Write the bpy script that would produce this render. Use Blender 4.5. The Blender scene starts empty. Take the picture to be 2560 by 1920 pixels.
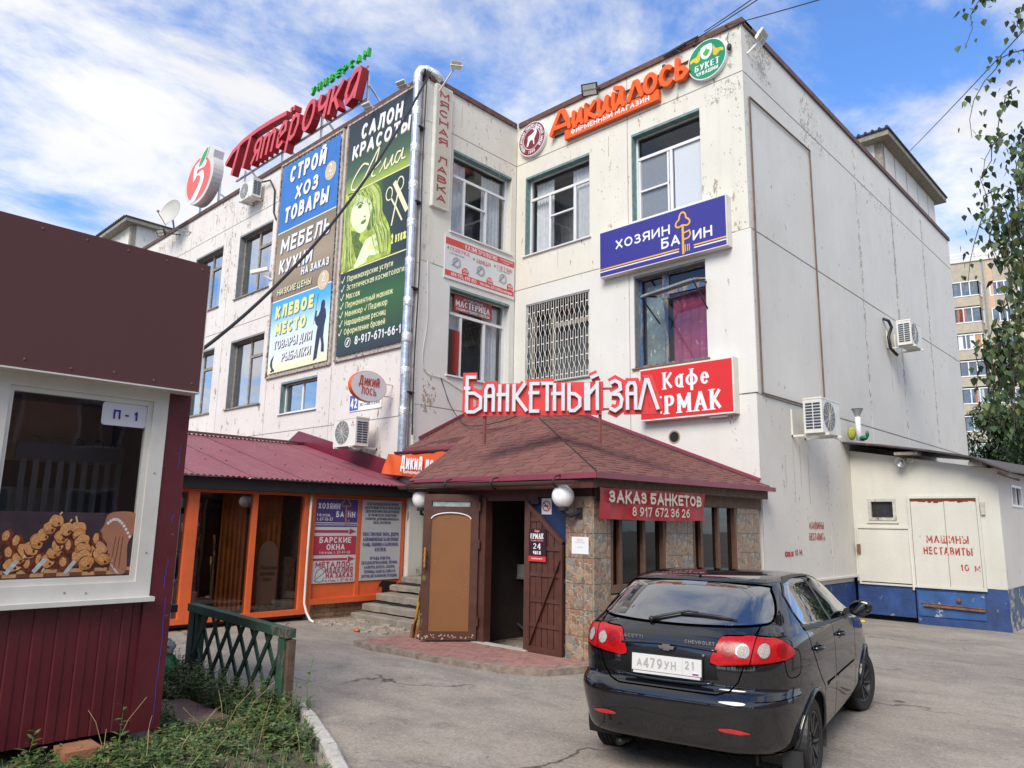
import bpy, bmesh, math, random
from mathutils import Vector, Matrix
from math import sin, cos, pi, radians, sqrt, atan2
sc = bpy.context.scene
COL = sc.collection
random.seed(7)

# ---------------------------------------------------------------- camera
cd = bpy.data.cameras.new('camera'); cam = bpy.data.objects.new('camera', cd); COL.objects.link(cam)
sc.camera = cam
cd.sensor_width = 36; cd.lens = 26.045; cd.clip_start = .05; cd.clip_end = 2000
YAW, PIT, ROL = -0.76130015, 0.18393418, 0.01743704
fw = Vector((sin(YAW)*cos(PIT), cos(YAW)*cos(PIT), sin(PIT)))
r0 = Vector((cos(YAW), -sin(YAW), 0)); u0 = r0.cross(fw)
rr = r0*cos(ROL)+u0*sin(ROL); uu = -r0*sin(ROL)+u0*cos(ROL)
cam.matrix_world = Matrix(((rr.x, uu.x, -fw.x, 0), (rr.y, uu.y, -fw.y, 0), (rr.z, uu.z, -fw.z, 1.65), (0, 0, 0, 1)))

# ---------------------------------------------------------------- light
SUN_EL, SUN_AZ = radians(42), radians(160)      # azimuth measured from +Y towards +X
sunv = Vector((sin(SUN_AZ)*cos(SUN_EL), cos(SUN_AZ)*cos(SUN_EL), sin(SUN_EL)))
sl = bpy.data.lights.new('sun', 'SUN'); sl.energy = 1.5; sl.angle = radians(32); sl.color = (1, .92, .79)
so = bpy.data.objects.new('sun', sl); COL.objects.link(so); so.rotation_euler = sunv.to_track_quat('Z', 'Y').to_euler()
w = bpy.data.worlds.new('World'); sc.world = w; w.use_nodes = True
nt = w.node_tree; N = nt.nodes; L = nt.links
for n in list(N): N.remove(n)
out = N.new('ShaderNodeOutputWorld'); bg = N.new('ShaderNodeBackground'); L.new(bg.outputs[0], out.inputs[0])
sky = N.new('ShaderNodeTexSky'); sky.sky_type = 'NISHITA'; sky.sun_disc = False
sky.sun_elevation = SUN_EL; sky.sun_rotation = SUN_AZ; sky.air_density = 1.0; sky.dust_density = .4; sky.ozone_density = 2.5
tc = N.new('ShaderNodeTexCoord'); sep = N.new('ShaderNodeSeparateXYZ'); L.new(tc.outputs['Generated'], sep.inputs[0])
def mth(op, a, b=None, c=None):
    n = N.new('ShaderNodeMath'); n.operation = op
    for i, v in enumerate((a, b, c)):
        if v is None: continue
        if isinstance(v, (int, float)): n.inputs[i].default_value = v
        else: L.new(v, n.inputs[i])
    return n.outputs[0]
zz = mth('MAXIMUM', mth('ADD', sep.outputs[2], .10), .04)
cx = mth('DIVIDE', sep.outputs[0], zz); cy = mth('DIVIDE', sep.outputs[1], zz)
cmb = N.new('ShaderNodeCombineXYZ'); L.new(cx, cmb.inputs[0]); L.new(cy, cmb.inputs[1])
def noi(vec, s, det, rough, dist=0, off=(0, 0, 0), sca=(1, 1, 1), rot=0):
    m = N.new('ShaderNodeMapping'); L.new(vec, m.inputs[0]); m.inputs['Location'].default_value = off
    m.inputs['Scale'].default_value = sca; m.inputs['Rotation'].default_value = (0, 0, rot)
    n = N.new('ShaderNodeTexNoise'); L.new(m.outputs[0], n.inputs[0]); n.inputs['Scale'].default_value = s
    n.inputs['Detail'].default_value = det; n.inputs['Roughness'].default_value = rough; n.inputs['Distortion'].default_value = dist
    return n.outputs[0]
big = noi(cmb.outputs[0], .62, 2, .5, .2, off=(4.4, 2.6, 0))
mid = noi(cmb.outputs[0], 2.2, 9, .62, .25, off=(.6, 3.2, 0), sca=(1, .8, 1), rot=.5)
cl = mth('ADD', mth('MULTIPLY', big, .5), mth('MULTIPLY', mid, .62))
mr = N.new('ShaderNodeMapRange'); L.new(cl, mr.inputs[0]); mr.interpolation_type = 'SMOOTHSTEP'
mr.inputs[1].default_value = .455; mr.inputs[2].default_value = .625; mr.inputs[3].default_value = 0.02; mr.inputs[4].default_value = .97
sc1 = N.new('ShaderNodeMix'); sc1.data_type = 'RGBA'; sc1.blend_type = 'MULTIPLY'; sc1.inputs[0].default_value = 1
L.new(sky.outputs[0], sc1.inputs[6]); sc1.inputs[7].default_value = (.66, .98, 1.36, 1)
shade = noi(cmb.outputs[0], 1.6, 5, .55, 0, off=(7, 2, 0))
rmp = N.new('ShaderNodeMapRange'); L.new(shade, rmp.inputs[0]); rmp.inputs[1].default_value = .3; rmp.inputs[2].default_value = .7
rmp.inputs[3].default_value = 4.0; rmp.inputs[4].default_value = 5.3
ccol = N.new('ShaderNodeMix'); ccol.data_type = 'RGBA'; ccol.blend_type = 'MULTIPLY'; ccol.inputs[0].default_value = 1
ccol.inputs[6].default_value = (.98, .985, 1.0, 1); L.new(rmp.outputs[0], ccol.inputs[7])
mx = N.new('ShaderNodeMix'); mx.data_type = 'RGBA'; L.new(mr.outputs[0], mx.inputs[0]); L.new(sc1.outputs[2], mx.inputs[6]); L.new(ccol.outputs[2], mx.inputs[7])
L.new(mx.outputs[2], bg.inputs[0]); bg.inputs[1].default_value = 0.085
sc.view_settings.view_transform = 'Standard'; sc.view_settings.look = 'None'; sc.view_settings.gamma = 1
sc.view_settings.exposure = 1.33; sc.view_settings.use_curve_mapping = False
sc.cycles.max_bounces = 6; sc.cycles.transparent_max_bounces = 12; sc.cycles.caustics_reflective = False; sc.cycles.caustics_refractive = False

# ---------------------------------------------------------------- materials
def lerp(a, b, t): return a+(b-a)*t
MATS = {}
def mat(name, col, rough=.7, metal=0, var=.12, vs=3., bump=.0, bs=40., coat=0, spec=.5,
        flake=None, fcol=(.2, .16, .13), fthr=.62, fscale=6., fstretch=.4, streak=0, dirt=0, dcol=(.12, .10, .08), emit=0, alpha=None):
    if name in MATS: return MATS[name]
    m = bpy.data.materials.new(name); m.use_nodes = True; nt = m.node_tree; N = nt.nodes; L = nt.links
    b = N['Principled BSDF']; b.inputs['Roughness'].default_value = rough; b.inputs['Metallic'].default_value = metal
    b.inputs['Specular IOR Level'].default_value = spec
    if coat: b.inputs['Coat Weight'].default_value = coat; b.inputs['Coat Roughness'].default_value = .02
    g = N.new('ShaderNodeNewGeometry'); pos = g.outputs['Position']
    def noise(s, det=4, ro=.55, sca=(1, 1, 1), off=(0, 0, 0)):
        mp = N.new('ShaderNodeMapping'); L.new(pos, mp.inputs[0]); mp.inputs['Scale'].default_value = sca; mp.inputs['Location'].default_value = off
        n = N.new('ShaderNodeTexNoise'); L.new(mp.outputs[0], n.inputs[0]); n.inputs['Scale'].default_value = s
        n.inputs['Detail'].default_value = det; n.inputs['Roughness'].default_value = ro; return n.outputs[0]
    def rng(src, a, b_, c=0, d=1):
        r = N.new('ShaderNodeMapRange'); L.new(src, r.inputs[0]); r.inputs[1].default_value = a; r.inputs[2].default_value = b_
        r.inputs[3].default_value = c; r.inputs[4].default_value = d; return r.outputs[0]
    def mixc(f, a, c, mode='MIX'):
        x = N.new('ShaderNodeMix'); x.data_type = 'RGBA'; x.blend_type = mode
        for i, v in ((0, f), (6, a), (7, c)):
            if isinstance(v, (int, float)): x.inputs[i].default_value = v
            elif isinstance(v, tuple): x.inputs[i].default_value = v if len(v) == 4 else (*v, 1)
            else: L.new(v, x.inputs[i])
        return x.outputs[2]
    def mul(a, c):
        x = N.new('ShaderNodeMath'); x.operation = 'MULTIPLY'
        for i, v in ((0, a), (1, c)):
            if isinstance(v, (int, float)): x.inputs[i].default_value = v
            else: L.new(v, x.inputs[i])
        return x.outputs[0]
    c = (*col, 1)
    if var:
        n1 = noise(vs, 5, .6); lo = tuple(max(0, x*(1-var)) for x in col)+(1,); hi = tuple(min(1, x*(1+var)) for x in col)+(1,)
        c = mixc(rng(n1, .3, .7), lo, hi)
    if streak:
        n2 = noise(1, 4, .6, (5, 5, .22)); c = mixc(mul(rng(n2, .5, .8), streak), c, tuple(x*.55 for x in col))
    if dirt:
        n3 = noise(.9, 6, .65, off=(3, 5, 1)); c = mixc(mul(rng(n3, .48, .72), dirt), c, dcol)
    fl = None
    if flake:
        n4 = noise(fscale, 8, .72, (1, 1, fstretch)); n5 = noise(.45, 3, .6, off=(9, 2, 4))
        fl = mul(rng(n4, fthr, fthr+.02), rng(n5, .5-.1*flake, .62-.1*flake)); c = mixc(fl, c, fcol)
    if isinstance(c, tuple): b.inputs['Base Color'].default_value = c
    else: L.new(c, b.inputs['Base Color'])
    if emit: b.inputs['Emission Strength'].default_value = emit; b.inputs['Emission Color'].default_value = (*col, 1)
    if alpha is not None: b.inputs['Alpha'].default_value = alpha
    if bump:
        bp = N.new('ShaderNodeBump'); bp.inputs['Strength'].default_value = bump; bp.inputs['Distance'].default_value = .02
        h = noise(bs, 5, .6)
        if fl is not None:
            s_ = N.new('ShaderNodeMath'); s_.operation = 'SUBTRACT'; L.new(h, s_.inputs[0]); L.new(fl, s_.inputs[1]); h = s_.outputs[0]
        L.new(h, bp.inputs['Height']); L.new(bp.outputs[0], b.inputs['Normal'])
    MATS[name] = m; return m
def glassmat(name, tint=(.75, .82, .85), refl=.25, rough=.02):
    if name in MATS: return MATS[name]
    m = bpy.data.materials.new(name); m.use_nodes = True; nt = m.node_tree; N = nt.nodes; L = nt.links
    N.remove(N['Principled BSDF']); o = N['Material Output']
    tr = N.new('ShaderNodeBsdfTransparent'); tr.inputs[0].default_value = (*tint, 1)
    gl = N.new('ShaderNodeBsdfGlossy'); gl.inputs['Roughness'].default_value = rough; gl.inputs[0].default_value = (.95, .97, 1, 1)
    lw = N.new('ShaderNodeLayerWeight'); lw.inputs[0].default_value = .5
    pw = N.new('ShaderNodeMath'); pw.operation = 'POWER'; L.new(lw.outputs['Facing'], pw.inputs[0]); pw.inputs[1].default_value = 3.5
    nz = N.new('ShaderNodeTexNoise'); nz.inputs['Scale'].default_value = 1.3; g = N.new('ShaderNodeNewGeometry'); L.new(g.outputs['Position'], nz.inputs[0])
    bp = N.new('ShaderNodeBump'); bp.inputs['Strength'].default_value = .06; bp.inputs['Distance'].default_value = .05; L.new(nz.outputs[0], bp.inputs['Height']); L.new(bp.outputs[0], gl.inputs['Normal'])
    ad = N.new('ShaderNodeMath'); ad.operation = 'MULTIPLY_ADD'; L.new(pw.outputs[0], ad.inputs[0]); ad.inputs[1].default_value = .95; ad.inputs[2].default_value = refl+.05; ad.use_clamp = True
    mx = N.new('ShaderNodeMixShader'); L.new(ad.outputs[0], mx.inputs[0]); L.new(tr.outputs[0], mx.inputs[1]); L.new(gl.outputs[0], mx.inputs[2]); L.new(mx.outputs[0], o.inputs[0])
    MATS[name] = m; return m

# ---------------------------------------------------------------- frames and mesh builder
class Fr:
    def __init__(s, o, u, v, n=None):
        s.o = Vector(o); s.u = Vector(u).normalized(); s.v = Vector(v).normalized(); s.n = Vector(n) if n else s.u.cross(s.v)
    def __call__(s, a, b, c=0): return s.o+s.u*a+s.v*b+s.n*c
WORLD = Fr((0, 0, 0), (1, 0, 0), (0, 1, 0))
FXW, FYW, WYW, WXW = -5.99, 12.83, 9.80, -12.19
FRF = Fr((0, FYW, 0), (1, 0, 0), (0, 0, 1))     # (x, z, out)
FRW = Fr((0, WYW, 0), (1, 0, 0), (0, 0, 1))
FRR = Fr((WXW, 0, 0), (0, 1, 0), (0, 0, 1))     # (y, z, out)
FRS = Fr((FXW, 0, 0), (0, 1, 0), (0, 0, 1))
class M:
    def __init__(s): s.v = []; s.f = []; s.mi = []; s.cur = 0
    def add(s, vs, fs):
        b = len(s.v); s.v += [Vector(x) for x in vs]; s.f += [tuple(i+b for i in f) for f in fs]; s.mi += [s.cur]*len(fs); return s
    def box(s, a0, a1, b0, b1, c0, c1, fr=WORLD):
        vs = [fr(a, b, c) for c in (c0, c1) for b in (b0, b1) for a in (a0, a1)]
        return s.add(vs, [(0, 2, 3, 1), (4, 5, 7, 6), (0, 1, 5, 4), (2, 6, 7, 3), (0, 4, 6, 2), (1, 3, 7, 5)])
    def prism(s, poly, d0, d1, fr=WORLD):
        n = len(poly); vs = [fr(x, y, d0) for x, y in poly]+[fr(x, y, d1) for x, y in poly]
        return s.add(vs, [tuple(range(n, 2*n)), tuple(range(n-1, -1, -1))]+[(i, (i+1) % n, n+(i+1) % n, n+i) for i in range(n)])
    def poly(s, pts): return s.add(pts, [tuple(range(len(pts)))])
    def flat(s, poly, d, fr=WORLD): return s.add([fr(x, y, d) for x, y in poly], [tuple(range(len(poly)))])
    def bar(s, a, b, wd, h=None, up=(0, 0, 1)):
        a = Vector(a); b = Vector(b); h = h or wd; d = (b-a).normalized(); u = Vector(up)
        if abs(d.dot(u)) > .98: u = Vector((0, 1, 0))
        x = d.cross(u).normalized(); y = x.cross(d).normalized()
        vs = [p+x*(i*wd/2)+y*(j*h/2) for p in (a, b) for i, j in ((-1, -1), (1, -1), (1, 1), (-1, 1))]
        return s.add(vs, [(3, 2, 1, 0), (4, 5, 6, 7), (0, 1, 5, 4), (1, 2, 6, 5), (2, 3, 7, 6), (3, 0, 4, 7)])
    def tube(s, pts, r, n=8, cap=True):
        pts = [Vector(p) for p in pts]; m = len(pts); rs = r if isinstance(r, (list, tuple)) else [r]*m
        px = None; vs = []
        for i, p in enumerate(pts):
            d = (pts[min(i+1, m-1)]-pts[max(i-1, 0)]).normalized()
            if px is None:
                u = Vector((0, 0, 1)) if abs(d.z) < .9 else Vector((1, 0, 0)); px = d.cross(u).normalized()
            else: px = (px-d*px.dot(d)).normalized()
            py = d.cross(px)
            vs += [p+(px*cos(2*pi*k/n)+py*sin(2*pi*k/n))*rs[i] for k in range(n)]
        fs = [(i*n+k, i*n+(k+1) % n, (i+1)*n+(k+1) % n, (i+1)*n+k) for i in range(m-1) for k in range(n)]
        if cap: fs += [tuple(range(n-1, -1, -1)), tuple((m-1)*n+k for k in range(n))]
        return s.add(vs, fs)
    def lathe(s, prof, o, ax=(0, 0, 1), n=24):
        o = Vector(o); a = Vector(ax).normalized(); u = a.orthogonal().normalized(); v = a.cross(u); m = len(prof); vs = []
        for r, h in prof: vs += [o+a*h+(u*cos(2*pi*k/n)+v*sin(2*pi*k/n))*r for k in range(n)]
        return s.add(vs, [(i*n+k, i*n+(k+1) % n, (i+1)*n+(k+1) % n, (i+1)*n+k) for i in range(m-1) for k in range(n)])
    def sphere(s, o, r, n=24, m=14, sc_=(1, 1, 1)):
        b = len(s.v); s.lathe([(max(1e-4, r*sin(pi*i/m)), r*cos(pi*i/m)) for i in range(m+1)], (0, 0, 0), n=n)
        for i in range(b, len(s.v)): q = s.v[i]; s.v[i] = Vector(o)+Vector((q.x*sc_[0], q.y*sc_[1], q.z*sc_[2]))
        return s
    def disc(s, cu, cv, ru, rv, d0, d1, fr, n=40):
        return s.prism([(cu+ru*cos(2*pi*k/n), cv+rv*sin(2*pi*k/n)) for k in range(n)], d0, d1, fr)
    def ring(s, cu, cv, r, t, d, fr, n=40, ry=None):
        ry = ry or r; vs = []
        for k in range(n):
            c, q = cos(2*pi*k/n), sin(2*pi*k/n); vs += [fr(cu+(r-t/2)*c, cv+(ry-t/2)*q, d), fr(cu+(r+t/2)*c, cv+(ry+t/2)*q, d)]
        return s.add(vs, [(2*k, 2*k+1, 2*((k+1) % n)+1, 2*((k+1) % n)) for k in range(n)])
def mesh_of(mb, name, mats, smooth, off):
    me = bpy.data.meshes.new(name); me.from_pydata([v-off for v in mb.v], [], mb.f)
    for m_ in (mats if isinstance(mats, (list, tuple)) else [mats]): me.materials.append(m_)
    if any(mb.mi): me.polygons.foreach_set('material_index', mb.mi)
    if smooth:
        me.polygons.foreach_set('use_smooth', [True]*len(me.polygons))
        if smooth != True: me.set_sharp_from_angle(angle=radians(smooth))
    me.update(); return me
def wloc(o):
    l = Vector((0, 0, 0))
    while o: l += o.location; o = o.parent
    return l
def part(mb, name, mats, parent=None, smooth=False, label=None, off=None):
    if not mb.v: return None
    pl = wloc(parent) if parent else Vector((0, 0, 0))
    if off is None:
        xs = [v.x for v in mb.v]; ys = [v.y for v in mb.v]; zs = [v.z for v in mb.v]
        off = Vector(((min(xs)+max(xs))/2, (min(ys)+max(ys))/2, min(zs)))
    o = bpy.data.objects.new(name, mesh_of(mb, name, mats, smooth, off)); COL.objects.link(o); o.parent = parent; o.location = off-pl
    if label: o['label'] = label
    return o
def pieces(mbs, name, mats, parent=None, smooth=False): return [part(q, name, mats, parent, smooth) for q in mbs]
def tag(o, label, cat, group=None):
    o['label'] = label; o['category'] = cat
    if group: o['group'] = group
    return o
def thing(name, label, cat, loc=(0, 0, 0), group=None):
    o = bpy.data.objects.new(name, None); COL.objects.link(o); o.location = loc; o.empty_display_size = .1
    return tag(o, label, cat, group)
def stuff(o): o['kind'] = 'stuff'; return o
def struct(o): o['kind'] = 'structure'; return o
def dup(me_obj, parent, loc):           # a linked copy of one piece
    c = me_obj.copy(); COL.objects.link(c); c.parent = parent; c.location = Vector(loc)-(wloc(parent) if parent else Vector()); return c

# ---------------------------------------------------------------- lettering drawn with strokes
def arc(cx, cy, rx, ry, a0, a1, n=9): return [(cx+rx*cos(radians(a0+(a1-a0)*i/n)), cy+ry*sin(radians(a0+(a1-a0)*i/n))) for i in range(n+1)]
def bowl(y0, y1, x1=1, x0=0):
    r = (y1-y0)/2; k = .42
    return [(x0, y1), (x1-k, y1)]+arc(x1-k, y0+r, k, r, 90, -90, 7)[1:]+[(x0, y0)]
O_ = arc(.5, .5, .5, .5, 90, 450, 22)
def E3(): return [arc(.45, .75, .47, .25, 150, -60, 8)[:-1]+[(.62, .52), (.35, .52)], [(.35, .52), (.6, .52)]+arc(.45, .265, .55, .265, 55, -150, 9)]
G = {
 'А': (.74, [[(0, 0), (.5, 1), (1, 0)], [(.2, .3), (.8, .3)]]), 'Б': (.62, [[(.92, 1), (0, 1), (0, 0)]+[(.55, 0)]+arc(.55, .29, .45, .29, -90, 90, 7)+[(0, .58)]]),
 'В': (.64, [[(0, 0), (0, 1)]+bowl(.53, 1, .9)[1:], [(0, .53)]+bowl(0, .53)[1:-1]+[(0, 0)]]), 'Г': (.54, [[(0, 0), (0, 1), (1, 1)]]),
 'Д': (.76, [[(.02, -.2), (.02, 0), (.98, 0), (.98, -.2)], [(.14, 0), (.3, .5), (.34, 1), (.84, 1), (.84, 0)]]),
 'Е': (.56, [[(1, 1), (0, 1), (0, 0), (1, 0)], [(0, .51), (.86, .51)]]),
 'Ж': (.98, [[(.5, 0), (.5, 1)], [(.02, 1), (.34, .52), (0, 0)], [(.98, 1), (.66, .52), (1, 0)], [(.34, .52), (.66, .52)]]),
 'З': (.58, E3()), 'И': (.70, [[(0, 1), (0, 0), (1, 1), (1, 0)]]), 'Й': (.70, [[(0, 1), (0, 0), (1, 1), (1, 0)], arc(.5, 1.34, .26, .14, 200, 340, 6)]),
 'К': (.64, [[(0, 0), (0, 1)], [(.95, 1), (.3, .52), (1, 0)], [(0, .52), (.3, .52)]]), 'Л': (.70, [[(0, 0), (.12, .06), (.24, .45), (.28, 1), (1, 1), (1, 0)]]),
 'М': (.82, [[(0, 0), (0, 1), (.5, .25), (1, 1), (1, 0)]]), 'Н': (.68, [[(0, 0), (0, 1)], [(1, 0), (1, 1)], [(0, .5), (1, .5)]]),
 'О': (.74, [O_]), 'П': (.68, [[(0, 0), (0, 1), (1, 1), (1, 0)]]), 'Р': (.60, [[(0, 0), (0, 1)]+bowl(.44, 1)[1:]]),
 'С': (.66, [arc(.5, .5, .5, .5, 48, 312, 14)]), 'Т': (.60, [[(0, 1), (1, 1)], [(.5, 1), (.5, 0)]]), 'У': (.64, [[(0, 1), (.5, .36)], [(1, 1), (.45, .12), (.28, 0), (.08, 0)]]),
 'Ф': (.80, [[(.5, -.05), (.5, 1.05)], arc(.5, .53, .5, .33, 90, 450, 18)]), 'Х': (.66, [[(0, 0), (1, 1)], [(0, 1), (1, 0)]]),
 'Ц': (.70, [[(0, 1), (0, 0), (1, 0), (1, -.2)], [(.84, 1), (.84, 0)]]), 'Ч': (.62, [[(0, 1), (0, .62), (.12, .46), (.35, .42), (1, .48)], [(1, 1), (1, 0)]]),
 'Ш': (.90, [[(0, 1), (0, 0), (1, 0), (1, 1)], [(.5, 1), (.5, 0)]]), 'Щ': (.95, [[(0, 1), (0, 0), (1, 0), (1, -.2)], [(.45, 1), (.45, 0)], [(.9, 1), (.9, 0)]]),
 'Ъ': (.70, [[(0, 1), (.25, 1), (.25, 0)]+bowl(0, .56, 1, .25)[::-1][1:]]), 'Ь': (.58, [[(0, 1), (0, 0)]+bowl(0, .56)[::-1][1:]]),
 'Ы': (.82, [[(0, 1), (0, 0)]+bowl(0, .56, .66)[::-1][1:], [(1, 0), (1, 1)]]), 'Э': (.64, [arc(.45, .5, .52, .5, 132, -132, 14), [(.3, .51), (.95, .51)]]),
 'Ю': (.98, [[(0, 0), (0, 1)], [(0, .51), (.36, .51)], arc(.68, .5, .32, .5, 90, 450, 18)]), 'Я': (.64, [[(1, 0), (1, 1)]+[(1-x, y) for x, y in bowl(.44, 1)[1:]], [(.5, .44), (0, 0)]]),
 '0': (.58, [arc(.5, .5, .5, .5, 90, 450, 20)]), '1': (.34, [[(.1, .74), (.8, 1), (.8, 0)]]), '2': (.56, [arc(.48, .7, .46, .3, 160, -20, 8)+[(.85, .5), (0, 0), (1, 0)]]),
 '3': (.56, E3()), '4': (.60, [[(.78, 0), (.78, 1), (0, .26), (1, .26)]]), '5': (.56, [[(.92, 1), (.14, 1), (.06, .54)]+arc(.45, .32, .52, .32, 120, -145, 10)]),
 '6': (.58, [[(.82, .98)]+arc(.5, .34, .5, .34, 160, 520, 18)[:1]+arc(.5, .32, .5, .32, 170, 530, 18)]), '7': (.54, [[(0, 1), (1, 1), (.35, 0)]]),
 '8': (.58, [arc(.5, .74, .42, .26, 90, 450, 14), arc(.5, .25, .5, .26, 90, 450, 14)]), '9': (.58, [[(.18, .02)]+[(1-x, 1-y) for x, y in arc(.5, .34, .5, .34, 160, 170, 1)]+[(1-x, 1-y) for x, y in arc(.5, .32, .5, .32, 170, 530, 18)]]),
 '-': (.34, [[(0, .45), (1, .45)]]), '.': (.12, [[(.5, 0), (.5, .06)]]), ',': (.14, [[(.6, .06), (.3, -.16)]]), '!': (.14, [[(.5, .3), (.5, 1)], [(.5, 0), (.5, .06)]]),
 '(': (.26, [arc(1, .5, .9, .62, 130, 230, 6)]), ')': (.26, [arc(0, .5, .9, .62, 50, -50, 6)]), '"': (.3, [[(.1, 1), (.1, .75)], [(.9, 1), (.9, .75)]]),
 'L': (.5, [[(0, 1), (0, 0), (1, 0)]]), 'I': (.12, [[(.5, 0), (.5, 1)]]), 'V': (.66, [[(0, 1), (.5, 0), (1, 1)]]), 'R': (.6, [[(0, 0), (0, 1)]+bowl(.44, 1)[1:], [(.5, .44), (1, 0)]]),
 '~': (.8, [[(0, .45), (.35, .05), (1, 1)]]), '*': (.3, [arc(.5, .4, .4, .25, 90, 450, 10)]),
 'а': (.52, [arc(.5, .34, .5, .36, 30, 330, 12), [(.98, .72), (.98, 0)]]), 'б': (.56, [[(.9, 1.02), (.4, .93), (.08, .7), (.02, .4)], arc(.5, .34, .5, .36, 90, 450, 14)]),
 'е': (.54, [[(.04, .38), (.98, .38)]+arc(.5, .35, .49, .37, 5, 315, 12)]), 'р': (.54, [[(0, -.3), (0, .72)], arc(.5, .35, .5, .37, 150, -150, 12)]),
 'у': (.52, [[(0, .72), (.5, .06)], [(1, .72), (.42, -.18), (.2, -.3), (0, -.3)]]), 'ф': (.78, [[(.5, -.3), (.5, 1)], arc(.5, .36, .5, .36, 90, 450, 16)]),
}
G['Ё'] = (G['Е'][0], G['Е'][1]+[[(.25, 1.22), (.25, 1.28)], [(.75, 1.22), (.75, 1.28)]])
G['ё'] = (G['е'][0], G['е'][1]+[[(.25, .92), (.25, .98)], [(.75, .92), (.75, .98)]])
for a, b in zip('ABCEHKMOPTX', 'АВСЕНКМОРТХ'): G[a] = G[b]
for ch in 'вгджзийклмнопстхцчшщъыьэюя': G[ch] = (G[ch.upper()][0]*.80, [[(x, y*.72 if y <= 1 else y*.72) for x, y in st] for st in G[ch.upper()][1]])
def stroke(mb, pts, t, z0, z1, fr, rnd=False, tv=None):
    for i in range(1, len(pts)-1):
        ax_, ay_ = pts[i][0]-pts[i-1][0], pts[i][1]-pts[i-1][1]; bx_, by_ = pts[i+1][0]-pts[i][0], pts[i+1][1]-pts[i][1]; la, lb_ = sqrt(ax_*ax_+ay_*ay_), sqrt(bx_*bx_+by_*by_)
        if la > 1e-6 and lb_ > 1e-6 and (ax_*bx_+ay_*by_)/(la*lb_) < -.1:
            k_ = t*.30; p = pts[i]
            _stroke(mb, list(pts[:i])+[(p[0]+ax_/la*k_, p[1]+ay_/la*k_)], t, z0, z1, fr, rnd, tv)
            return stroke(mb, [(p[0]-bx_/lb_*k_, p[1]-by_/lb_*k_)]+list(pts[i+1:]), t, z0, z1+.0006, fr, rnd, tv)
    return _stroke(mb, pts, t, z0, z1, fr, rnd, tv)
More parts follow.
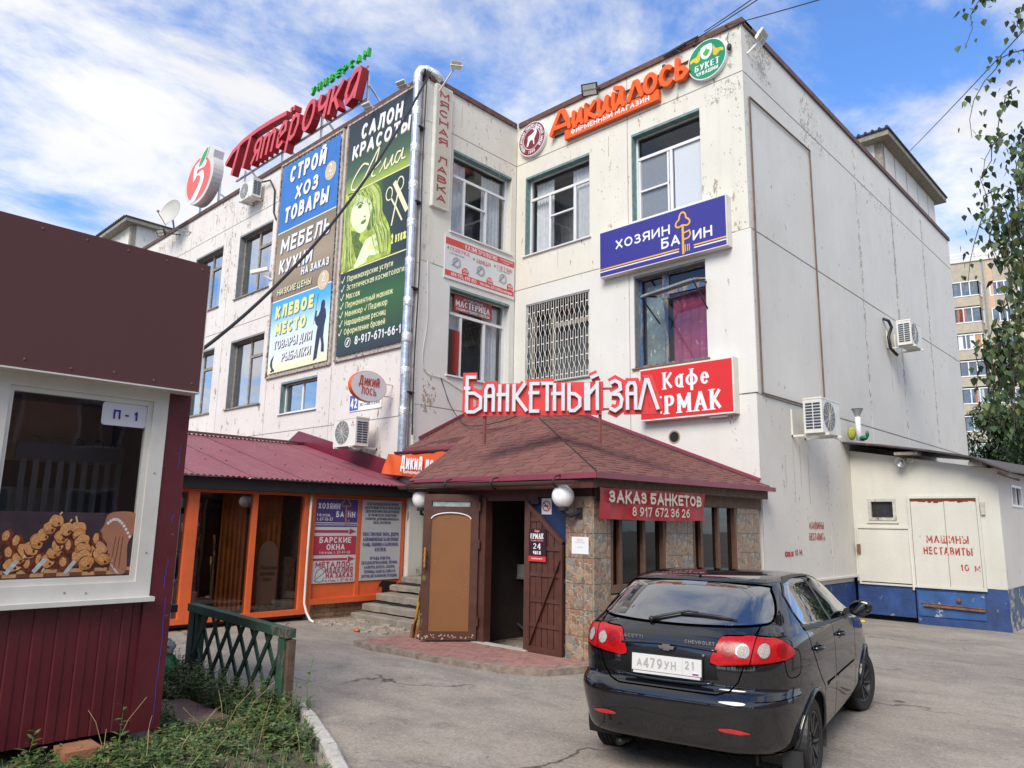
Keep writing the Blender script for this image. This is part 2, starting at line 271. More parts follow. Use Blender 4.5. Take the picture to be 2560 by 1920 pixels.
def _stroke(mb, pts, t, z0, z1, fr, rnd=False, tv=None):
    """thick ribbon along pts (fr u,v plane); tv: thinner for horizontal runs"""
    q = [pts[0]]
    for p in pts[1:]:
        if abs(p[0]-q[-1][0])+abs(p[1]-q[-1][1]) > 1e-5: q.append(p)
    closed = len(q) > 3 and abs(q[0][0]-q[-1][0])+abs(q[0][1]-q[-1][1]) < 1e-4
    if z1-z0 <= .006 or z0 == 0:
        if True:
            n = len(q); D_ = []
            for i in range(n-1): l_ = sqrt((q[i+1][0]-q[i][0])**2+(q[i+1][1]-q[i][1])**2); D_.append(((q[i+1][0]-q[i][0])/l_, (q[i+1][1]-q[i][1])/l_))
            TH = [t if not tv else lerp(t, tv, abs(d[0])**1.5) for d in D_]
            def turn(i):        # angle between segment i-1 and i
                if i == 0: return abs(atan2(D_[-1][0]*D_[0][1]-D_[-1][1]*D_[0][0], D_[-1][0]*D_[0][0]+D_[-1][1]*D_[0][1])) if closed else None
                if i == n-1: return turn(0)
                return abs(atan2(D_[i-1][0]*D_[i][1]-D_[i-1][1]*D_[i][0], D_[i-1][0]*D_[i][0]+D_[i-1][1]*D_[i][1]))
            for i in range(n-1):
                d = D_[i]; h = TH[i]/2; ts, te = turn(i), turn(i+1); es = TH[i-1]/2 if ts is not None and ts > 1.05 else 0; ee = TH[(i+1) % (n-1)]/2 if te is not None and te > 1.05 else 0; zz = z1+i*2.5e-5
                a = (q[i][0]-d[0]*es, q[i][1]-d[1]*es); b = (q[i+1][0]+d[0]*ee, q[i+1][1]+d[1]*ee)
                mb.add([fr(a[0]+d[1]*h, a[1]-d[0]*h, zz), fr(b[0]+d[1]*h, b[1]-d[0]*h, zz), fr(b[0]-d[1]*h, b[1]+d[0]*h, zz), fr(a[0]-d[1]*h, a[1]+d[0]*h, zz)], [(0, 1, 2, 3)])
                if ts is not None and .12 < ts <= 1.05: mb.flat([(q[i][0]+h*cos(k*pi/4), q[i][1]+h*sin(k*pi/4)) for k in range(8)], zz-1.2e-5, fr)
            if rnd and not closed:
                for e in (0, n-1): mb.flat([(q[e][0]+t/2*cos(k*pi/5), q[e][1]+t/2*sin(k*pi/5)) for k in range(10)], z1-2e-5, fr)
            return
    if closed: q = q[:-1]
    n = len(q)
    if n < 2: return
    Lf = []; Rt = []
    for i in range(n):
        pa = q[(i-1) % n] if (closed or i) else None; pb = q[(i+1) % n] if (closed or i < n-1) else None
        def nd(a, b): d = Vector((b[0]-a[0], b[1]-a[1])); return d.normalized()
        d1 = nd(pa, q[i]) if pa else None; d2 = nd(q[i], pb) if pb else None
        if d1 is None: d1 = d2
        if d2 is None: d2 = d1
        d = (d1+d2)
        if d.length < .15: d = d2
        d.normalize(); nx = Vector((-d.y, d.x)); k = max(.45, abs(nx.dot(Vector((-d1.y, d1.x)))))
        tt = t if not tv else lerp(t, tv, abs(d.x)**1.5)
        e = tt/2/k; p = Vector(q[i])
        Lf.append(p+nx*e); Rt.append(p-nx*e)
    seg = n if closed else n-1
    vs = [fr(p.x, p.y, z1) for p in Lf]+[fr(p.x, p.y, z1) for p in Rt]
    fs = [(n+i, n+(i+1) % n, (i+1) % n, i) for i in range(seg)]
    if z1-z0 > .006:
        vs += [fr(p.x, p.y, z0) for p in Lf]+[fr(p.x, p.y, z0) for p in Rt]
        for i in range(seg):
            j = (i+1) % n; fs += [(i, j, 2*n+j, 2*n+i), (n+j, n+i, 3*n+i, 3*n+j)]
        if not closed: fs += [(0, 2*n, 3*n, n), (n-1, 2*n-1, 4*n-1, 3*n-1)]
    mb.add(vs, fs)
    if rnd and not closed:
        for e in (0, n-1): mb.disc(q[e][0], q[e][1], t/2, t/2, min(z0, z1-.002), z1+.0004, fr, 12)
def twidth(s, h, t, gap):
    x = 0
    for ch in s: x += (.30*h if ch == ' ' else (G[ch][0]*h if ch in G else .5*h)+gap)
    return x-gap
def text(mb, s, fr, u, v, h, width=None, t=.15, al='l', slant=0, z=.003, depth=0, gap=None, serif=False, rnd=False, tv=None, each=None, vert=False):
    th = t*h; gap = gap if gap is not None else th*.42+.08*h
    nat = twidth(s, h, th, gap); k = 1.
    if width: k = width/nat
    tot = nat*k; x = u-(tot if al == 'r' else tot/2 if al == 'c' else 0); cnt = 0
    for ch in s:
        if ch == ' ': x += .30*h*k; continue
        gw, sts = G.get(ch, (.5, [])); W_ = gw*h*k; tgt = mb
        if each is not None: tgt = M(); each.append(tgt)
        for st in sts:
            pts = []
            for a, b in st:
                yy = th/2+b*(h-th); xx = x+min(th/2, W_/2)+a*max(0, W_-th); pts.append((xx+slant*yy, v+yy))
            if not (len(pts) > 3 and abs(pts[0][0]-pts[-1][0])+abs(pts[0][1]-pts[-1][1]) < 1e-4):
                for i0, i1 in ((0, 1), (-1, -2)):
                    dx_, dy_ = pts[i0][0]-pts[i1][0], pts[i0][1]-pts[i1][1]; ll = sqrt(dx_*dx_+dy_*dy_)+1e-9; e_ = th/2 if (abs(dx_) < .2*ll or abs(dy_) < .2*ll) else th*.3
                    pts[i0] = (pts[i0][0]+dx_/ll*e_, pts[i0][1]+dy_/ll*e_)
            cnt += 1; zz = z+depth+(cnt % 5)*.0005
            stroke(tgt, pts, th, z, zz, fr, rnd, tv*h if tv else (th*.45 if serif else None))
            if serif:
                for e in (st[0], st[-1]):
                    o = st[1] if e is st[0] else st[-2]
                    if (abs(e[1]) < .02 or abs(e[1]-1) < .02 or abs(e[1]-.72) < .02) and abs(o[0]-e[0]) < .55*abs(o[1]-e[1]):
                        yy = v+th/2+e[1]*(h-th)+(-th/2+.02*h if e[1] < .5 else th/2-.02*h); xx = x+min(th/2, W_/2)+e[0]*max(0, W_-th)
                        stroke(tgt, [(xx-th*.85, yy), (xx+th*.85, yy)], h*.06, z, zz+.0003, fr)
        x += W_+gap*k
    return tot
G['6'] = (.58, [[(.82, .99), (.42, .9), (.12, .66), (.02, .36)], arc(.5, .32, .48, .32, 170, 530, 18)])
G['9'] = (.58, [[(.18, .01), (.58, .1), (.88, .34), (.98, .64)], arc(.5, .68, .48, .32, -10, 350, 18)])

# ---------------------------------------------------------------- shared materials
m_up = mat('wall_paint_cream', (.70, .675, .595), .85, var=.045, vs=.7, bump=.25, bs=30, flake=.9, fcol=(.36, .30, .23), fthr=.605, fscale=7, fstretch=.35, streak=.16, dirt=.10, dcol=(.42, .39, .33))
m_low = mat('wall_paint_white', (.70, .69, .65), .8, var=.04, vs=.9, bump=.2, bs=30, flake=.2, fcol=(.42, .37, .31), fthr=.64, fscale=8, fstretch=.4, streak=.12, dirt=.08, dcol=(.45, .42, .38))
m_wing = mat('wall_paint_pinkish', (.70, .66, .625), .85, var=.05, vs=.7, bump=.25, bs=30, flake=1.2, fcol=(.33, .26, .19), fthr=.595, fscale=6.5, fstretch=.45, streak=.15, dirt=.12, dcol=(.42, .37, .30))
m_side = mat('wall_paint_grey', (.68, .66, .61), .85, var=.05, vs=.5, bump=.2, bs=25, flake=.5, fcol=(.36, .31, .25), fthr=.625, fscale=7, fstretch=.5, streak=.10, dirt=.12, dcol=(.38, .34, .31))
m_joint = mat('joint_mortar', (.40, .37, .33), .95, var=.2, vs=6)
m_reveal = mat('reveal_grey', (.24, .26, .27), .9, var=.2, vs=5)
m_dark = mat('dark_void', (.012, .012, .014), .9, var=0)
m_room = mat('room_grey', (.24, .245, .25), .95, var=.2, vs=2)
m_pvc = mat('white_plastic_frame', (.76, .77, .78), .35, var=.04, vs=4, dirt=.1)
m_wood = mat('old_grey_wood', (.26, .235, .19), .85, var=.3, vs=10, bump=.4, bs=60, flake=.4, fcol=(.5, .48, .44), fscale=14, fthr=.56, fstretch=.3)
m_bluewood = mat('blue_paint_worn_wood', (.06, .12, .26), .75, var=.3, vs=8, bump=.4, bs=50, flake=2.2, fcol=(.27, .22, .18), fscale=9, fthr=.5, fstretch=.25)
m_tin = mat('brown_roof_flashing', (.13, .065, .05), .6, var=.35, vs=6, bump=.2, metal=.3)
m_glass = glassmat('window_glass', (.88, .90, .92), .0)
m_glassb = glassmat('wing_window_glass', (.5, .58, .68), .40)
m_curt = mat('white_curtain', (.68, .70, .72), .9, var=.1, vs=8)
m_galv = mat('galvanised_metal', (.55, .57, .60), .32, metal=.85, var=.25, vs=5, bump=.35, bs=14)
m_whmet = mat('white_painted_metal', (.72, .71, .66), .45, var=.06, vs=5, dirt=.25, dcol=(.4, .36, .3))
m_blk = mat('black_rubber', (.02, .02, .022), .55, var=.1)
m_cab = mat('black_cable', (.015, .015, .018), .5, var=0)
m_wht = mat('white_print', (.80, .80, .82), .5, var=.02)
m_redp = mat('red_print', (.62, .035, .035), .45, var=.05)
m_orange = mat('orange_paint', (.80, .15, .045), .45, var=.08, vs=3, dirt=.25, dcol=(.35, .12, .06), streak=.12)
m_maroon = mat('maroon_metal', (.095, .009, .016), .42, flake=.5, fcol=(.30, .22, .22), fthr=.66, fscale=14, fstretch=.8, bump=.08, bs=6, var=.2, vs=3, dirt=.3, dcol=(.10, .05, .05), streak=.2, coat=0)
m_rust = mat('rusty_metal', (.20, .09, .05), .8, var=.4, vs=9, bump=.3)
m_conc = mat('weathered_concrete', (.27, .24, .205), .95, var=.25, vs=5, bump=.8, bs=45, dirt=.4, dcol=(.12, .10, .085))

def gz(x, y): return -.15-.011*max(0, y-6)
# ---------------------------------------------------------------- ground
def ground():
    mb = M(); xs = [-120, -60, -30, -20]+[-16+.5*i for i in range(40)]+[6, 12, 30, 60, 120]; ys = [-80, -30, -10, -4]+[-1+.5*i for i in range(60)]+[32, 45, 70, 120, 200]
    for y in ys:
        for x in xs: mb.v.append(Vector((x, y, gz(x, y) if y < 30 else gz(x, 30))))
    nx = len(xs)
    for j in range(len(ys)-1):
        for i in range(nx-1): mb.f.append((j*nx+i, j*nx+i+1, (j+1)*nx+i+1, (j+1)*nx+i)); mb.mi.append(0)
    m = bpy.data.materials.new('worn_asphalt'); m.use_nodes = True; nt = m.node_tree; N = nt.nodes; L = nt.links; b = N['Principled BSDF']
    g = N.new('ShaderNodeNewGeometry'); pos = g.outputs['Position']
    def nz(s, d, r=.6, off=(0, 0, 0), sca=(1, 1, 1)):
        mp = N.new('ShaderNodeMapping'); mp.inputs['Location'].default_value = off; mp.inputs['Scale'].default_value = sca; L.new(pos, mp.inputs[0])
        n = N.new('ShaderNodeTexNoise'); n.inputs['Scale'].default_value = s; n.inputs['Detail'].default_value = d; n.inputs['Roughness'].default_value = r; L.new(mp.outputs[0], n.inputs[0]); return n.outputs[0]
    def ramp(src, st):
        r = N.new('ShaderNodeValToRGB'); L.new(src, r.inputs[0]); e = r.color_ramp.elements
        while len(e) < len(st): e.new(.5)
        for k, (p, c) in enumerate(st): e[k].position = p; e[k].color = (*c, 1)
        return r.outputs[0]
    def mix(f, a, c, mode='MIX'):
        x = N.new('ShaderNodeMix'); x.data_type = 'RGBA'; x.blend_type = mode
        for i, v in ((0, f), (6, a), (7, c)):
            if isinstance(v, (int, float)): x.inputs[i].default_value = v
            elif isinstance(v, tuple): x.inputs[i].default_value = (*v, 1)
            else: L.new(v, x.inputs[i])
        return x.outputs[2]
    base = ramp(nz(.55, 5, .6), [(.3, (.275, .240, .205)), (.5, (.318, .280, .240)), (.7, (.360, .320, .278))])
    patch = ramp(nz(.9, 9, .75, (4, 1, 0), (1, 1.8, 1)), [(.44, (1.05, 1.04, 1.02)), (.58, (.80, .80, .81)), (.66, (.70, .70, .71))])
    c = mix(1., base, patch, 'MULTIPLY')
    vs_ = N.new('ShaderNodeTexVoronoi'); vs_.inputs['Scale'].default_value = 60; L.new(pos, vs_.inputs['Vector']); sv = N.new('ShaderNodeSeparateColor'); L.new(vs_.outputs['Color'], sv.inputs[0]); stone = ramp(sv.outputs[0], [(.0, (.62, .62, .62)), (.5, (1, 1, 1)), (1., (1.35, 1.33, 1.3))]); c = mix(.42, c, stone, 'MULTIPLY')
    speck = ramp(sv.outputs[1], [(.93, (0, 0, 0)), (.95, (1, 1, 1))]); c = mix(mix(.62, speck, (0, 0, 0)), c, (.48, .45, .40))
    pit = ramp(nz(26, 6, .8, (3, 3, 3)), [(.32, (1, 1, 1)), (.42, (0, 0, 0))]); c = mix(mix(.35, pit, (0, 0, 0)), c, (.09, .075, .06))
    oil = ramp(nz(1.7, 3, .5, (6, 2, 0)), [(.66, (0, 0, 0)), (.74, (1, 1, 1))]); c = mix(mix(.55, oil, (0, 0, 0)), c, (.09, .08, .07))
    vo = N.new('ShaderNodeTexVoronoi'); vo.feature = 'DISTANCE_TO_EDGE'; vo.inputs['Scale'].default_value = .38
    wp = N.new('ShaderNodeVectorMath'); wp.operation = 'ADD'; L.new(pos, wp.inputs[0])
    wn = N.new('ShaderNodeTexNoise'); wn.inputs['Scale'].default_value = 1.4; wn.inputs['Detail'].default_value = 6; L.new(pos, wn.inputs[0])
    ws = N.new('ShaderNodeVectorMath'); ws.operation = 'SCALE'; ws.inputs[3].default_value = 1.5; L.new(wn.outputs[1], ws.inputs[0]); L.new(ws.outputs[0], wp.inputs[1]); L.new(wp.outputs[0], vo.inputs['Vector'])
    cr = ramp(vo.outputs[0], [(.0, (1, 1, 1)), (.006, (.8, .8, .8)), (.012, (0, 0, 0))]); msk = ramp(nz(.35, 2, .5, (8, 2, 0)), [(.48, (0, 0, 0)), (.56, (1, 1, 1))])
    crk = mix(1., cr, msk, 'MULTIPLY'); c = mix(crk, c, (.07, .06, .05)); L.new(c, b.inputs['Base Color'])
    b.inputs['Roughness'].default_value = .93
    bp = N.new('ShaderNodeBump'); bp.inputs['Strength'].default_value = .55; bp.inputs['Distance'].default_value = .012
    h = N.new('ShaderNodeMath'); h.operation = 'SUBTRACT'; L.new(nz(60, 5, .7), h.inputs[0]); L.new(crk, h.inputs[1]); L.new(h.outputs[0], bp.inputs['Height']); L.new(bp.outputs[0], b.inputs['Normal'])
    struct(part(mb, 'ground', m, None, True, off=Vector((0, 0, 0))))
ground()

# ---------------------------------------------------------------- main building
B = thing('panel_building', 'three storey cream concrete panel building with flaking paint, corner wing and roof sheds', 'building', (-12, 13, 0))
def wallcells(fr, us, vs, holes, mats, th=.34, gap=.011, name='wall_panel', parent=None, cuts=()):
    parent = parent or B
    for i in range(len(us)-1):
        for j in range(len(vs)-1):
            a0, a1, b0, b1 = us[i]+gap, us[i+1]-gap, vs[j]+gap, vs[j+1]-gap
            if any(a0 >= c0-.05 and a1 <= c1+.05 and b0 >= d0-.05 and b1 <= d1+.05 for c0, c1, d0, d1 in cuts): continue
            hs = [(max(a0, h[0]), min(a1, h[1]), max(b0, h[2]), min(b1, h[3])) for h in holes]; hs = [h for h in hs if h[0] < h[1] and h[2] < h[3]]
            xs = sorted({a0, a1, *[h[0] for h in hs], *[h[1] for h in hs]}); ys = sorted({b0, b1, *[h[2] for h in hs], *[h[3] for h in hs]})
            mb = M()
            idx = {}
            def vid(x, y, n):
                k = (round(x, 4), round(y, 4), n)
                if k not in idx: idx[k] = len(mb.v); mb.v.append(fr(x, y, -th if n else 0))
                return idx[k]
            def inside(x, y): return any(h[0] < x < h[1] and h[2] < y < h[3] for h in hs)
            for p in range(len(xs)-1):
                for q in range(len(ys)-1):
                    x0, x1, y0, y1 = xs[p], xs[p+1], ys[q], ys[q+1]; cx_, cy_ = (x0+x1)/2, (y0+y1)/2
                    if inside(cx_, cy_): continue
                    mb.f.append((vid(x0, y0, 0), vid(x1, y0, 0), vid(x1, y1, 0), vid(x0, y1, 0)))
                    for (xa, ya, xb, yb, ox, oy) in ((x0, y0, x1, y0, 0, -1), (x1, y0, x1, y1, 1, 0), (x1, y1, x0, y1, 0, 1), (x0, y1, x0, y0, -1, 0)):
                        e = 1e-3
                        nx_, ny_ = (cx_+ox*((x1-x0)/2+e), cy_+oy*((y1-y0)/2+e))
                        if nx_ < a0 or nx_ > a1 or ny_ < b0 or ny_ > b1 or inside(nx_, ny_):
                            mb.f.append((vid(xb, yb, 0), vid(xa, ya, 0), vid(xa, ya, 1), vid(xb, yb, 1)))
            mb.mi = [0]*len(mb.f)
            mm = mats(a0, b0) if callable(mats) else mats
            part(mb, name, mm, parent)
def backing(fr, u0, u1, v0, v1, holes, d=-.012):
    hs = holes; xs = sorted({u0, u1, *[h[0] for h in hs], *[h[1] for h in hs]}); ys = sorted({v0, v1, *[h[2] for h in hs], *[h[3] for h in hs]}); mb = M()
    for p in range(len(xs)-1):
        for q in range(len(ys)-1):
            cx_, cy_ = (xs[p]+xs[p+1])/2, (ys[q]+ys[q+1])/2
            if any(h[0] < cx_ < h[1] and h[2] < cy_ < h[3] for h in hs): continue
            mb.flat([(xs[p], ys[q]), (xs[p+1], ys[q]), (xs[p+1], ys[q+1]), (xs[p], ys[q+1])], d, fr)
    part(mb, 'joint_filling', m_joint, B)
ROOFZ = 11.70; JZ = [-.5, 4.07, 7.28, 10.62, ROOFZ]
hF = [(-11.87, -9.85, 8.12, 10.2), (-8.68, -6.98, 8.12, 10.2), (-11.8, -9.85, 4.86, 6.86), (-8.66, -6.96, 4.86, 6.89)]
wallcells(FRF, [-12.19, -8.78, -5.99], JZ, hF, lambda a, b: m_up if b > 7 else m_low)
backing(FRF, -12.19, -5.99, -.5, ROOFZ, hF)
hR = [(10.66, 12.66, 8.2, 10.25), (10.69, 12.66, 4.84, 6.9)]
wallcells(FRR, [9.80, 12.84], JZ, hR, lambda a, b: m_up if b > 7 else m_low); backing(FRR, 9.8, 12.83, -.5, ROOFZ, hR)
hW = [(-24.05, -22.05, 8.1, 10.12), (-20.97, -18.95, 8.1, 10.12), (-20.96, -18.94, 4.74, 6.79), (-24.05, -22.03, 4.74, 6.79), (-17.82, -16.05, 4.33, 5.18),
      (-27.1, -25.1, 8.1, 10.12), (-30.1, -28.1, 8.1, 10.12), (-27.1, -25.1, 4.74, 6.79)]
wallcells(FRW, [-42, -36, -30.6, -24.6, -21.55, -18.62, -15.43, -12.19], [-.5, 3.85, 7.22, 10.6, ROOFZ], hW, m_wing); backing(FRW, -42, -12.19, -.5, ROOFZ, hW)
wallcells(FRS, [12.83, 16.0, 19.08, 21.98, 25.03, 28.5], [.62, 4.05, 7.29, 10.6, ROOFZ], [], m_side, gap=.017)
backing(FRS, 12.83, 28.5, .60, ROOFZ, [])
mb = M(); mb.box(13, 17.33, .50, .62, -.1, -.06, FRS); mb.box(13, 17.33, .60, .64, -.1, .03, FRS); part(mb, 'plinth_ledge', m_side, B)
m_blue = mat('blue_plinth_paint', (.022, .06, .20), .6, var=.3, vs=4, bump=.3, bs=30, flake=.9, fcol=(.42, .42, .42), fthr=.63, fscale=5, fstretch=.7, dirt=.35, dcol=(.07, .09, .14))
mb = M(); mb.box(12.9, 17.34, -.5, .49, -.3, -.05, FRS); part(mb, 'blue_plinth', m_blue, B)
# parapet flashing, roof deck, back walls
mb = M()
def cap(fr, a0, a1, z=ROOFZ): mb.box(a0, a1, z, z+.075, -.4, .05, fr); mb.box(a0, a1, z-.05, z, .012, .05, fr)
cap(FRF, -12.1, -5.94); cap(FRR, 9.86, 12.77); cap(FRW, -42, -12.14); cap(FRS, 12.88, 28.5)
part(mb, 'parapet_flashing', m_tin, B)
mb = M(); mb.box(-42, -12.3, 10, 28.4, 11.3, 11.4); mb.box(-12.29, -6.3, 13, 28.4, 11.3, 11.4); mb.box(-42, -6.1, 28.2, 28.5, -.5, 11.6); mb.box(-42, -41.7, 10, 28.4, -.5, 11.6)
mb.box(-41.6, -6.4, 13.9, 14.0, 0, 11.2)
part(mb, 'roof_deck', m_room, B)
# corner pilaster feel at the outer corner
mb = M(); mb.box(-6.28, -5.965, 4.08, 7.27, -.02, .02, FRF); part(mb, 'corner_joint_strip', m_low, B)
# penthouses on the roof
def shed(x0, x1, y0, y1, z1, vert):
    mb = M(); mb.box(x0, x1, y0, y1, 11.35, z1); part(mb, 'roof_shed_wall', m_side if vert else m_wing, B)
    mb = M(); mb.box(x0-.5, x1+.32, y0-.38, y1+.35, z1, z1+.16); part(mb, 'roof_shed_eave', m_wood, B)
    mb = M(); mb.box(x0-.55, x1+.36, y0-.42, y1+.39, z1+.163, z1+.22)
    k = x0-.5
    while k < x1+.3: mb.tube([(k, y0-.44, z1+.225), (k, y1+.4, z1+.225)], .05, 6); k += .2
    part(mb, 'roof_shed_sheet', mat('dark_bitumen', (.035, .032, .035), .8, var=.3), B)
    if vert:
        mb = M()
        for y in (y0+.02, y0+1.2, y0+2.4, y0+3.6, y0+4.8): mb.box(x1, x1+.006, y, y+.035, 11.4, z1)
        part(mb, 'shed_joint', m_reveal, B)
    mb = M(); mb.box(x1-.2, x1+.02, y0-.02, y0+.18, 11.35, z1); part(mb, 'shed_corner_post', m_wood, B)
shed(-9.3, -6.3, 22.7, 28.4, 13.2, 1)
shed(-38.5, -33.1, 10.6, 15.5, 14.1, 0)

def win(fr, u0, u1, v0, v1, kind='pvc', parent=B, mull=(), trans=None, extra=(), glass=None, d=-.17, curtains=1, sill=True, label=None, open_in=False):
    """a window in an opening: frame > pane, curtain, room, sill"""
    fm = {'pvc': m_pvc, 'wood': m_wood, 'blue': m_bluewood}[kind]; t = .065 if kind == 'pvc' else .085; g = glass or m_glass
    mb = M(); mb.box(u0, u1, v0, v0+t, d-.05, d, fr); mb.box(u0, u1, v1-t, v1, d-.05, d, fr); mb.box(u0, u0+t, v0+t, v1-t, d-.05, d, fr); mb.box(u1-t, u1, v0+t, v1-t, d-.05, d, fr)
    tz = trans if trans else v1-t
    for m_ in mull: mb.box(m_-t/2, m_+t/2, v0+t, tz-t/2, d-.05, d-.002, fr)
    if trans: mb.box(u0+t, u1-t, trans-t/2, trans+t/2, d-.05, d+.004, fr)
    for a0, a1, b0, b1, tt in extra: mb.box(a0, a1, b0, b1, d-.048, d+.002+tt, fr)
    f = part(mb, 'window', fm, parent, label=label)
    mb = M(); mb.flat([(u0+t*.8, v0+t*.8), (u1-t*.8, v0+t*.8), (u1-t*.8, v1-t*.8), (u0+t*.8, v1-t*.8)], d-.028, fr); part(mb, 'pane', g, f)
    mb = M(); mb.box(u0-.25, u1+.25, v0-.3, v1+.25, -1.35, -1.3, fr)
    mb.box(u0-.3, u0-.24, v0-.3, v1+.3, -1.3, -.36, fr); mb.box(u1+.24, u1+.3, v0-.3, v1+.3, -1.3, -.36, fr); mb.box(u0-.24, u1+.24, v1+.24, v1+.3, -1.3, -.36, fr); part(mb, 'room', m_room, f)
    if curtains:
        rnd = random.Random(int(u0*37+v0*11)); mb = M(); cv = []
        for s0, s1 in ((u0+.1, u0+.1+(u1-u0)*rnd.uniform(.22, .36)), (u1-.1-(u1-u0)*rnd.uniform(.25, .42), u1-.1)):
            n = 22; a = len(mb.v)
            for i in range(n+1):
                x = lerp(s0, s1, i/n); mb.v += [fr(x, v0+.1, -.34+.025*sin(i*1.7)), fr(x, v1-.12, -.34+.02*sin(i*1.7))]
            mb.f += [(a+2*i, a+2*i+2, a+2*i+3, a+2*i+1) for i in range(n)]; mb.mi += [0]*n
        part(mb, 'curtain', m_curt, f, True)
    if sill: mb = M(); mb.box(u0-.05, u1+.05, v0-.03, v0, d, .05, fr); part(mb, 'sill', fm if kind != 'blue' else mat('brown_sill_board', (.22, .10, .05), .8, var=.3, vs=12, bump=.3), f)
    mb = M(); mb.box(u0+.003, u1-.003, v1-.05, v1-.003, d+.002, -.004, fr); mb.box(u0+.003, u0+.02, v0+.03, v1-.052, d+.002, -.004, fr); part(mb, 'reveal', mat('reveal_teal', (.17, .27, .27), .8, var=.3, vs=7) if kind == 'pvc' else m_reveal, f)
    return f
# wing windows (wooden)
for a0, a1, b0, b1 in hW:
    if a0 == -17.82: win(FRW, a0, a1, b0, b1, 'pvc', mull=(-16.93,), d=-.14, glass=m_glassb, curtains=0); continue
    m_ = a0+.98; win(FRW, a0, a1, b0, b1, 'wood', mull=(m_,), extra=[(m_+.04, a1-.08, b1-.62, b1-.54, .01), (m_-.035, m_+.035, b1-.6, b1-.08, .001)], glass=m_glassb)
# two storeys of windows by the inner corner
win(FRR, 10.66, 12.66, 8.2, 10.25, mull=(11.2, 11.93), trans=9.70, extra=[(11.23, 11.9, 9.1, 9.14, .012)])
win(FRR, 10.69, 12.66, 4.84, 6.9, mull=(11.22, 11.98), trans=6.33)
win(FRF, -11.87, -9.85, 8.12, 10.2, mull=(-11.2, -10.42), trans=9.63, extra=[(-11.17, -10.45, 9.02, 9.06, .012)])
win(FRF, -8.68, -6.98, 8.12, 10.2, mull=(-7.78,), trans=9.64, extra=[(-8.6, -7.83, 8.84, 8.88, .012), (-8.6, -8.55, 8.2, 9.58, .01), (-7.87, -7.83, 8.2, 9.58, .01)], curtains=0)
mb = M(); mb.flat([(-8.6, 8.2), (-7.85, 8.2), (-7.85, 9.6), (-8.6, 9.6)], -.215, FRF); part(mb, 'window_blind', mat('grey_blind', (.28, .29, .30), .9, var=.1, vs=20), B)
mb = M(); mb.flat([(-7.72, 8.2), (-7.05, 8.2), (-7.05, 9.6), (-7.72, 9.6)], -.212, FRF); part(mb, 'window_blind', mat('white_blind', (.82, .83, .84), .9, var=.03, vs=20), B)
mb = M()
for k in range(36): mb.box(-10.38, -9.92, 8.2+k*.038, 8.2+k*.038+.03, -.27, -.265, FRF)
part(mb, 'venetian_blind', m_curt, B)
win(FRF, -11.8, -9.85, 4.86, 6.86, 'wood', mull=(-11.1,), extra=[(-11.02, -9.95, 6.2, 6.3, .01)], d=-.22, curtains=0)
f = win(FRF, -8.66, -6.96, 4.86, 6.89, 'blue', mull=(-7.98,), extra=[(-7.93, -7.04, 6.38, 6.50, .01), (-8.06, -7.9, 6.3, 6.85, .004)], curtains=0, label='blue framed window with bare weathered wood and purple curtain')
mb = M(); n = 30
for i in range(n+1): x = lerp(-7.9, -7.06, i/n); mb.v += [FRF(x, 4.95, -.33+.03*sin(i*.9)), FRF(x+.02*sin(i), 6.4, -.33+.02*sin(i*.9+.5))]
mb.f = [(2*i, 2*i+2, 2*i+3, 2*i+1) for i in range(n)]; mb.mi = [0]*n; part(mb, 'purple_curtain', mat('purple_cloth', (.33, .06, .14), .9, var=.15, vs=5, flake=1.2, fcol=(.6, .5, .52), fscale=12, fthr=.6, fstretch=.5), f, True)
mb = M(); mb.flat([(-8.57, 4.95), (-8.06, 4.95), (-8.06, 6.7), (-8.57, 6.7)], -.35, FRF); part(mb, 'board_behind_glass', mat('dusty_grey_green', (.20, .26, .25), .9, var=.35, vs=3, flake=1, fcol=(.6, .6, .58), fscale=16, fthr=.58), f)

# zigzag security grille over the second storey window
mb = M(); GY = FRF; x0, x1, z0, z1 = -11.78, -9.87, 4.88, 6.84
for a, b in (((x0, z0), (x1, z0)), ((x0, z1), (x1, z1)), ((x0, z0), (x0, z1)), ((x1, z0), (x1, z1))): mb.bar(GY(*a, -.02), GY(*b, -.02), .022)
gr = thing('window_grille', 'white zigzag security grille over the second floor window above the banquet sign', 'window grille', FRF(-10.8, 4.9, 0))
part(mb, 'grille_frame', m_whmet, gr)
nb = 13; wz = (x1-x0)/nb
for i in range(nb):
    mb = M(); xc = x0+wz*(i+.5); s = wz*.5
    pts = [(xc-s*.55, z0)]; z = z0; k = 0
    levels = [5.18, 5.56, 6.06, 6.44]
    for side in (-1, 1):
        pts = [(xc+side*s*.50, z0)]
        for q, zl in enumerate(levels):
            pts += [(xc+side*s*.50, zl-.09), (xc+side*s*.96, zl), (xc+side*s*.50, zl+.09)]
        pts += [(xc+side*s*.50, z1)]
        mb.tube([GY(a, b, -.02) for a, b in pts], .0075, 4, False)
    for zt in (5.0, 5.38, 5.8, 6.25, 6.62): mb.box(xc-s*.5, xc+s*.5, zt-.012, zt+.012, -.026, -.014, GY)
    part(mb, 'grille_bar', m_whmet, gr)
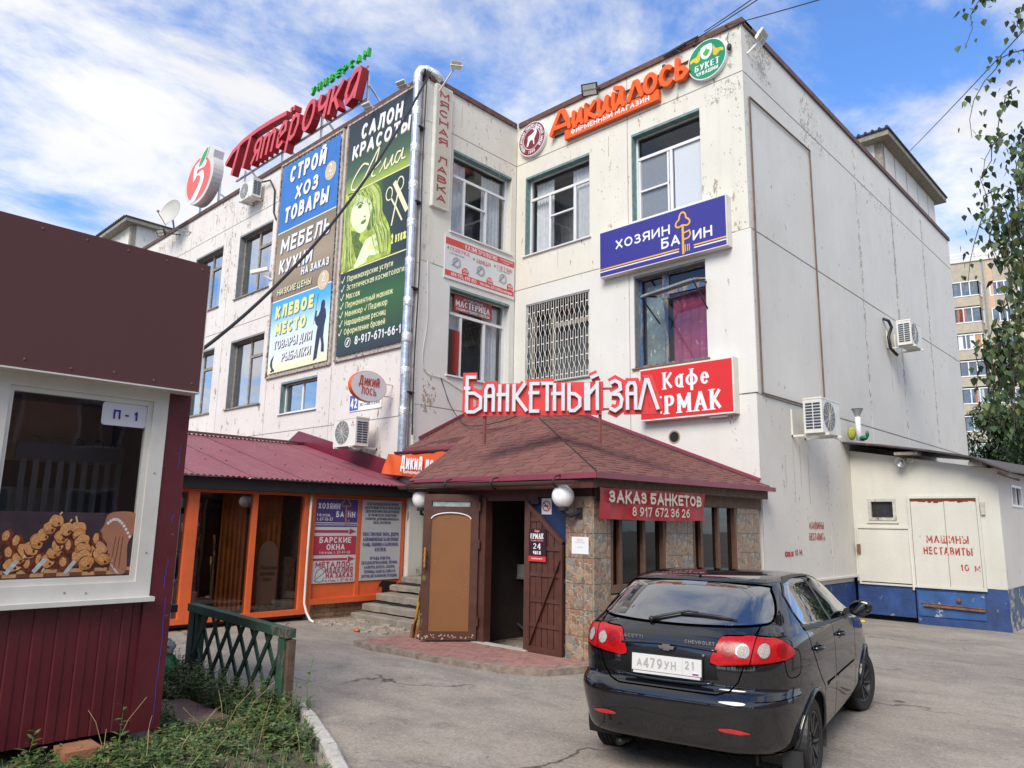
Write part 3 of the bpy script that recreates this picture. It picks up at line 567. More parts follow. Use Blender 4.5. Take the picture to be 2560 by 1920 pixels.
# projecting grated shelf on the blue window
t = thing('window_awning_grate', 'rusty folded grate bracket sticking out over the purple curtained window', 'grate', FRF(-7.5, 6.2, 0))
mb = M()
for k in range(7): mb.bar(FRF(-8.15, 6.22+.02*k, .52-.075*k), FRF(-6.93, 6.34+.02*k, .52-.075*k), .03)
part(mb, 'slat', m_wood, t)
mb = M(); mb.bar(FRF(-8.15, 6.22, .54), FRF(-8.1, 6.32, 0), .03); mb.bar(FRF(-8.15, 6.2, .5), FRF(-8.02, 5.72, .01), .022); mb.bar(FRF(-6.95, 6.34, .54), FRF(-6.95, 6.4, 0), .03); mb.bar(FRF(-6.95, 6.3, .5), FRF(-6.93, 5.85, .01), .022); part(mb, 'bracket', m_blk, t)
mb = M(); mb.box(-8.17, -6.92, 0, .022, .50, .56, Fr(FRF(0, 6.98-.0, 0), (1, 0, .098), (0, 0, 1))); part(mb, 'edge_board', mat('faded_blue', (.16, .25, .32), .8, var=.3), t)
# brown frame strips on the side wall, and pipes/cables on walls
t = thing('wall_frame_trim', 'thin rusty metal strip outlining a tall empty poster frame on the grey side wall', 'frame', FRS(14.5, 4.1, 0))
for a, b in (((13.0, 4.08), (13.0, 10.1)), ((16.0, 4.1), (16.0, 10.13)), ((13.0, 10.1), (16.0, 10.13)), ((13.0, 4.08), (16.0, 4.1))):
    mb = M(); mb.bar(FRS(*a, .03), FRS(*b, .03), .024, .03, up=(1, 0, 0)); part(mb, 'strip', mat('dark_brown_strip', (.15, .10, .08), .8, var=.3), t)
mb = M(); mb.disc(-7.75, 3.36, .11, .12, .001, .003, FRF, 14); o = part(mb, 'vent_hole', m_dark, B)
mb = M(); mb.ring(-7.75, 3.36, .12, .03, .006, FRF, 14); part(mb, 'vent_hole_rim', mat('broken_plaster', (.35, .28, .2), .95, var=.3), B)

# chipped and flaked paint as small raised-edge scabs on the walls
def flakes(fr, u0, u1, v0, v1, n, seed, sz=.03, str_=2.2, clus=6):
    rn = random.Random(seed); mb = M(); cs = [(rn.uniform(u0, u1), rn.uniform(v0, v1)) for _ in range(clus)]
    for i in range(n):
        c = cs[rn.randrange(clus)]; u = c[0]+rn.gauss(0, (u1-u0)*.16); v = c[1]+rn.gauss(0, (v1-v0)*.16)
        if not (u0 < u < u1 and v0 < v < v1): continue
        a = sz*rn.uniform(.25, 1.)*(1 if rn.random() > .15 else 2); b = a*rn.uniform(.8, str_); k = 6; ph = rn.random()*6
        mb.flat([(u+a*.5*cos(2*pi*q/k+ph)*rn.uniform(.5, 1.2), v+b*.5*sin(2*pi*q/k+ph)*rn.uniform(.5, 1.2)) for q in range(k)], .0015+.00001*i, fr)
    return mb
m_fl1 = mat('bare_plaster_brown', (.40, .33, .25), .95, var=.3, vs=30); m_fl2 = mat('bare_plaster_grey', (.43, .40, .35), .95, var=.3, vs=30)
for fr, m_, L_ in ((FRW, m_fl1, [(-28, -24.8, 10.7, 11.6, 420, .03), (-24.6, -21.6, 10.7, 11.6, 300, .04), (-21.9, -21.1, 8.2, 10.4, 260, .035), (-21.4, -18.8, 10.7, 11.6, 160, .035), (-24.9, -24.2, 8, 10.5, 150, .03), (-18.8, -18.66, 7.5, 10.5, 60, .03), (-22, -18.7, 7.3, 8.0, 25, .03), (-17.5, -13, 3.9, 5.2, 30, .03)]),
                    (FRF, m_fl2, [(-7.0, -6.15, 10.15, 10.6, 110, .035), (-6.35, -6.02, 7.4, 11.6, 120, .035), (-9.6, -8.85, 8.0, 10.4, 90, .025), (-8.6, -7.2, 10.5, 10.65, 60, .03), (-11.9, -9, 10.3, 11.6, 60, .02), (-6.6, -6.05, 3.0, 4.6, 60, .03), (-9.7, -8.8, 5.0, 7.2, 14, .02), (-6.9, -6.4, 8.0, 8.3, 40, .03)]),
                    (FRS, m_fl2, [(12.95, 14.2, 10.75, 11.6, 420, .045), (15.6, 17.4, 10.3, 11.4, 260, .05), (16.02, 16.16, 7.5, 10.4, 60, .04), (19.0, 19.16, 4.2, 11.4, 330, .06), (21.9, 22.06, 4.2, 11.4, 380, .065), (24.95, 25.12, 4.2, 11.4, 330, .07), (15.9, 16.1, .7, 3.9, 60, .04), (18.5, 23, 10.2, 10.9, 120, .05), (12.86, 12.98, 4.2, 10.5, 90, .03), (13.2, 17, .8, 3.2, 40, .03), (26.5, 28.3, 4.4, 11, 50, .05)]),
                    (FRR, m_fl1, [(9.95, 10.45, 3.9, 4.9, 70, .06), (12.3, 12.75, 10.2, 10.6, 60, .02), (9.84, 10.0, 5, 11, 60, .02), (10.6, 12.6, 10.7, 11.6, 30, .03)])):
    for k, (a, b, c, d, n, z_) in enumerate(L_): stuff(part(flakes(fr, a, b, c, d, n, k+int(abs(a)*10), z_, clus=max(4, int((d-c)*4))), 'paint_flakes', m_, B))
mb = M(); rn = random.Random(3)
for fr, u, v, h in ((FRS, 14.3, 3.3, 1.2), (FRS, 14.6, 3.25, .8), (FRS, 15.0, 3.1, 1.0), (FRS, 13.9, 3.0, .6), (FRS, 20.9, 6.2, 1.0), (FRS, 21.4, 6.2, .7), (FRF, -9.3, 10.4, .5), (FRR, 10.9, 11.45, .55), (FRR, 12.2, 10.5, .4), (FRF, -7.3, 8.05, .3), (FRW, -19.4, 10.9, .6), (FRF, -10.8, 8.0, .4)):
    x = u; pts = []
    for q in range(9): pts.append((x, v-h*q/8)); x += rn.uniform(-.006, .006)
    stroke(mb, pts, rn.uniform(.008, .016), 0, .0022, fr)
stuff(part(mb, 'rust_runs', mat('rust_stain', (.42, .31, .20), .9, var=.3, vs=12), B))
# ---------------------------------------------------------------- printed banners on the wing
m_frame = mat('rusty_white_frame', (.42, .36, .32), .75, var=.35, vs=10, flake=1.2, fcol=(.20, .09, .05), fscale=8, fthr=.55)
def bannerframe(t, fr, u0, u1, v0, v1, w=.05, d=.06, m=None):
    mb = M()
    for a, b in (((u0, v0), (u1, v0)), ((u0, v1), (u1, v1)), ((u0, v0), (u0, v1)), ((u1, v0), (u1, v1))): mb.bar(fr(*a, d/2), fr(*b, d/2), w, d, up=tuple(fr.n))
    part(mb, 'frame', m or m_frame, t)
def ties(t, fr, u0, u1, v0, v1, du=.09, dz=.05):
    mb = M(); rnd = random.Random(3)
    v = v0+.1
    while v < v1:
        for uu_, s in ((u0, -1), (u1, 1)): mb.bar(fr(uu_-s*.02, v, dz), fr(uu_+s*du, v+rnd.uniform(-.08, .08), dz-.02), .006)
        v += .17
    u = u0+.1
    while u < u1:
        for vv, s in ((v0, -1), (v1, 1)): mb.bar(fr(u, vv-s*.02, dz), fr(u+rnd.uniform(-.08, .08), vv+s*du, dz-.02), .006)
        u += .17
    stuff(part(mb, 'rope_ties', m_whmet, t))
def grad(name, stops, axis='Z', lo=0, hi=1, rough=.5):
    m = bpy.data.materials.new(name); m.use_nodes = True; nt = m.node_tree; N = nt.nodes; L = nt.links; b = N['Principled BSDF']; b.inputs['Roughness'].default_value = rough
    g = N.new('ShaderNodeNewGeometry'); s = N.new('ShaderNodeSeparateXYZ'); L.new(g.outputs['Position'], s.inputs[0])
    r = N.new('ShaderNodeMapRange'); L.new(s.outputs['XYZ'.index(axis)], r.inputs[0]); r.inputs[1].default_value = lo; r.inputs[2].default_value = hi
    c = N.new('ShaderNodeValToRGB'); L.new(r.outputs[0], c.inputs[0]); e = c.color_ramp.elements
    while len(e) < len(stops): e.new(.5)
    for k, (p, col) in enumerate(stops): e[k].position = p; e[k].color = (*col, 1)
    L.new(c.outputs[0], b.inputs['Base Color']); return m
m_bl = mat('banner_blue', (.035, .17, .52), .45, var=.12, vs=1.5); m_tan = grad('banner_tan', [(0, (.22, .17, .11)), (.5, (.36, .28, .19)), (1, (.22, .17, .11))], 'Z', 7.5, 9.5)
m_sky = grad('banner_skyblue', [(0, (.78, .80, .45)), (.25, (.72, .80, .82)), (.55, (.62, .80, .88)), (.85, (.08, .42, .75)), (1, (.05, .35, .70))], 'Z', 5.45, 7.5)
m_yel = mat('yellow_print', (.78, .76, .25), .5, var=.04); m_gold = mat('gold_print', (.62, .52, .28), .5, var=.05); m_navy = mat('navy_print', (.02, .03, .07), .5, var=.05)
m_shd = mat('print_outline_dark', (.03, .05, .12), .5, var=0)
T1 = thing('shop_banner', 'tall banner in blue, tan and light blue fields for building goods, furniture and fishing tackle', 'banner', FRW(-17, 5.4, 0))
bannerframe(T1, FRW, -18.6, -15.48, 5.38, 11.62); ties(T1, FRW, -18.5, -15.6, 5.5, 11.5)
for nm, z0, z1, m in (('blue_field', 9.51, 11.52, m_bl), ('tan_field', 7.51, 9.49, m_tan), ('light_blue_field', 5.48, 7.49, m_sky)):
    mb = M(); mb.box(-18.51, -15.6, z0, z1, .05, .056, FRW); part(mb, nm, m, T1)
mb = M(); mb.box(-18.51, -15.6, 9.485, 9.515, .056, .059, FRW); mb.box(-18.51, -15.6, 7.485, 7.515, .056, .059, FRW); part(mb, 'dividing_stripe', m_wht, T1)
def lettering(T, items, fr, m, z, sh=None, name='lettering', shz=None, dx=.02, **k):
    if sh:
        mb = M()
        for s, u, v, h, w, kw in items: q = dict(k); q.update(kw); text(mb, s, fr, u+dx*1.3, v-.022, h, w, z=z-.005, **q)
        part(mb, name, sh, T)
    for s, u, v, h, w, kw in items: mb = M(); q = dict(k); q.update(kw); text(mb, s, fr, u, v, h, w, z=z, **q); part(mb, name, m, T)
lettering(T1, [('СТРОЙ', -18.08, 10.91, .48, 1.82, {}), ('ХОЗ', -17.72, 10.31, .42, 1.15, {}), ('ТОВАРЫ', -18.22, 9.75, .45, 2.2, {})], FRW, m_wht, .066, m_shd, t=.22, slant=.12)
lettering(T1, [('МЕБЕЛЬ', -18.28, 8.86, .44, 2.45, {}), ('КУХНИ', -18.29, 8.27, .40, 1.68, {}), ('НА ЗАКАЗ', -17.1, 7.99, .22, 1.32, {})], FRW, m_wht, .066, m_shd, t=.2, slant=.1)
lettering(T1, [('НИЗКИЕ ЦЕНЫ', -18.29, 7.65, .18, 1.72, {})], FRW, mat('pale_yellow_print', (.75, .70, .42), .5, var=0), .066, m_shd, t=.18, slant=.12)
lettering(T1, [('КЛЕВОЕ', -18.29, 6.98, .36, 1.9, {}), ('МЕСТО', -18.25, 6.52, .34, 1.56, {})], FRW, m_yel, .066, mat('deep_blue_outline', (.02, .16, .42), .5, var=0), t=.27, slant=.05)
lettering(T1, [('ТОВАРЫ ДЛЯ', -18.27, 6.13, .25, 1.9, {}), ('РЫБАЛКИ', -17.8, 5.75, .24, 1.42, {})], FRW, m_wht, .066, m_shd, t=.17, slant=.08)
for (cu, cv) in ((-15.98, 10.62), (-15.98, 7.62)):
    mb = M(); mb.disc(cu, cv, .26, .26, .058, .062, FRW, 28); part(mb, 'floor_badge', mat('badge_tan', (.62, .50, .30), .5, var=.03), T1)
    mb = M(); text(mb, '2', FRW, cu, cv-.04, .24, None, .16, 'c', z=.066); text(mb, 'ЭТАЖ', FRW, cu, cv-.18, .09, .34, .16, 'c', z=.066); part(mb, 'badge_lettering', m_wht, T1)
mb = M()  # angler silhouette and fish
mb.flat([(-16.0, 7.02), (-15.93, 7.1), (-15.85, 7.06), (-15.82, 6.96), (-15.84, 6.88), (-15.78, 6.82), (-15.74, 6.62), (-15.80, 6.4), (-15.82, 6.12), (-15.76, 5.9), (-15.74, 5.72), (-15.88, 5.74), (-15.88, 5.95), (-15.96, 6.15), (-16.02, 5.86), (-16.06, 5.6), (-16.22, 5.55), (-16.18, 5.85), (-16.14, 6.25), (-16.1, 6.42), (-16.2, 6.5), (-16.28, 6.66), (-16.22, 6.86), (-16.18, 6.86), (-16.2, 6.68), (-16.1, 6.72), (-16.02, 6.84)], .064, FRW)
stroke(mb, [(-16.3, 6.5), (-16.17, 7.3)], .012, 0, .066, FRW)
mb.flat([(-18.32, 5.62), (-18.28, 5.56), (-18.36, 5.55), (-18.3, 5.50), (-18.22, 5.53), (-18.16, 5.50), (-18.14, 5.56), (-18.2, 5.6), (-18.26, 5.66), (-18.28, 5.8), (-18.2, 5.98), (-18.36, 5.85), (-18.38, 5.7)], .064, FRW)
part(mb, 'angler_silhouette', m_navy, T1)

T2 = thing('salon_banner', 'dark green beauty salon banner with yellow green portrait and list of services', 'banner', FRW(-14, 5.4, 0))
bannerframe(T2, FRW, -15.28, -12.5, 5.40, 11.62); ties(T2, FRW, -15.18, -12.6, 5.55, 11.55)
m_sal = grad('salon_top', [(0, (.35, .48, .08)), (.25, (.06, .12, .06)), (.6, (.025, .045, .05)), (1, (.02, .028, .04))], 'Z', 9.64, 11.6)
m_sal2 = grad('salon_bottom', [(0, (.02, .03, .05)), (.35, (.03, .09, .03)), (.6, (.03, .12, .03)), (1, (.02, .03, .05))], 'Z', 5.5, 7.6)
mb = M(); mb.box(-15.2, -12.56, 9.66, 11.58, .05, .056, FRW); part(mb, 'dark_field', m_sal, T2)
mb = M(); mb.box(-15.2, -12.56, 5.5, 7.6, .05, .056, FRW); part(mb, 'dark_field', m_sal2, T2)
mb = M(); mb.box(-15.2, -12.56, 7.62, 9.64, .05, .056, FRW); part(mb, 'portrait_field', grad('salon_mid', [(0, (.30, .45, .05)), (.45, (.10, .22, .04)), (.62, (.03, .06, .04)), (1, (.02, .03, .04))], 'X', -15.2, -12.6), T2)
mb = M(); mb.box(-15.2, -12.56, 9.635, 9.665, .056, .059, FRW); mb.box(-15.2, -12.56, 7.595, 7.625, .056, .059, FRW); part(mb, 'stripe', m_yel, T2)
lettering(T2, [('САЛОН', -14.66, 11.0, .40, 1.65, {}), ('КРАСОТЫ', -15.0, 10.56, .36, 2.3, {})], FRW, m_wht, .066, m_gold, t=.21, slant=.12, dx=.0)
mb = M()   # script name drawn with swashes
def curve(mb, pts, t, fr, z, seg=8):
    P = [Vector((*p, 0)) for p in pts]; o = []
    for i in range(len(P)-1):
        a, b, c, d = P[max(i-1, 0)], P[i], P[i+1], P[min(i+2, len(P)-1)]
        for k in range(seg):
            s = k/seg; q = .5*((2*b)+(c-a)*s+(2*a-5*b+4*c-d)*s*s+(3*b-a-3*c+d)*s**3); o.append((q.x, q.y))
    o.append(pts[-1]); stroke(mb, o, t, 0, z, fr)
curve(mb, [(-14.25, 10.2), (-14.5, 10.28), (-14.85, 10.02), (-14.95, 9.78), (-14.75, 9.70), (-14.45, 9.86), (-14.1, 10.25), (-13.85, 10.5), (-13.98, 10.12), (-14.1, 9.86), (-13.95, 9.82)], .05, FRW, .066)
curve(mb, [(-14.2, 10.0), (-13.95, 10.03), (-13.75, 10.12)], .03, FRW, .0665)
for a in (-13.72, -13.45): curve(mb, [(a-.08, 9.84), (a+.04, 9.95), (a+.16, 10.12), (a+.12, 9.95), (a+.16, 9.86), (a+.26, 9.95)], .042, FRW, .067)
curve(mb, [(-12.98, 10.12), (-13.12, 10.12), (-13.2, 9.95), (-13.1, 9.87), (-12.95, 10.05), (-12.9, 10.15), (-12.94, 9.92), (-12.8, 9.9)], .045, FRW, .0675)
part(mb, 'script_lettering', mat('pale_gold_print', (.80, .76, .50), .5, var=.05), T2)
def blob(mb, pts, z, fr=FRW):
    P = [Vector((*p, 0)) for p in pts]; n = len(P); o = []
    for i in range(n):
        a, b, c, d = P[i-1], P[i], P[(i+1) % n], P[(i+2) % n]
        for k in range(4):
            s = k/4; q = .5*((2*b)+(c-a)*s+(2*a-5*b+4*c-d)*s*s+(3*b-a-3*c+d)*s**3); o.append((q.x, q.y))
    mb.flat(o, z, fr)
m_hair = mat('print_hair_green', (.36, .46, .07), .5, var=.5, vs=5); m_skin = mat('print_skin_pale', (.72, .80, .52), .5, var=.12, vs=2); m_hdk = mat('print_hair_dark', (.10, .17, .02), .5, var=.5, vs=9)
mb = M(); blob(mb, [(-15.19, 9.6), (-14.57, 9.6), (-13.99, 9.62), (-13.73, 9.41), (-13.62, 9.07), (-13.6, 8.81), (-13.43, 8.56), (-13.29, 8.3), (-13.23, 8.04), (-13.21, 7.69), (-13.4, 7.64), (-14.63, 7.64), (-15.17, 7.68), (-15.18, 8.62)], .059); part(mb, 'portrait_hair', m_hair, T2)
mb = M(); blob(mb, [(-14.9, 8.63), (-14.46, 8.46), (-14.5, 8.32), (-14.3, 8.1), (-14.5, 7.75), (-14.73, 8.22)], .0595); blob(mb, [(-14.05, 9.0), (-13.9, 8.9), (-13.85, 8.6), (-14.1, 8.45), (-14.2, 8.6)], .0595); part(mb, 'portrait_shadow_print', m_hdk, T2)
mb = M(); blob(mb, [(-14.82, 9.5), (-14.56, 9.5), (-14.11, 9.22), (-14.03, 8.99), (-14.1, 8.78), (-14.18, 8.59), (-14.3, 8.5), (-14.5, 8.49), (-14.73, 8.66), (-14.91, 8.92), (-14.95, 9.2)], .0605)
blob(mb, [(-14.65, 7.64), (-14.53, 7.83), (-14.23, 8.22), (-14.03, 8.27), (-13.64, 8.32), (-13.58, 8.28), (-13.86, 8.15), (-13.66, 8.07), (-13.61, 7.99), (-13.84, 7.95), (-13.63, 7.79), (-13.83, 7.77), (-14.07, 7.8), (-14.18, 7.67), (-14.38, 7.64)], .0605); part(mb, 'portrait_face', m_skin, T2)
mb = M()
mb.disc(-14.53, 9.19, .09, .05, .0607, .0617, FRW, 14); curve(mb, [(-14.68, 9.24), (-14.55, 9.3), (-14.4, 9.22)], .03, FRW, .0622); mb.disc(-14.14, 9.14, .05, .03, .0607, .0617, FRW, 12); stroke(mb, [(-14.34, 8.88), (-14.27, 8.85)], .03, 0, .0622, FRW)
blob(mb, [(-14.46, 8.74), (-14.36, 8.78), (-14.24, 8.77), (-14.3, 8.70), (-14.4, 8.69)], .0622)
part(mb, 'portrait_features', m_hdk, T2)
mb = M(); mb.disc(-13.99, 8.03, .09, .09, .0607, .062, FRW, 14); part(mb, 'ring_print', m_yel, T2)
rnd = random.Random(5); ms2 = [M(), M(), M()]
for i in range(90):
    k = rnd.randrange(3)
    if i < 45: x0 = rnd.uniform(-14.25, -14.1); a = rnd.uniform(0, 1); pts = [(lerp(-14.6, -13.95, a), 9.6), (lerp(-14.3, -13.7, a), 9.3), (lerp(-14.12, -13.65, a), 8.95), (lerp(-14.08, -13.6, a)+rnd.uniform(-.05, .05), 8.6), (lerp(-13.95, -13.35, a)+rnd.uniform(-.06, .06), 8.25), (lerp(-13.75, -13.28, a), 7.75)]
    else: a = rnd.uniform(0, 1); pts = [(lerp(-15.1, -14.65, a), 9.58), (lerp(-15.17, -14.88, a), 9.2), (lerp(-15.16, -14.9, a), 8.8), (lerp(-15.15, -14.8, a)+rnd.uniform(-.04, .04), 8.4), (lerp(-15.12, -14.75, a)+rnd.uniform(-.05, .05), 8.0), (lerp(-15.1, -14.7, a), 7.68)]
    curve(ms2[k], pts, .010+.016*rnd.random(), FRW, .0612+.00003*i, 4)
for i in range(14): a = i/13; curve(ms2[i % 3], [(lerp(-14.75, -14.2, a), 9.58), (lerp(-14.72, -14.0, a), 9.45-.1*a), (lerp(-14.88, -13.95, a), 9.28-.12*a)], .018, FRW, .0645, 4)
for q, m_ in zip(ms2, (m_hdk, mat('print_hair_light', (.52, .62, .20), .5, var=.2), m_hair)): stuff(part(q, 'portrait_hair_strands', m_, T2))
mb = M(); mb.ring(-13.36, 9.16, .12, .035, .063, FRW, 20, .16); mb.ring(-12.95, 9.30, .12, .035, .063, FRW, 20, .16)
stroke(mb, [(-13.3, 9.05), (-13.08, 8.75), (-12.83, 8.36)], .05, 0, .063, FRW); stroke(mb, [(-13.0, 9.16), (-13.1, 8.8), (-13.22, 8.33)], .05, 0, .0635, FRW); stroke(mb, [(-13.18, 9.4), (-12.66, 8.55)], .13, 0, .064, FRW)
part(mb, 'scissors_and_comb', mat('pale_gold_print', (.8, .76, .5)), T2)
lettering(T2, [('2 этаж', -13.2, 7.87, .24, .56, {})], FRW, m_yel, .066, t=.2)
lines = ['Парикмахерские услуги', 'Эстетическая косметология', 'Массаж', 'Перманентный макияж', 'Маникюр ~ Педикюр', 'Наращивание ресниц', 'Оформление бровей']
wd = [1.95, 2.5, .62, 2.0, 1.8, 1.75, 1.75]
mb = M(); mc = M()
for i, s in enumerate(lines):
    z = 7.33-i*.222; text(mb, s, FRW, -14.9, z, .15, wd[i]*.93, .12, z=.062); stroke(mc, [(-15.14, z+.07), (-15.09, z+.01), (-15.0, z+.16)], .022, 0, .062, FRW)
part(mb, 'service_list', mat('list_yellow', (.80, .82, .45), .5, var=0), T2); part(mc, 'tick_mark', m_wht, T2)
mb = M(); text(mb, '8-917-671-66-11', FRW, -14.43, 5.69, .21, 1.85, .17, z=.062); mb.ring(-14.72, 5.79, .11, .02, .062, FRW, 24); stroke(mb, [(-14.76, 5.73), (-14.68, 5.85)], .05, 0, .063, FRW); part(mb, 'phone_number', m_wht, T2)

# ---------------------------------------------------------------- roof sign of the supermarket
m_redl = mat('red_letter_face', (.60, .08, .10), .5, var=.05, vs=4); m_reds = mat('red_letter_side', (.38, .012, .018), .5, var=.05)
m_grnl = mat('green_letter', (.03, .42, .06), .5, var=.05)
T = thing('roof_letter_sign', 'red slanted three dimensional letters on steel struts above the roof edge', 'sign', (-18.5, 9.9, 11.77))
FRB = Fr((0, 9.95, 0), (1, 0, 0), (0, 0, 1))
def bigletter(strokes, T, name='letter', t=.3, z0=-.001, z1=.22, fr=FRB, m=m_redl, ms=m_reds, rnd=False):
    mb = M()
    for k, st in enumerate(strokes): stroke(mb, st, t, z0, z1+.0007*k, fr, rnd)
    mb.mi = [0 if abs((mb.v[f[1]]-mb.v[f[0]]).cross(mb.v[f[2]]-mb.v[f[1]]).normalized().dot(fr.n)) > .9 else 1 for f in mb.f]
    return part(mb, name, [m, ms], T)
def sl(pts, x, y, w, h, k=.28): return [(x+a*w+k*b*h, y+b*h) for a, b in pts]
S5 = [  # strokes in world (x, z); measured on the roof plane
 [[(-22.35, 12.93), (-21.9, 13.22), (-21.2, 13.36), (-20.3, 13.40), (-19.4, 13.36), (-18.55, 13.28)], [(-21.85, 12.4), (-21.45, 13.28)], [(-21.1, 12.4), (-20.72, 13.32)]],
]
base = 12.36; xh = .68
def sc(ch, x, w, h=xh, y=base, k=.30):
    D = {'я': [[(.95, 0), (1, 1)], [(1, 1), (.4, 1), (.15, .85), (.15, .62), (.4, .48), (.98, .48)], [(.55, .48), (0, 0)]],
         'т': [[(0, 1), (0, 0)], [(0, .8), (.25, 1), (.5, .85), (.5, 0)], [(.5, .8), (.78, 1), (1, .85), (1, 0)]],
         'е': [[(.1, .45), (.95, .62), (.85, .95), (.5, 1), (.15, .8), (.03, .4), (.15, .08), (.5, 0), (.9, .15)]],
         'р': [[(0, -.45), (.1, 1)], [(.08, .8), (.45, 1), (.85, .85), (.95, .5), (.75, .12), (.4, .02), (.05, .2)]],
         'о': [arc(.5, .5, .5, .5, 90, 450, 16)],
         'ч': [[(0, 1), (0, .65), (.2, .45), (.55, .45), (1, .6)], [(1, 1), (.98, 0)]],
         'к': [[(0, 0), (0, 1)], [(0, .45), (.35, .5), (.95, 1)], [(.35, .5), (1, 0)]],
         'а': [[(.98, 1), (.5, 1), (.1, .75), (0, .35), (.25, 0), (.6, .1), (.95, .55)], [(1, 1), (.95, .0)]]}
    return [sl(st, x, y, w, h, k) for st in D[ch]]
bigletter(S5[0], T, t=.14)
for ch, x, w in (('я', -20.55, .38), ('т', -19.95, .62), ('е', -19.05, .38), ('р', -18.4, .45), ('о', -17.65, .48), ('ч', -16.92, .42), ('к', -16.28, .46), ('а', -15.55, .48)):
    h = xh*(1.12 if x > -18 else 1.0)*1.0; bigletter(sc(ch, x, w, h, base-.03), T, t=.125)
for k in range(2): bigletter([[(-18.35+k*.16, 13.28), (-18.25+k*.16, 13.27)]], T, 'letter_dot', t=.15)
xs_ = [-17.25+i*.262 for i in range(9)]
for i, ch in enumerate('УНИВЕРСАМ'):
    e = []; text(M(), ch, FRB, -17.3+i*.31, 13.33, .22, .17 if ch != 'М' else .24, .2, slant=.15, z=.12, depth=.09, each=e)
    for q in e: q_ = [f for f in q.f]; part(q, 'green_letter', m_grnl, T)
mb = M(); mb.bar((-22.0, 9.99, 12.33), (-14.85, 9.99, 12.33), .05); mb.bar((-17.4, 9.99, 13.28), (-14.85, 9.99, 13.28), .04)
for x in (-21.4, -19.1, -17.0, -14.85):
    mb.bar((x, 9.99, 11.7), (x, 9.99, 13.0 if x > -17.1 else 12.5), .05); mb.bar((x+.05, 10.0, 12.7), (x+.3, 11.0, 11.5), .045)
part(mb, 'steel_strut', m_galv, T)
T = thing('roof_apple_sign', 'round white box sign with red apple number five and green leaf on the roof edge', 'sign', (-23.8, 9.9, 11.77))
FRL = Fr((-23.85, 9.55, 12.9), (1, 0, 0), (0, 0, 1))
ol = [(1.12*cos(a)*.98, .93*sin(a)) for a in [2*pi*i/40 for i in range(40)]]
ol = [(x, y) for x, y in ol]
ol2 = [p if not (p[0] > .35 and p[1] > .45) else (p[0]*1.12+.05, p[1]*1.22) for p in ol]
mb = M(); mb.prism(ol2, -.32, .02, FRL); part(mb, 'box_body', mat('off_white_box', (.62, .60, .58), .5, var=.06), T)
mb = M(); mb.prism([(x*.82-.03, y*.82-.05) for x, y in ol], .02, .026, FRL); part(mb, 'red_apple', mat('apple_red', (.74, .12, .10), .5, var=.05), T)
mb = M(); blob(mb, [(-.62, -.78), (-.3, -.55), (.1, -.2), (.1, .02), (-.15, .1), (-.42, -.05), (-.35, .55), (.45, .5), (.42, .28), (-.12, .3), (-.14, .16), (.28, .18), (.42, -.15), (.2, -.5), (-.15, -.8)], .032, FRL); part(mb, 'number_five', m_wht, T)
mb = M(); blob(mb, [(-.12, .30), (-.02, .62), (.25, .88), (.62, .98), (.55, .68), (.3, .42)], .034, FRL); part(mb, 'leaf_white', m_wht, T)
mb = M(); blob(mb, [(-.04, .38), (.05, .62), (.28, .82), (.56, .92), (.48, .68), (.25, .47)], .040, FRL); part(mb, 'leaf', mat('leaf_green', (.04, .35, .08), .5, var=.05), T)
mb = M(); mb.bar((-23.0, 9.9, 11.6), (-23.0, 9.9, 12.6), .06); mb.bar((-24.4, 9.9, 11.6), (-24.4, 9.9, 12.4), .06); mb.bar((-23, 9.9, 12.2), (-22.6, 11, 11.5), .045); part(mb, 'steel_strut', m_galv, T)

# ---------------------------------------------------------------- signs on the corner walls
T = thing('vertical_sign', 'narrow pale vertical sign with maroon letters beside the silver duct', 'sign', FRR(10.25, 8.6, 0))
mb = M(); mb.box(9.99, 10.48, 8.6, 11.6, .005, .11, FRR); part(mb, 'sign_box', m_whmet, T)
mb = M(); mb.box(10.01, 10.46, 8.63, 11.57, .11, .113, FRR); part(mb, 'sign_face', mat('sign_beige', (.50, .47, .38), .5, var=.04), T)
mb = M()
for i, ch in enumerate('МЯСНАЯ ЛАВКА'):
    if ch != ' ': text(mb, ch, FRR, 10.235, 11.29-i*.232, .17, .28, .22, 'c', z=.117)
part(mb, 'lettering', mat('maroon_print', (.33, .05, .06), .5, var=.1), T)

T = thing('meter_service_sign', 'white and red water meter service board between two corner windows', 'sign', FRR(11.6, 7.05, 0))
mb = M(); mb.box(10.48, 12.78, 7.05, 8.08, .004, .03, FRR); part(mb, 'board', mat('board_white', (.66, .67, .68), .5, var=.03), T)
mb = M(); mb.box(10.5, 12.76, 7.86, 8.02, .03, .033, FRR); mb.box(10.5, 12.76, 7.12, 7.25, .03, .033, FRR); part(mb, 'red_band', mat('band_red', (.62, .07, .05), .5, var=.04), T)
mb = M(); text(mb, 'КАЗМЕТРОЛОГИЯ', FRR, 11.1, 7.88, .115, 1.05, .15, z=.036, serif=True); text(mb, 'Срок выполнения', FRR, 12.25, 7.95, .045, .45, .14, z=.036); text(mb, '1-3 дня', FRR, 12.35, 7.885, .045, .22, .14, z=.036)
text(mb, '604-555, 490-855', FRR, 10.68, 7.135, .1, .8, .15, z=.036, serif=True); text(mb, 'Работаем с 8.00-21.00 без выходных', FRR, 11.6, 7.145, .07, 1.1, .13, z=.036); part(mb, 'lettering', m_wht, T)
mb = M(); text(mb, 'ПОВЕРКА', FRR, 10.64, 7.73, .095, .6, .13, z=.034, serif=True); text(mb, 'ЗАМЕНА', FRR, 11.45, 7.67, .095, .5, .13, z=.034, serif=True); text(mb, 'СЧЕТЧИК', FRR, 12.15, 7.7, .095, .55, .13, z=.034, serif=True)
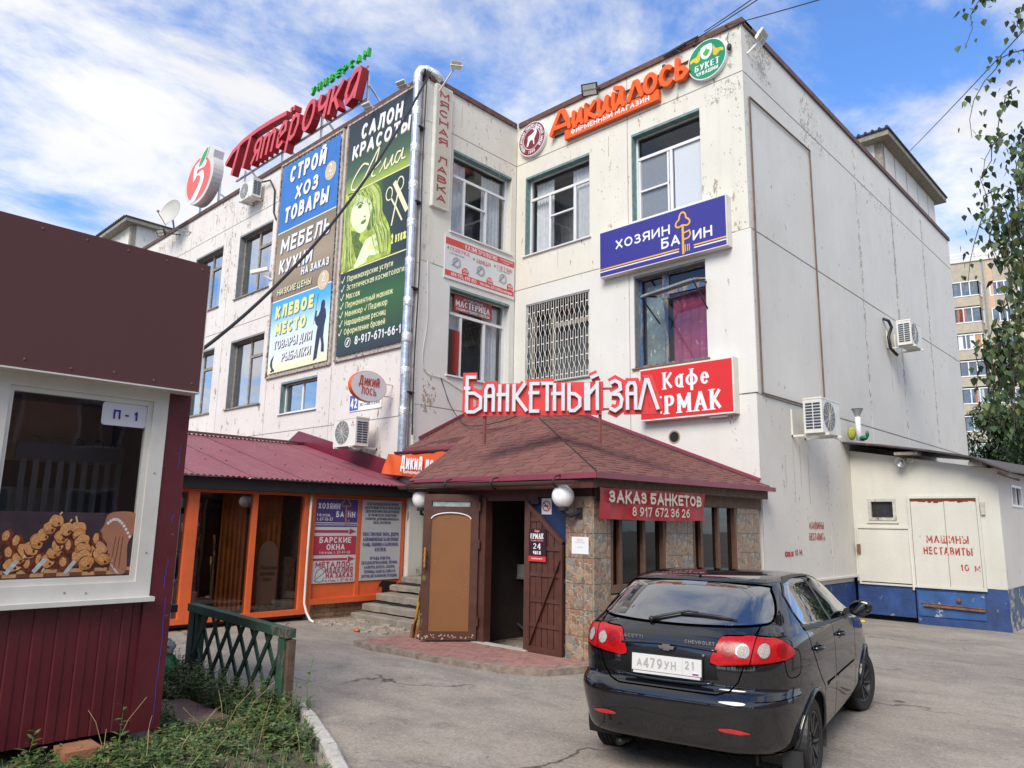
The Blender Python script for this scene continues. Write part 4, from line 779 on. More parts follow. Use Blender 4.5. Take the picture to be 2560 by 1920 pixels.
for u, v in ((11.12, 7.32), (11.92, 7.30), (12.62, 7.32)): mb.disc(u, v, .105, .105, .03, .036, FRR, 20)
part(mb, 'red_print', m_redp, T)
mb = M()
for (u, v), s in zip(((11.12, 7.32), (11.92, 7.30), (12.62, 7.32)), ('250', '1000', '600')): text(mb, s, FRR, u, v, .07, None, .15, 'c', z=.04); text(mb, 'рублей', FRR, u, v-.06, .04, .13, .13, 'c', z=.04)
part(mb, 'price', m_wht, T)
mb = M()
for i, u in enumerate((10.85, 11.62, 12.38)): mb.ring(u, 7.48, .12, .02, .034, FRR, 20); mb.ring(u, 7.48, .085, .012, .0345, FRR, 20); stroke(mb, [(u-.15, 7.38), (u+.02, 7.55)], .035, 0, .036, FRR); text(mb, ('счетчика воды', '+ счетчик', 'с доставкой')[i], FRR, u, 7.65, .055, .45, .12, 'c', z=.034)
part(mb, 'meter_drawing', mat('print_grey', (.25, .28, .30), .5, var=.1), T)
mb = M()
for u, v in ((10.57, 7.78), (11.38, 7.72), (12.08, 7.74), (11.04, 7.94)): mb.disc(u, v, .028, .028, .03, .037, FRR, 12)
part(mb, 'green_dot', m_grnl, T)
T = thing('atelier_sign', 'red tailor shop sign behind the upper pane of the corner window', 'sign', FRR(11.4, 6.4, -.2))
mb = M(); mb.box(10.98, 12.2, 6.42, 6.80, -.165, -.155, FRR); part(mb, 'board', grad('atelier_red', [(0, (.45, .03, .02)), (.5, (.14, .10, .11)), (1, (.40, .03, .03))], 'Y', 10.98, 12.2), T)
mb = M(); text(mb, 'МАСТЕРИЦА', FRR, 11.02, 6.54, .15, 1.1, .2, z=-.150, serif=True); text(mb, 'ПОШИВ И РЕМОНТ ОДЕЖДЫ', FRR, 11.05, 6.45, .06, 1.08, .16, z=-.150); text(mb, 'АТЕЛЬЕ', FRR, 11.25, 6.71, .05, .65, .14, z=-.150); part(mb, 'lettering', m_wht, T)
mb = M(); mb.box(10.77, 11.17, 4.95, 5.95, -.165, -.155, FRR); o = part(mb, 'window_poster', grad('poster_redblack', [(0, (.02, .01, .01)), (.5, (.10, .01, .01)), (1, (.45, .03, .02))], 'Y', 10.77, 11.17)); tag(o, 'dark red poster inside the narrow pane of the tailor shop window', 'poster')

def discsign(T, fr, cu, cv, r, d, rim, face, ry=None):
    mb = M(); mb.disc(cu, cv, r, ry or r, .004, d, fr, 48); part(mb, 'rim', rim, T); mb = M(); mb.disc(cu, cv, r-.02, (ry or r)-.02, d, d+.003, fr, 48); part(mb, 'face', face, T)
def ctext(mb, s, fr, cu, cv, r, h, a0, a1, z, t=.16, flip=False):
    n = len(s)
    for i, ch in enumerate(s):
        a = radians(lerp(a0, a1, (i+.5)/n)); c, q = cos(a), sin(a); p = fr(cu+r*c, cv+r*q, 0)
        if flip: f2 = Fr(p, fr.u*(-q)+fr.v*c, -(fr.u*c+fr.v*q))
        else: f2 = Fr(p, fr.u*q-fr.v*c, fr.u*c+fr.v*q)
        text(mb, ch, f2, 0, -h/2, h, None, t, 'c', z=z)
T = thing('round_moose_sign', 'round maroon sign with white moose in the middle, beside the orange roofline letters', 'sign', FRF(-11.59, 10.7, 0))
discsign(T, FRF, -11.59, 11.14, .45, .10, m_wht, mat('sign_maroon', (.20, .018, .035), .4, var=.04))
mb = M(); mb.ring(-11.59, 11.14, .28, .015, .107, FRF); ctext(mb, 'ЧЕБОКСАРСКИЙ ЛИКЕРО-ВОДОЧНЫЙ ЗАВОД', FRF, -11.59, 11.14, .35, .085, 232, -45, .107); ctext(mb, '1899', FRF, -11.59, 11.14, .35, .085, 250, 290, .107, flip=True)
blob(mb, [(-11.76, 10.98), (-11.72, 11.12), (-11.72, 11.22), (-11.62, 11.26), (-11.52, 11.30), (-11.46, 11.38), (-11.42, 11.30), (-11.44, 11.22), (-11.5, 11.12), (-11.5, 10.98), (-11.53, 10.98), (-11.56, 11.1), (-11.66, 11.08), (-11.7, 10.98)], .107, FRF); stroke(mb, [(-11.5, 11.34), (-11.56, 11.42), (-11.52, 11.36), (-11.44, 11.42), (-11.40, 11.36)], .02, 0, .108, FRF)
part(mb, 'white_print', m_wht, T)
T = thing('round_green_sign', 'round green sign with shield and gold ears near the roof corner', 'sign', FRF(-6.72, 10.7, 0))
discsign(T, FRF, -6.72, 11.15, .44, .10, m_wht, mat('sign_green', (.0, .27, .12), .4, var=.04))
mb = M(); text(mb, 'БУКЕТ', FRF, -6.72, 10.94, .15, .56, .22, 'c', z=.107, serif=True, slant=.05); text(mb, 'ЧУВАШИИ', FRF, -6.72, 10.83, .085, .50, .2, 'c', z=.107, slant=.05); blob(mb, [(-6.84, 11.44), (-6.6, 11.46), (-6.6, 11.25), (-6.72, 11.15), (-6.84, 11.23)], .107, FRF); part(mb, 'white_print', m_wht, T)
mb = M(); blob(mb, [(-6.80, 11.3), (-6.74, 11.36), (-6.72, 11.42), (-6.7, 11.36), (-6.64, 11.32), (-6.72, 11.22)], .110, FRF); part(mb, 'green_leaf_print', m_grnl, T)
mb = M()
for s in (-1, 1):
    blob(mb, [(-6.72+s*.15, 11.2), (-6.72+s*.16, 11.4), (-6.72+s*.22, 11.3), (-6.72+s*.36, 11.26), (-6.72+s*.38, 11.18), (-6.72+s*.3, 11.2), (-6.72+s*.22, 11.14)], .107, FRF)
part(mb, 'gold_print', mat('print_gold_bright', (.75, .50, .03), .5, var=.2, vs=20), T)
# orange brush letters
m_orl = mat('orange_letter', (.83, .11, .005), .4, var=.03)
T = thing('orange_letter_sign', 'orange three dimensional brush letters under the roof edge with orange caption strip', 'sign', FRF(-9, 10.7, 0))
U_ = [[(.05, 1), (.0, .35), (.2, .05), (.5, .2), (.8, .95)], [(.85, 1.0), (.82, .3), (1.0, .02)]]
Lx = [([[(.0, .22), (.45, 1.0), (.62, 1.0), (1.0, .22)], [(-.10, -.02), (.02, .24), (1.0, .20), (1.04, .0)]], -10.86, 10.98, .50, .50), (U_, -10.22, 10.94, .27, .36), ([[(.02, 1), (.05, 0)], [(.9, .95), (.15, .48), (1.0, .03)]], -9.84, 10.92, .28, .42),
 (U_, -9.47, 10.92, .29, .38), (U_+[[(.2, 1.32), (.75, 1.18)]], -9.06, 10.92, .29, .38), ([[(.0, .0), (.45, .95), (.62, .95), (1.0, .02)]], -8.63, 10.96, .34, .40), ([arc(.5, .5, .5, .5, 90, 450, 16)], -8.20, 10.95, .27, .40),
 ([arc(.55, .5, .5, .5, 50, 310, 12)], -7.80, 10.95, .28, .40), ([[(.05, 1.08), (.0, .0)], [(.0, .02), (.55, .0), (1.0, .22), (.6, .5), (.02, .48)]], -7.40, 10.96, .24, .42)]
for sts, x, z_, w2, h2 in Lx:
    bigletter([[(x+a*w2, z_+b*h2) for a, b in st] for st in sts], T, t=.105, z0=.06, z1=.16, fr=FRF, m=m_orl, ms=m_orl, rnd=True)
mb = M(); mb.prism([(-10.5, 10.70), (-7.87, 10.70), (-7.87, 10.94), (-10.5, 10.94)], .03, .13, FRF); part(mb, 'caption_strip', m_orl, T)
mb = M(); text(mb, 'ФИРМЕННЫЙ МАГАЗИН', FRF, -10.3, 10.755, .13, 2.2, .19, z=.135); part(mb, 'caption_lettering', m_wht, T)
mb = M(); mb.bar(FRF(-10.9, 10.95, .03), FRF(-6.95, 11.05, .03), .03); mb.bar(FRF(-10.9, 11.25, .03), FRF(-6.95, 11.35, .03), .03); part(mb, 'mounting_rail', m_blk, T)

T = thing('blue_key_sign', 'long blue box sign with golden key and white letters above the blue framed window', 'sign', FRF(-7.9, 7.0, 0))
m_cob = mat('sign_cobalt', (.035, .03, .25), .4, var=.06, vs=1.5)
mb = M(); mb.box(-9.42, -6.36, 6.97, 8.02, .005, .20, FRF); part(mb, 'sign_box', m_whmet, T); mb = M(); mb.box(-9.40, -6.38, 6.99, 8.0, .20, .204, FRF); part(mb, 'sign_face', m_cob, T)
mb = M(); text(mb, 'ХОЗЯИН', FRF, -8.98, 7.52, .21, 1.36, .18, z=.208); text(mb, 'БА', FRF, -7.83, 7.24, .23, .44, .18, z=.208); text(mb, 'ИН', FRF, -7.10, 7.24, .22, .43, .18, z=.208)
mb.box(-9.4, -7.42, 7.08, 7.105, .204, .208, FRF); mb.box(-7.08, -6.38, 7.08, 7.105, .204, .208, FRF); part(mb, 'white_print', m_wht, T)
def keyprint(T, fr, u, v, s, z):
    mb = M(); pts = []
    for k in range(36):
        a = 2*pi*k/36+pi/2; r = .145+.045*cos(3*(a-pi/2)); pts.append((u+s*r*1.15*cos(a), v+s*(.40+r*1.15*sin(a))))
    stroke(mb, pts+[pts[0]], .045*s, 0, z, fr); stroke(mb, [(u, v+s*.28), (u, v-s*.47)], .06*s, 0, z+.0006, fr)
    stroke(mb, [(u+.02*s, v+.07*s), (u+.18*s, v+.10*s), (u+.21*s, v+.0), (u+.16*s, v-.08*s), (u+.02*s, v-.10*s)], .04*s, 0, z+.001, fr)
    for q in (.06, .12, .17): stroke(mb, [(u+q*s, v-.24*s), (u+q*s, v-.42*s)], .025*s, 0, z+.0015, fr)
    return mb
mb = keyprint(T, FRF, -7.32, 7.40, .82, .21); mb.box(-9.4, -7.42, 7.13, 7.16, .204, .208, FRF); mb.box(-7.08, -6.38, 7.13, 7.16, .204, .208, FRF); part(mb, 'golden_key_print', mat('print_amber', (.80, .42, .04), .4, var=.03), T)
T = thing('red_cafe_sign', 'red box sign with white cafe name on the corner under the blue window', 'sign', FRF(-7.4, 3.7, 0))
mb = M(); mb.box(-8.41, -6.34, 3.7, 4.77, .005, .20, FRF); part(mb, 'sign_box', m_whmet, T); mb = M(); mb.box(-8.39, -6.37, 3.73, 4.74, .20, .204, FRF); part(mb, 'sign_face', mat('sign_red', (.66, .022, .02), .4, var=.03), T)
mb = M(); text(mb, 'Кафе', FRF, -7.86, 4.30, .34, 1.02, .19, z=.208, serif=True, tv=.11); text(mb, 'ЕРМАК', FRF, -8.10, 3.80, .39, 1.5, .21, z=.208, serif=True, tv=.11); part(mb, 'lettering', m_wht, T)
mb = M(); mb.box(-6.9, -6.55, 3.655, 3.695, .06, .14, FRF); part(mb, 'small_lamp', m_whmet, T)

T = thing('oval_projecting_sign', 'oval white sign with orange rim and red letters sticking out by the duct', 'sign', (-12.85, 9.2, 3.95))
FO = Fr((-12.85, 9.10, 4.42), (0, 1, 0), (0, 0, 1))
mb = M(); mb.disc(0, 0, .46, .33, -.11, 0, FO, 48); part(mb, 'rim', mat('sign_orange_rim', (.78, .12, .02), .45, var=.05), T); mb = M(); mb.disc(0, 0, .45, .32, 0, .004, FO, 48); part(mb, 'face', mat('sign_pale', (.72, .70, .71), .45, var=.02), T)
mb = M(); text(mb, 'Дикий', FO, -.27, .01, .20, .52, .13, z=.01, rnd=True, slant=.05); text(mb, 'лось', FO, -.20, -.19, .21, .38, .10, z=.01); part(mb, 'lettering', mat('red_brush', (.50, .04, .02), .5, var=.05), T)
mb = M(); mb.bar((-12.95, 9.5, 4.55), (-12.95, 9.8, 4.55), .025); mb.bar((-12.95, 9.5, 4.28), (-12.95, 9.8, 4.28), .025); part(mb, 'bracket', m_whmet, T)
T = thing('house_number_plate', 'blue and white house number plate with street name behind the oval sign', 'sign', FRW(-13.9, 4.1, 0))
mb = M(); mb.box(-14.56, -13.31, 4.1, 4.5, .004, .02, FRW); part(mb, 'plate', m_wht, T); mb = M(); mb.box(-14.54, -14.2, 4.12, 4.48, .02, .023, FRW); part(mb, 'blue_field', mat('plate_blue', (.06, .10, .42), .4, var=.25, vs=14), T)
mb = M(); text(mb, '42', FRW, -14.37, 4.17, .24, .26, .18, 'c', z=.026); part(mb, 'number', m_wht, T); mb = M(); text(mb, 'ул. СОВЕТСКАЯ', FRW, -14.14, 4.2, .085, .75, .14, z=.024); part(mb, 'street_name', m_navy, T)

# banquet letters on posts over the porch roof
FB = Fr((-8.32, 7.66, 3.23), (cos(radians(31.6)), sin(radians(31.6)), 0), (0, 0, 1))
m_lw = mat('sign_letter_white', (.64, .66, .68), .4, var=.02); m_rb = mat('sign_red_back', (.64, .03, .03), .4, var=.04)
T = thing('banquet_letter_sign', 'large white block letters on a red outline board standing on posts over the porch roof', 'sign', (-7.5, 8.2, 2.85))
def LB(x, sts): return [[(x+a, b) for a, b in st] for st in sts]
BL = [
 (LB(.06, [[(0, .06), (0, .60), (.14, .60)], [(-.05, .43), (.05, .43)], [(.0, .35), (.12, .35), (.22, .28), (.22, .12), (.12, .06), (0, .06)]]), .05),
 (LB(.36, [[(0, .06), (0, .40), (.03, .46), (.10, .46), (.12, .40), (.12, .06)], [(-.03, .30), (.12, .30)]]), .05), (LB(.58, [[(0, .06), (0, .48)], [(.12, .06), (.12, .48)], [(-.05, .32), (.12, .32)]]), .05),
 (LB(.80, [[(0, .06), (0, .48)], [(.17, .49), (.03, .29), (.2, .06)]]), .05), (LB(1.06, [[(.13, .48), (0, .48), (0, .06), (.13, .06)], [(-.04, .34), (.13, .34)]]), .05),
 (LB(1.24, [[(-.02, .48), (.16, .48)], [(.07, .48), (.07, .06)]]), .05), (LB(1.42, [[(0, .06), (0, .48)], [(.13, .06), (.13, .48)], [(-.05, .32), (.13, .32)]]), .05),
 (LB(1.64, [[(0, .48), (0, .06)], [(0, .32), (.09, .31), (.16, .25), (.16, .13), (.08, .06), (0, .06)], [(.25, .06), (.25, .48)]]), .05), (LB(1.93, [[(0, .06), (0, .48)], [(0, .30), (.05, .36), (.13, .45)], [(.13, .06), (.13, .50)], [(.03, .55), (.14, .60)]]), .05),
 (LB(2.25, [[(0, .46), (.07, .50), (.14, .46), (.15, .37), (.02, .30)], [(.02, .30), (.13, .29), (.17, .22), (.15, .11), (.07, .05), (-.01, .09)]]), .05),
 (LB(2.50, [[(0, .06), (0, .40), (.03, .46), (.10, .46), (.12, .40), (.12, .06)], [(-.03, .30), (.12, .30)]]), .05), (LB(2.70, [[(-.03, .06), (.07, .50), (.10, .50), (.24, .06)]]), .05)]
bkL = M()
for sts, t in BL:
    for st in sts: stroke(bkL, [(a, b) for a, b in st], .165, -.03, -.001*random.random(), FB)
bkL.prism([(.02, .0), (2.11, .0), (2.11, .12), (.02, .12)], -.03, -.002, FB); bkL.prism([(2.44, .0), (2.97, .0), (2.97, .1), (2.44, .1)], -.03, -.002, FB); bkL.prism([(.35, .10), (2.1, .10), (2.1, .5), (.35, .5)], -.03, -.003, FB); bkL.prism([(2.5, .1), (2.8, .1), (2.8, .45), (2.5, .45)], -.03, -.003, FB)
part(bkL, 'red_back_board', m_rb, T)
for sts, t in BL:
    mb = M()
    for k, st in enumerate(sts): stroke(mb, st, .050, .001, .055+.001*k, FB)
    part(mb, 'letter', [m_lw], T)
mb = M()
for x in (.33, 2.09): mb.bar(FB(x, -.42, -.05), FB(x, .12, -.05), .035)
mb.bar(FB(.0, .09, -.06), FB(2.9, .09, -.06), .03); mb.bar(FB(.1, .40, -.06), FB(2.7, .40, -.06), .03); part(mb, 'post', mat('post_redbrown', (.22, .06, .05), .6, var=.2), T)
# ---------------------------------------------------------------- equipment on the facades
def aircon(name, label, fr, u0, v0, w=.80, h=.55, d=.28, off=.14, fan='l', bracket=True, logo=None, group=None):
    t = thing(name, label, 'air conditioner', fr(u0+w/2, v0, off), group=group)
    F = Fr(fr(u0, v0, off), fr.u, fr.v)
    mb = M(); mb.box(0, w, 0, h, 0, d, F); mb.box(-.008, w+.008, h-.03, h+.006, -.005, d+.006, F); part(mb, 'casing', m_whmet, t)
    fc = h*.5 if fan == 'l' else w-h*.5
    mb = M(); mb.disc(fc+.01, h*.5, h*.42, h*.42, d+.001, d+.004, F, 32); part(mb, 'fan_opening', mat('ac_fan_dark', (.05, .06, .07), .6, var=.5, vs=20), t)
    mb = M()
    for k in range(1, 8): mb.ring(fc+.01, h*.5, h*.42*k/8+.02, .008, d+.012, F, 28)
    for k in range(12):
        a = 2*pi*k/12; mb.bar(F(fc+.01, h*.5, d+.010), F(fc+.01+h*.43*cos(a), h*.5+h*.43*sin(a), d+.010), .006)
    part(mb, 'fan_grille', m_whmet, t)
    for s in (0, 1):                                     # side louvres
        mb = M(); uu_ = -.006 if s == 0 else w+.006
        for k in range(9):
            z = h*.12+k*h*.085
            for q in (0, 1): mb.box(uu_-.004, uu_+.004, z, z+h*.05, d*(.12+.42*q), d*(.48+.42*q), F)
        part(mb, 'side_louvre', mat('ac_louvre_dark', (.03, .045, .08), .5, var=.2), t)
    if bracket:
        mb = M()
        for uu_ in (w*.15, w*.85): mb = M(); mb.box(uu_-.02, uu_+.02, -.04, -.002, -off, d+.06, F); mb.box(uu_-.02, uu_+.02, -.0401, h*.75, -off, -off+.03, F); part(mb, 'bracket', m_whmet, t)
    if logo:
        mb = M(); x = w*.86 if fan == 'l' else w*.14
        for a in (90, 210, 330):
            c, s = cos(radians(a)), sin(radians(a)); q = .022; px_, py_ = x+q*c, h*.82+q*s
            mb.flat([(px_-s*.0-.022*c, py_-.022*s), (px_-.012*s, py_+.012*c), (px_+.022*c, py_+.022*s), (px_+.012*s, py_-.012*c)], d+.008, F)
        part(mb, 'emblem', m_redp, t); mb = M(); text(mb, logo, F, x, h*.70, .025, .1, .16, 'c', z=d+.008); part(mb, 'maker_lettering', m_navy, t)
    return t
aircon('air_conditioner', 'white air conditioner high on the wing beside the blue banner', FRW, -20.42, 10.93, .82, .56, .28, .12)
mb = M(); curve3 = [FRW(-19.55, 11.4, .15), FRW(-19.15, 11.35, .1), FRW(-18.95, 11.0, .04), FRW(-18.92, 10.3, .03), FRW(-18.75, 10.05, .03)]
o = part(mb.tube(curve3, .025, 8), 'cooling_hose', m_cab, None); tag(o, 'black hose running down beside the blue banner from the upper air conditioner', 'hose')
aircon('air_conditioner', 'beige air conditioner low on the wing under the house number plate', FRW, -14.15, 3.2, .84, .62, .34, .32, logo='MITSUBISHI', bracket=True)
FRS2 = FRS
aircon('air_conditioner', 'large white air conditioner on a long bracket low on the grey side wall', FRS, 14.15, 3.42, .90, .68, .36, .30)
aircon('air_conditioner', 'small air conditioner high on the grey side wall with black hose above', FRS, 20.55, 6.35, .95, .66, .34, .30)
mb = M(); mb.tube([FRS(20.45, 7.1, .02), FRS(20.55, 7.05, .12), FRS(20.7, 6.9, .14), FRS(20.5, 6.6, .1), FRS(20.55, 6.3, .12), FRS(20.8, 6.15, .2)], .04, 8); o = part(mb, 'cooling_hose', m_cab, None, True); tag(o, 'black wavy hose above the small air conditioner on the side wall', 'hose')
mb = M(); mb.tube([FRS(14.9, 3.42, .5), FRS(15.3, 3.38, .55), FRS(15.6, 3.2, .5)], .015, 6); o = part(mb, 'drain_hose', m_wht, None, True); tag(o, 'short white drain hose under the large side wall air conditioner', 'hose')
# spiral duct at the wing corner
T = thing('ventilation_duct', 'tall galvanised ventilation duct wrapped in foil running up the building corner', 'duct', (-12.34, 9.64, 3.0))
DX, DY = -12.33, 9.63
zs = [3.0, 3.9, 4.75, 5.5, 6.3, 7.2, 8.1, 9.0, 9.9, 10.8, 11.6]
rnd = random.Random(2)
for i in range(len(zs)-1):
    mb = M(); mb.lathe([(.098, zs[i]), (.098, zs[i+1])], (DX+rnd.uniform(-.012, .012), DY, 0), n=20); part(mb, 'duct_section', m_galv, T, 60)
    mb = M(); mb.lathe([(.098, zs[i+1]-.10), (.112, zs[i+1]-.07), (.104, zs[i+1]), (.113, zs[i+1]+.07), (.098, zs[i+1]+.11)], (DX, DY, 0), n=16); part(mb, 'foil_joint', mat('crumpled_foil', (.70, .71, .72), .3, metal=.7, var=.3, vs=25, bump=1., bs=30), T, True)
mb = M(); mb.tube([(DX, DY, 11.55), (DX, DY, 11.74), (DX+.03, DY+.05, 11.86), (DX+.10, DY+.18, 11.90), (DX+.18, DY+.36, 11.84), (DX+.24, DY+.52, 11.72)], [.104, .106, .110, .110, .106, .10], 16); part(mb, 'duct_elbow', mat('crumpled_foil', (.7, .7, .7)), T, True)
mb = M()
for z in (4.3, 6.6, 8.6, 10.4): mb = M(); mb.box(DX-.13, DX+.13, z, z+.03, DY-.01, DY+.17, Fr((0, 0, 0), (1, 0, 0), (0, 0, 1), (0, 1, 0))); part(mb, 'wall_bracket', m_blk, T)
# cables down the corner
def cable(pts, r, label, m=m_cab, name='cable'):
    mb = M(); P = [Vector(p) for p in pts]; o = []
    for i in range(len(P)-1):
        a, b, c, d = P[max(i-1, 0)], P[i], P[i+1], P[min(i+2, len(P)-1)]
        for k in range(6): s = k/6; o.append(.5*((2*b)+(c-a)*s+(2*a-5*b+4*c-d)*s*s+(3*b-a-3*c+d)*s**3))
    o.append(P[-1]); return tag(part(mb.tube(o, r, 6), name, m, None, True), label, 'cable')
cable([(-12.15, 9.74, 11.6), (-12.16, 9.73, 9.5), (-12.13, 9.74, 7.0), (-12.16, 9.73, 5.0), (-12.14, 9.74, 3.4)], .018, 'black cable running straight down the corner behind the duct')
cable([FRR(10.0, 7.3, .02), FRR(10.05, 6.0, .02), FRR(9.98, 4.9, .02), FRR(10.6, 4.72, .02), FRR(11.4, 4.45, .02)], .009, 'thin white wire sagging across the corner wall below the tailor window', m_whmet)
cable([FRR(10.5, 4.75, .02), FRR(10.75, 4.2, .05), (-11.6, 10.6, 3.75), (-10.6, 10.0, 3.50), (-9.4, 9.6, 3.45), (-8.6, 9.3, 3.5)], .009, 'thin dark wire hanging from the corner wall over the shingled roof')
A = Vector((-12.05, 9.75, 11.72)); Bp = Vector((-9.9, 3.2, 2.98)); pts = [(A+(Bp-A)*(i/24))-Vector((0, 0, 1))*0.0*4*(i/24)*(1-i/24) for i in range(25)]
SAGC = 1.0
pts = [p-Vector((0, 0, SAGC*4*(i/24)*(1-i/24))) for i, p in enumerate(pts)]
mb = M(); o = part(mb.tube([(-12.2, 9.72, 11.66), (-12.12, 9.66, 11.80)]+pts, .027, 7), 'overhead_cable', m_cab, None, True); tag(o, 'thick black cable swooping from the duct top down across the banners', 'cable')
for a, b, l in ((FRF(-6.75, 11.80, .1), (-2.22, 8.93, 9.35), 'upper of the two close overhead wires leaving the roof corner above the green sign'), (FRF(-6.95, 11.72, .1), (-.89, 9.02, 9.52), 'lower of the two close overhead wires leaving the roof corner above the green sign'),
                (FRF(-6.31, 11.74, .05), (-1.06, 9.7, 8.63), 'single thin wire leaving the very tip of the building corner'), ((-6.3, 25.5, 13.94), (-.78, 12.65, 9.68), 'thin wire rising from the rooftop shed into the clouds')):
    a = Vector(a); b = Vector(b); mb = M(); o = part(mb.tube([a+(b-a)*(i/12)-Vector((0, 0, .04*4*(i/12)*(1-i/12))) for i in range(13)], .011, 5), 'overhead_wire', m_cab, None, True); tag(o, l, 'wire')
T = thing('insulator_bracket', 'dark iron insulator bracket lying along the roof edge above the green round sign', 'bracket', FRF(-7.4, 11.7, .1))
mb = M(); mb.bar(FRF(-7.75, 11.68, .1), FRF(-7.2, 11.74, .1), .045); mb.bar(FRF(-7.3, 11.74, .1), FRF(-6.9, 11.76, .1), .03); mb.bar(FRF(-7.45, 11.70, .1), FRF(-7.3, 11.58, .1), .025); part(mb, 'iron_bar', m_blk, T)
mb = M(); mb.sphere(FRF(-7.0, 11.6, .1), .05, 10, 8); mb.sphere(FRF(-6.22, 11.2, .08), .05, 10, 8, (1, 1, 1.6)); mb.sphere(FRF(-7.75, 11.45, .08), .045, 10, 8); part(mb, 'insulator', m_blk, T, True)
cable([FRF(-6.24, 11.55, .05), FRF(-6.27, 11.4, .06), FRF(-6.22, 11.28, .06)], .008, 'short loop of wire hanging beside the green round sign')
# flood lights, cameras, dish
def flood(name, label, p, aim, s=.2, arm=None, body=m_blk, grp=None):
    t = thing(name, label, 'floodlight', p, group=grp); p = Vector(p); a = Vector(aim).normalized(); u = a.cross(Vector((0, 0, 1))).normalized(); F = Fr(p, u, u.cross(a)*-1 if False else (a.cross(u)*-1).normalized()*1); F.n = a
    mb = M(); mb.box(-s, s, -s*.75, s*.75, -.05, 0, F); mb.box(-s*.7, s*.7, -s*.5, s*.5, -.10, -.051, F); part(mb, 'housing', body, t)
    mb = M(); mb.box(-s*.82, s*.82, -s*.6, s*.6, .001, .006, F); part(mb, 'lamp_glass', mat('lamp_lens', (.42, .42, .38), .2, var=.1, vs=20), t)
    if arm: mb = M(); mb.bar(arm, p, .03); mb.bar(p+u*(-s-.02), p+u*(s+.02), .02); part(mb, 'arm', body if body != m_blk else m_blk, t)
    return t
flood('floodlight', 'square black floodlight at the roof edge above the orange letters', FRF(-9.59, 11.55, .33), (.45, -1, -.6), .19, arm=FRF(-9.5, 11.72, 0))
flood('floodlight', 'white floodlight on a slanted pole above the narrow vertical sign', (-11.32, 9.9, 11.66), (.8, -.6, -.6), .13, arm=(-11.95, 9.95, 11.3), body=m_whmet)
flood('floodlight', 'white floodlight on the side wall roof edge next to the building corner', FRS(13.2, 11.42, .28), (1, .1, -.8), .16, arm=FRS(13.05, 11.1, 0), body=m_whmet)
flood('floodlight', 'small floodlight over the salon banner nearest the silver duct', FRW(-12.8, 11.62, .28), (.1, -.6, -1), .13, arm=FRW(-12.8, 11.72, 0), body=m_whmet)
flood('floodlight', 'small floodlight over the salon banner nearest the blue banner', FRW(-14.15, 11.60, .28), (.1, -.6, -1), .13, arm=FRW(-14.15, 11.72, 0), body=m_whmet)
flood('floodlight', 'small black floodlight under the satellite dish', FRW(-26.1, 11.45, .5), (.5, -1, -.6), .16, arm=FRW(-25.6, 11.4, 0))
T = thing('satellite_dish', 'pale grey satellite dish on the roof edge beyond the apple sign', 'satellite dish', FRW(-25.2, 11.2, 0))
F = Vector((.30, -1, .22)).normalized(); mb = M(); mb.lathe([(.0, 0), (.2, .02), (.38, .075), (.5, .13), (.505, .135), (.5, .12), (.38, .06), (.0, -.015)], FRW(-25.35, 11.95, .45), F, n=32); part(mb, 'dish', mat('dish_grey', (.50, .49, .45), .5, var=.06), T, 40)
mb = M(); mb.tube([FRW(-25.4, 11.5, .6), FRW(-25.1, 11.75, 1.0)], .015, 6); mb.sphere(FRW(-25.08, 11.8, 1.02), .05, 10, 8); mb.bar(FRW(-24.7, 11.25, 0), FRW(-25.3, 11.45, .35), .04); mb.bar(FRW(-25.3, 11.4, .35), FRW(-25.35, 11.8, .42), .05); part(mb, 'feed_arm', m_reveal, T)
T = thing('security_camera', 'white bullet security camera beside the tan banner field', 'camera', FRW(-18.8, 8.3, 0))
mb = M(); mb.bar(FRW(-18.75, 8.25, .01), FRW(-19.0, 8.42, .2), .03); part(mb, 'arm', m_whmet, T); mb = M(); mb.bar(FRW(-18.8, 8.55, .12), FRW(-19.2, 8.45, .42), .13, .10); part(mb, 'housing', m_whmet, T)
T = thing('horn_lamp', 'round horn lamp on a bent bracket under the annex roof', 'lamp', (-4.85, 17.1, 3.0))
mb = M(); mb.lathe([(.02, 0), (.07, .04), (.08, .14), (.11, .2), (.10, .2), (.03, .12)], (-4.8, 17.22, 3.12), (-.35, -.8, -.5), n=20); part(mb, 'lamp_body', m_galv, T, 40); mb = M(); mb.tube([(-4.72, 17.34, 3.28), (-4.66, 17.2, 3.2), (-4.62, 17.12, 3.05), (-4.75, 17.14, 3.0)], .012, 6); part(mb, 'bracket', m_reveal, T, True)

# ---------------------------------------------------------------- orange pavilion (left) with maroon roof
SX = -12.3; FP = Fr((SX, 0, 0), (0, 1, 0), (0, 0, 1))          # (y, z, out = +X)
P = thing('orange_pavilion', 'orange framed glass shop pavilion with maroon corrugated roof against the building', 'pavilion', (SX, 7, -.15))
posts = [(3.15, 3.40), (5.26, 5.44), (6.40, 6.50), (7.40, 7.64), (8.61, 8.70), (9.68, 9.76)]
for a, b in posts:
    mb = M(); z0 = -.02 if b < 7.7 else .12; z0 = -.1 if a < 5.2 else z0; mb.box(a, b, z0, 2.06, -.09, .04 if b-a > .15 else .01, FP); part(mb, 'post', m_orange, P)
mb = M(); mb.box(1.5, 7.64, -.05, .04, -.07, .045, FP); mb.box(7.64, 9.76, .10, .20, -.07, .05, FP); part(mb, 'bottom_rail', m_orange, P)
mb = M(); mb.box(1.5, 9.76, 2.05, 2.10, -.07, .05, FP); part(mb, 'top_rail', m_orange, P)
for a, b in ((7.64, 8.61), (8.70, 9.68)):
    mb = M(); mb.box(a, b, .20, 2.05, -.05, -.01, FP); part(mb, 'infill_board', m_orange, P)
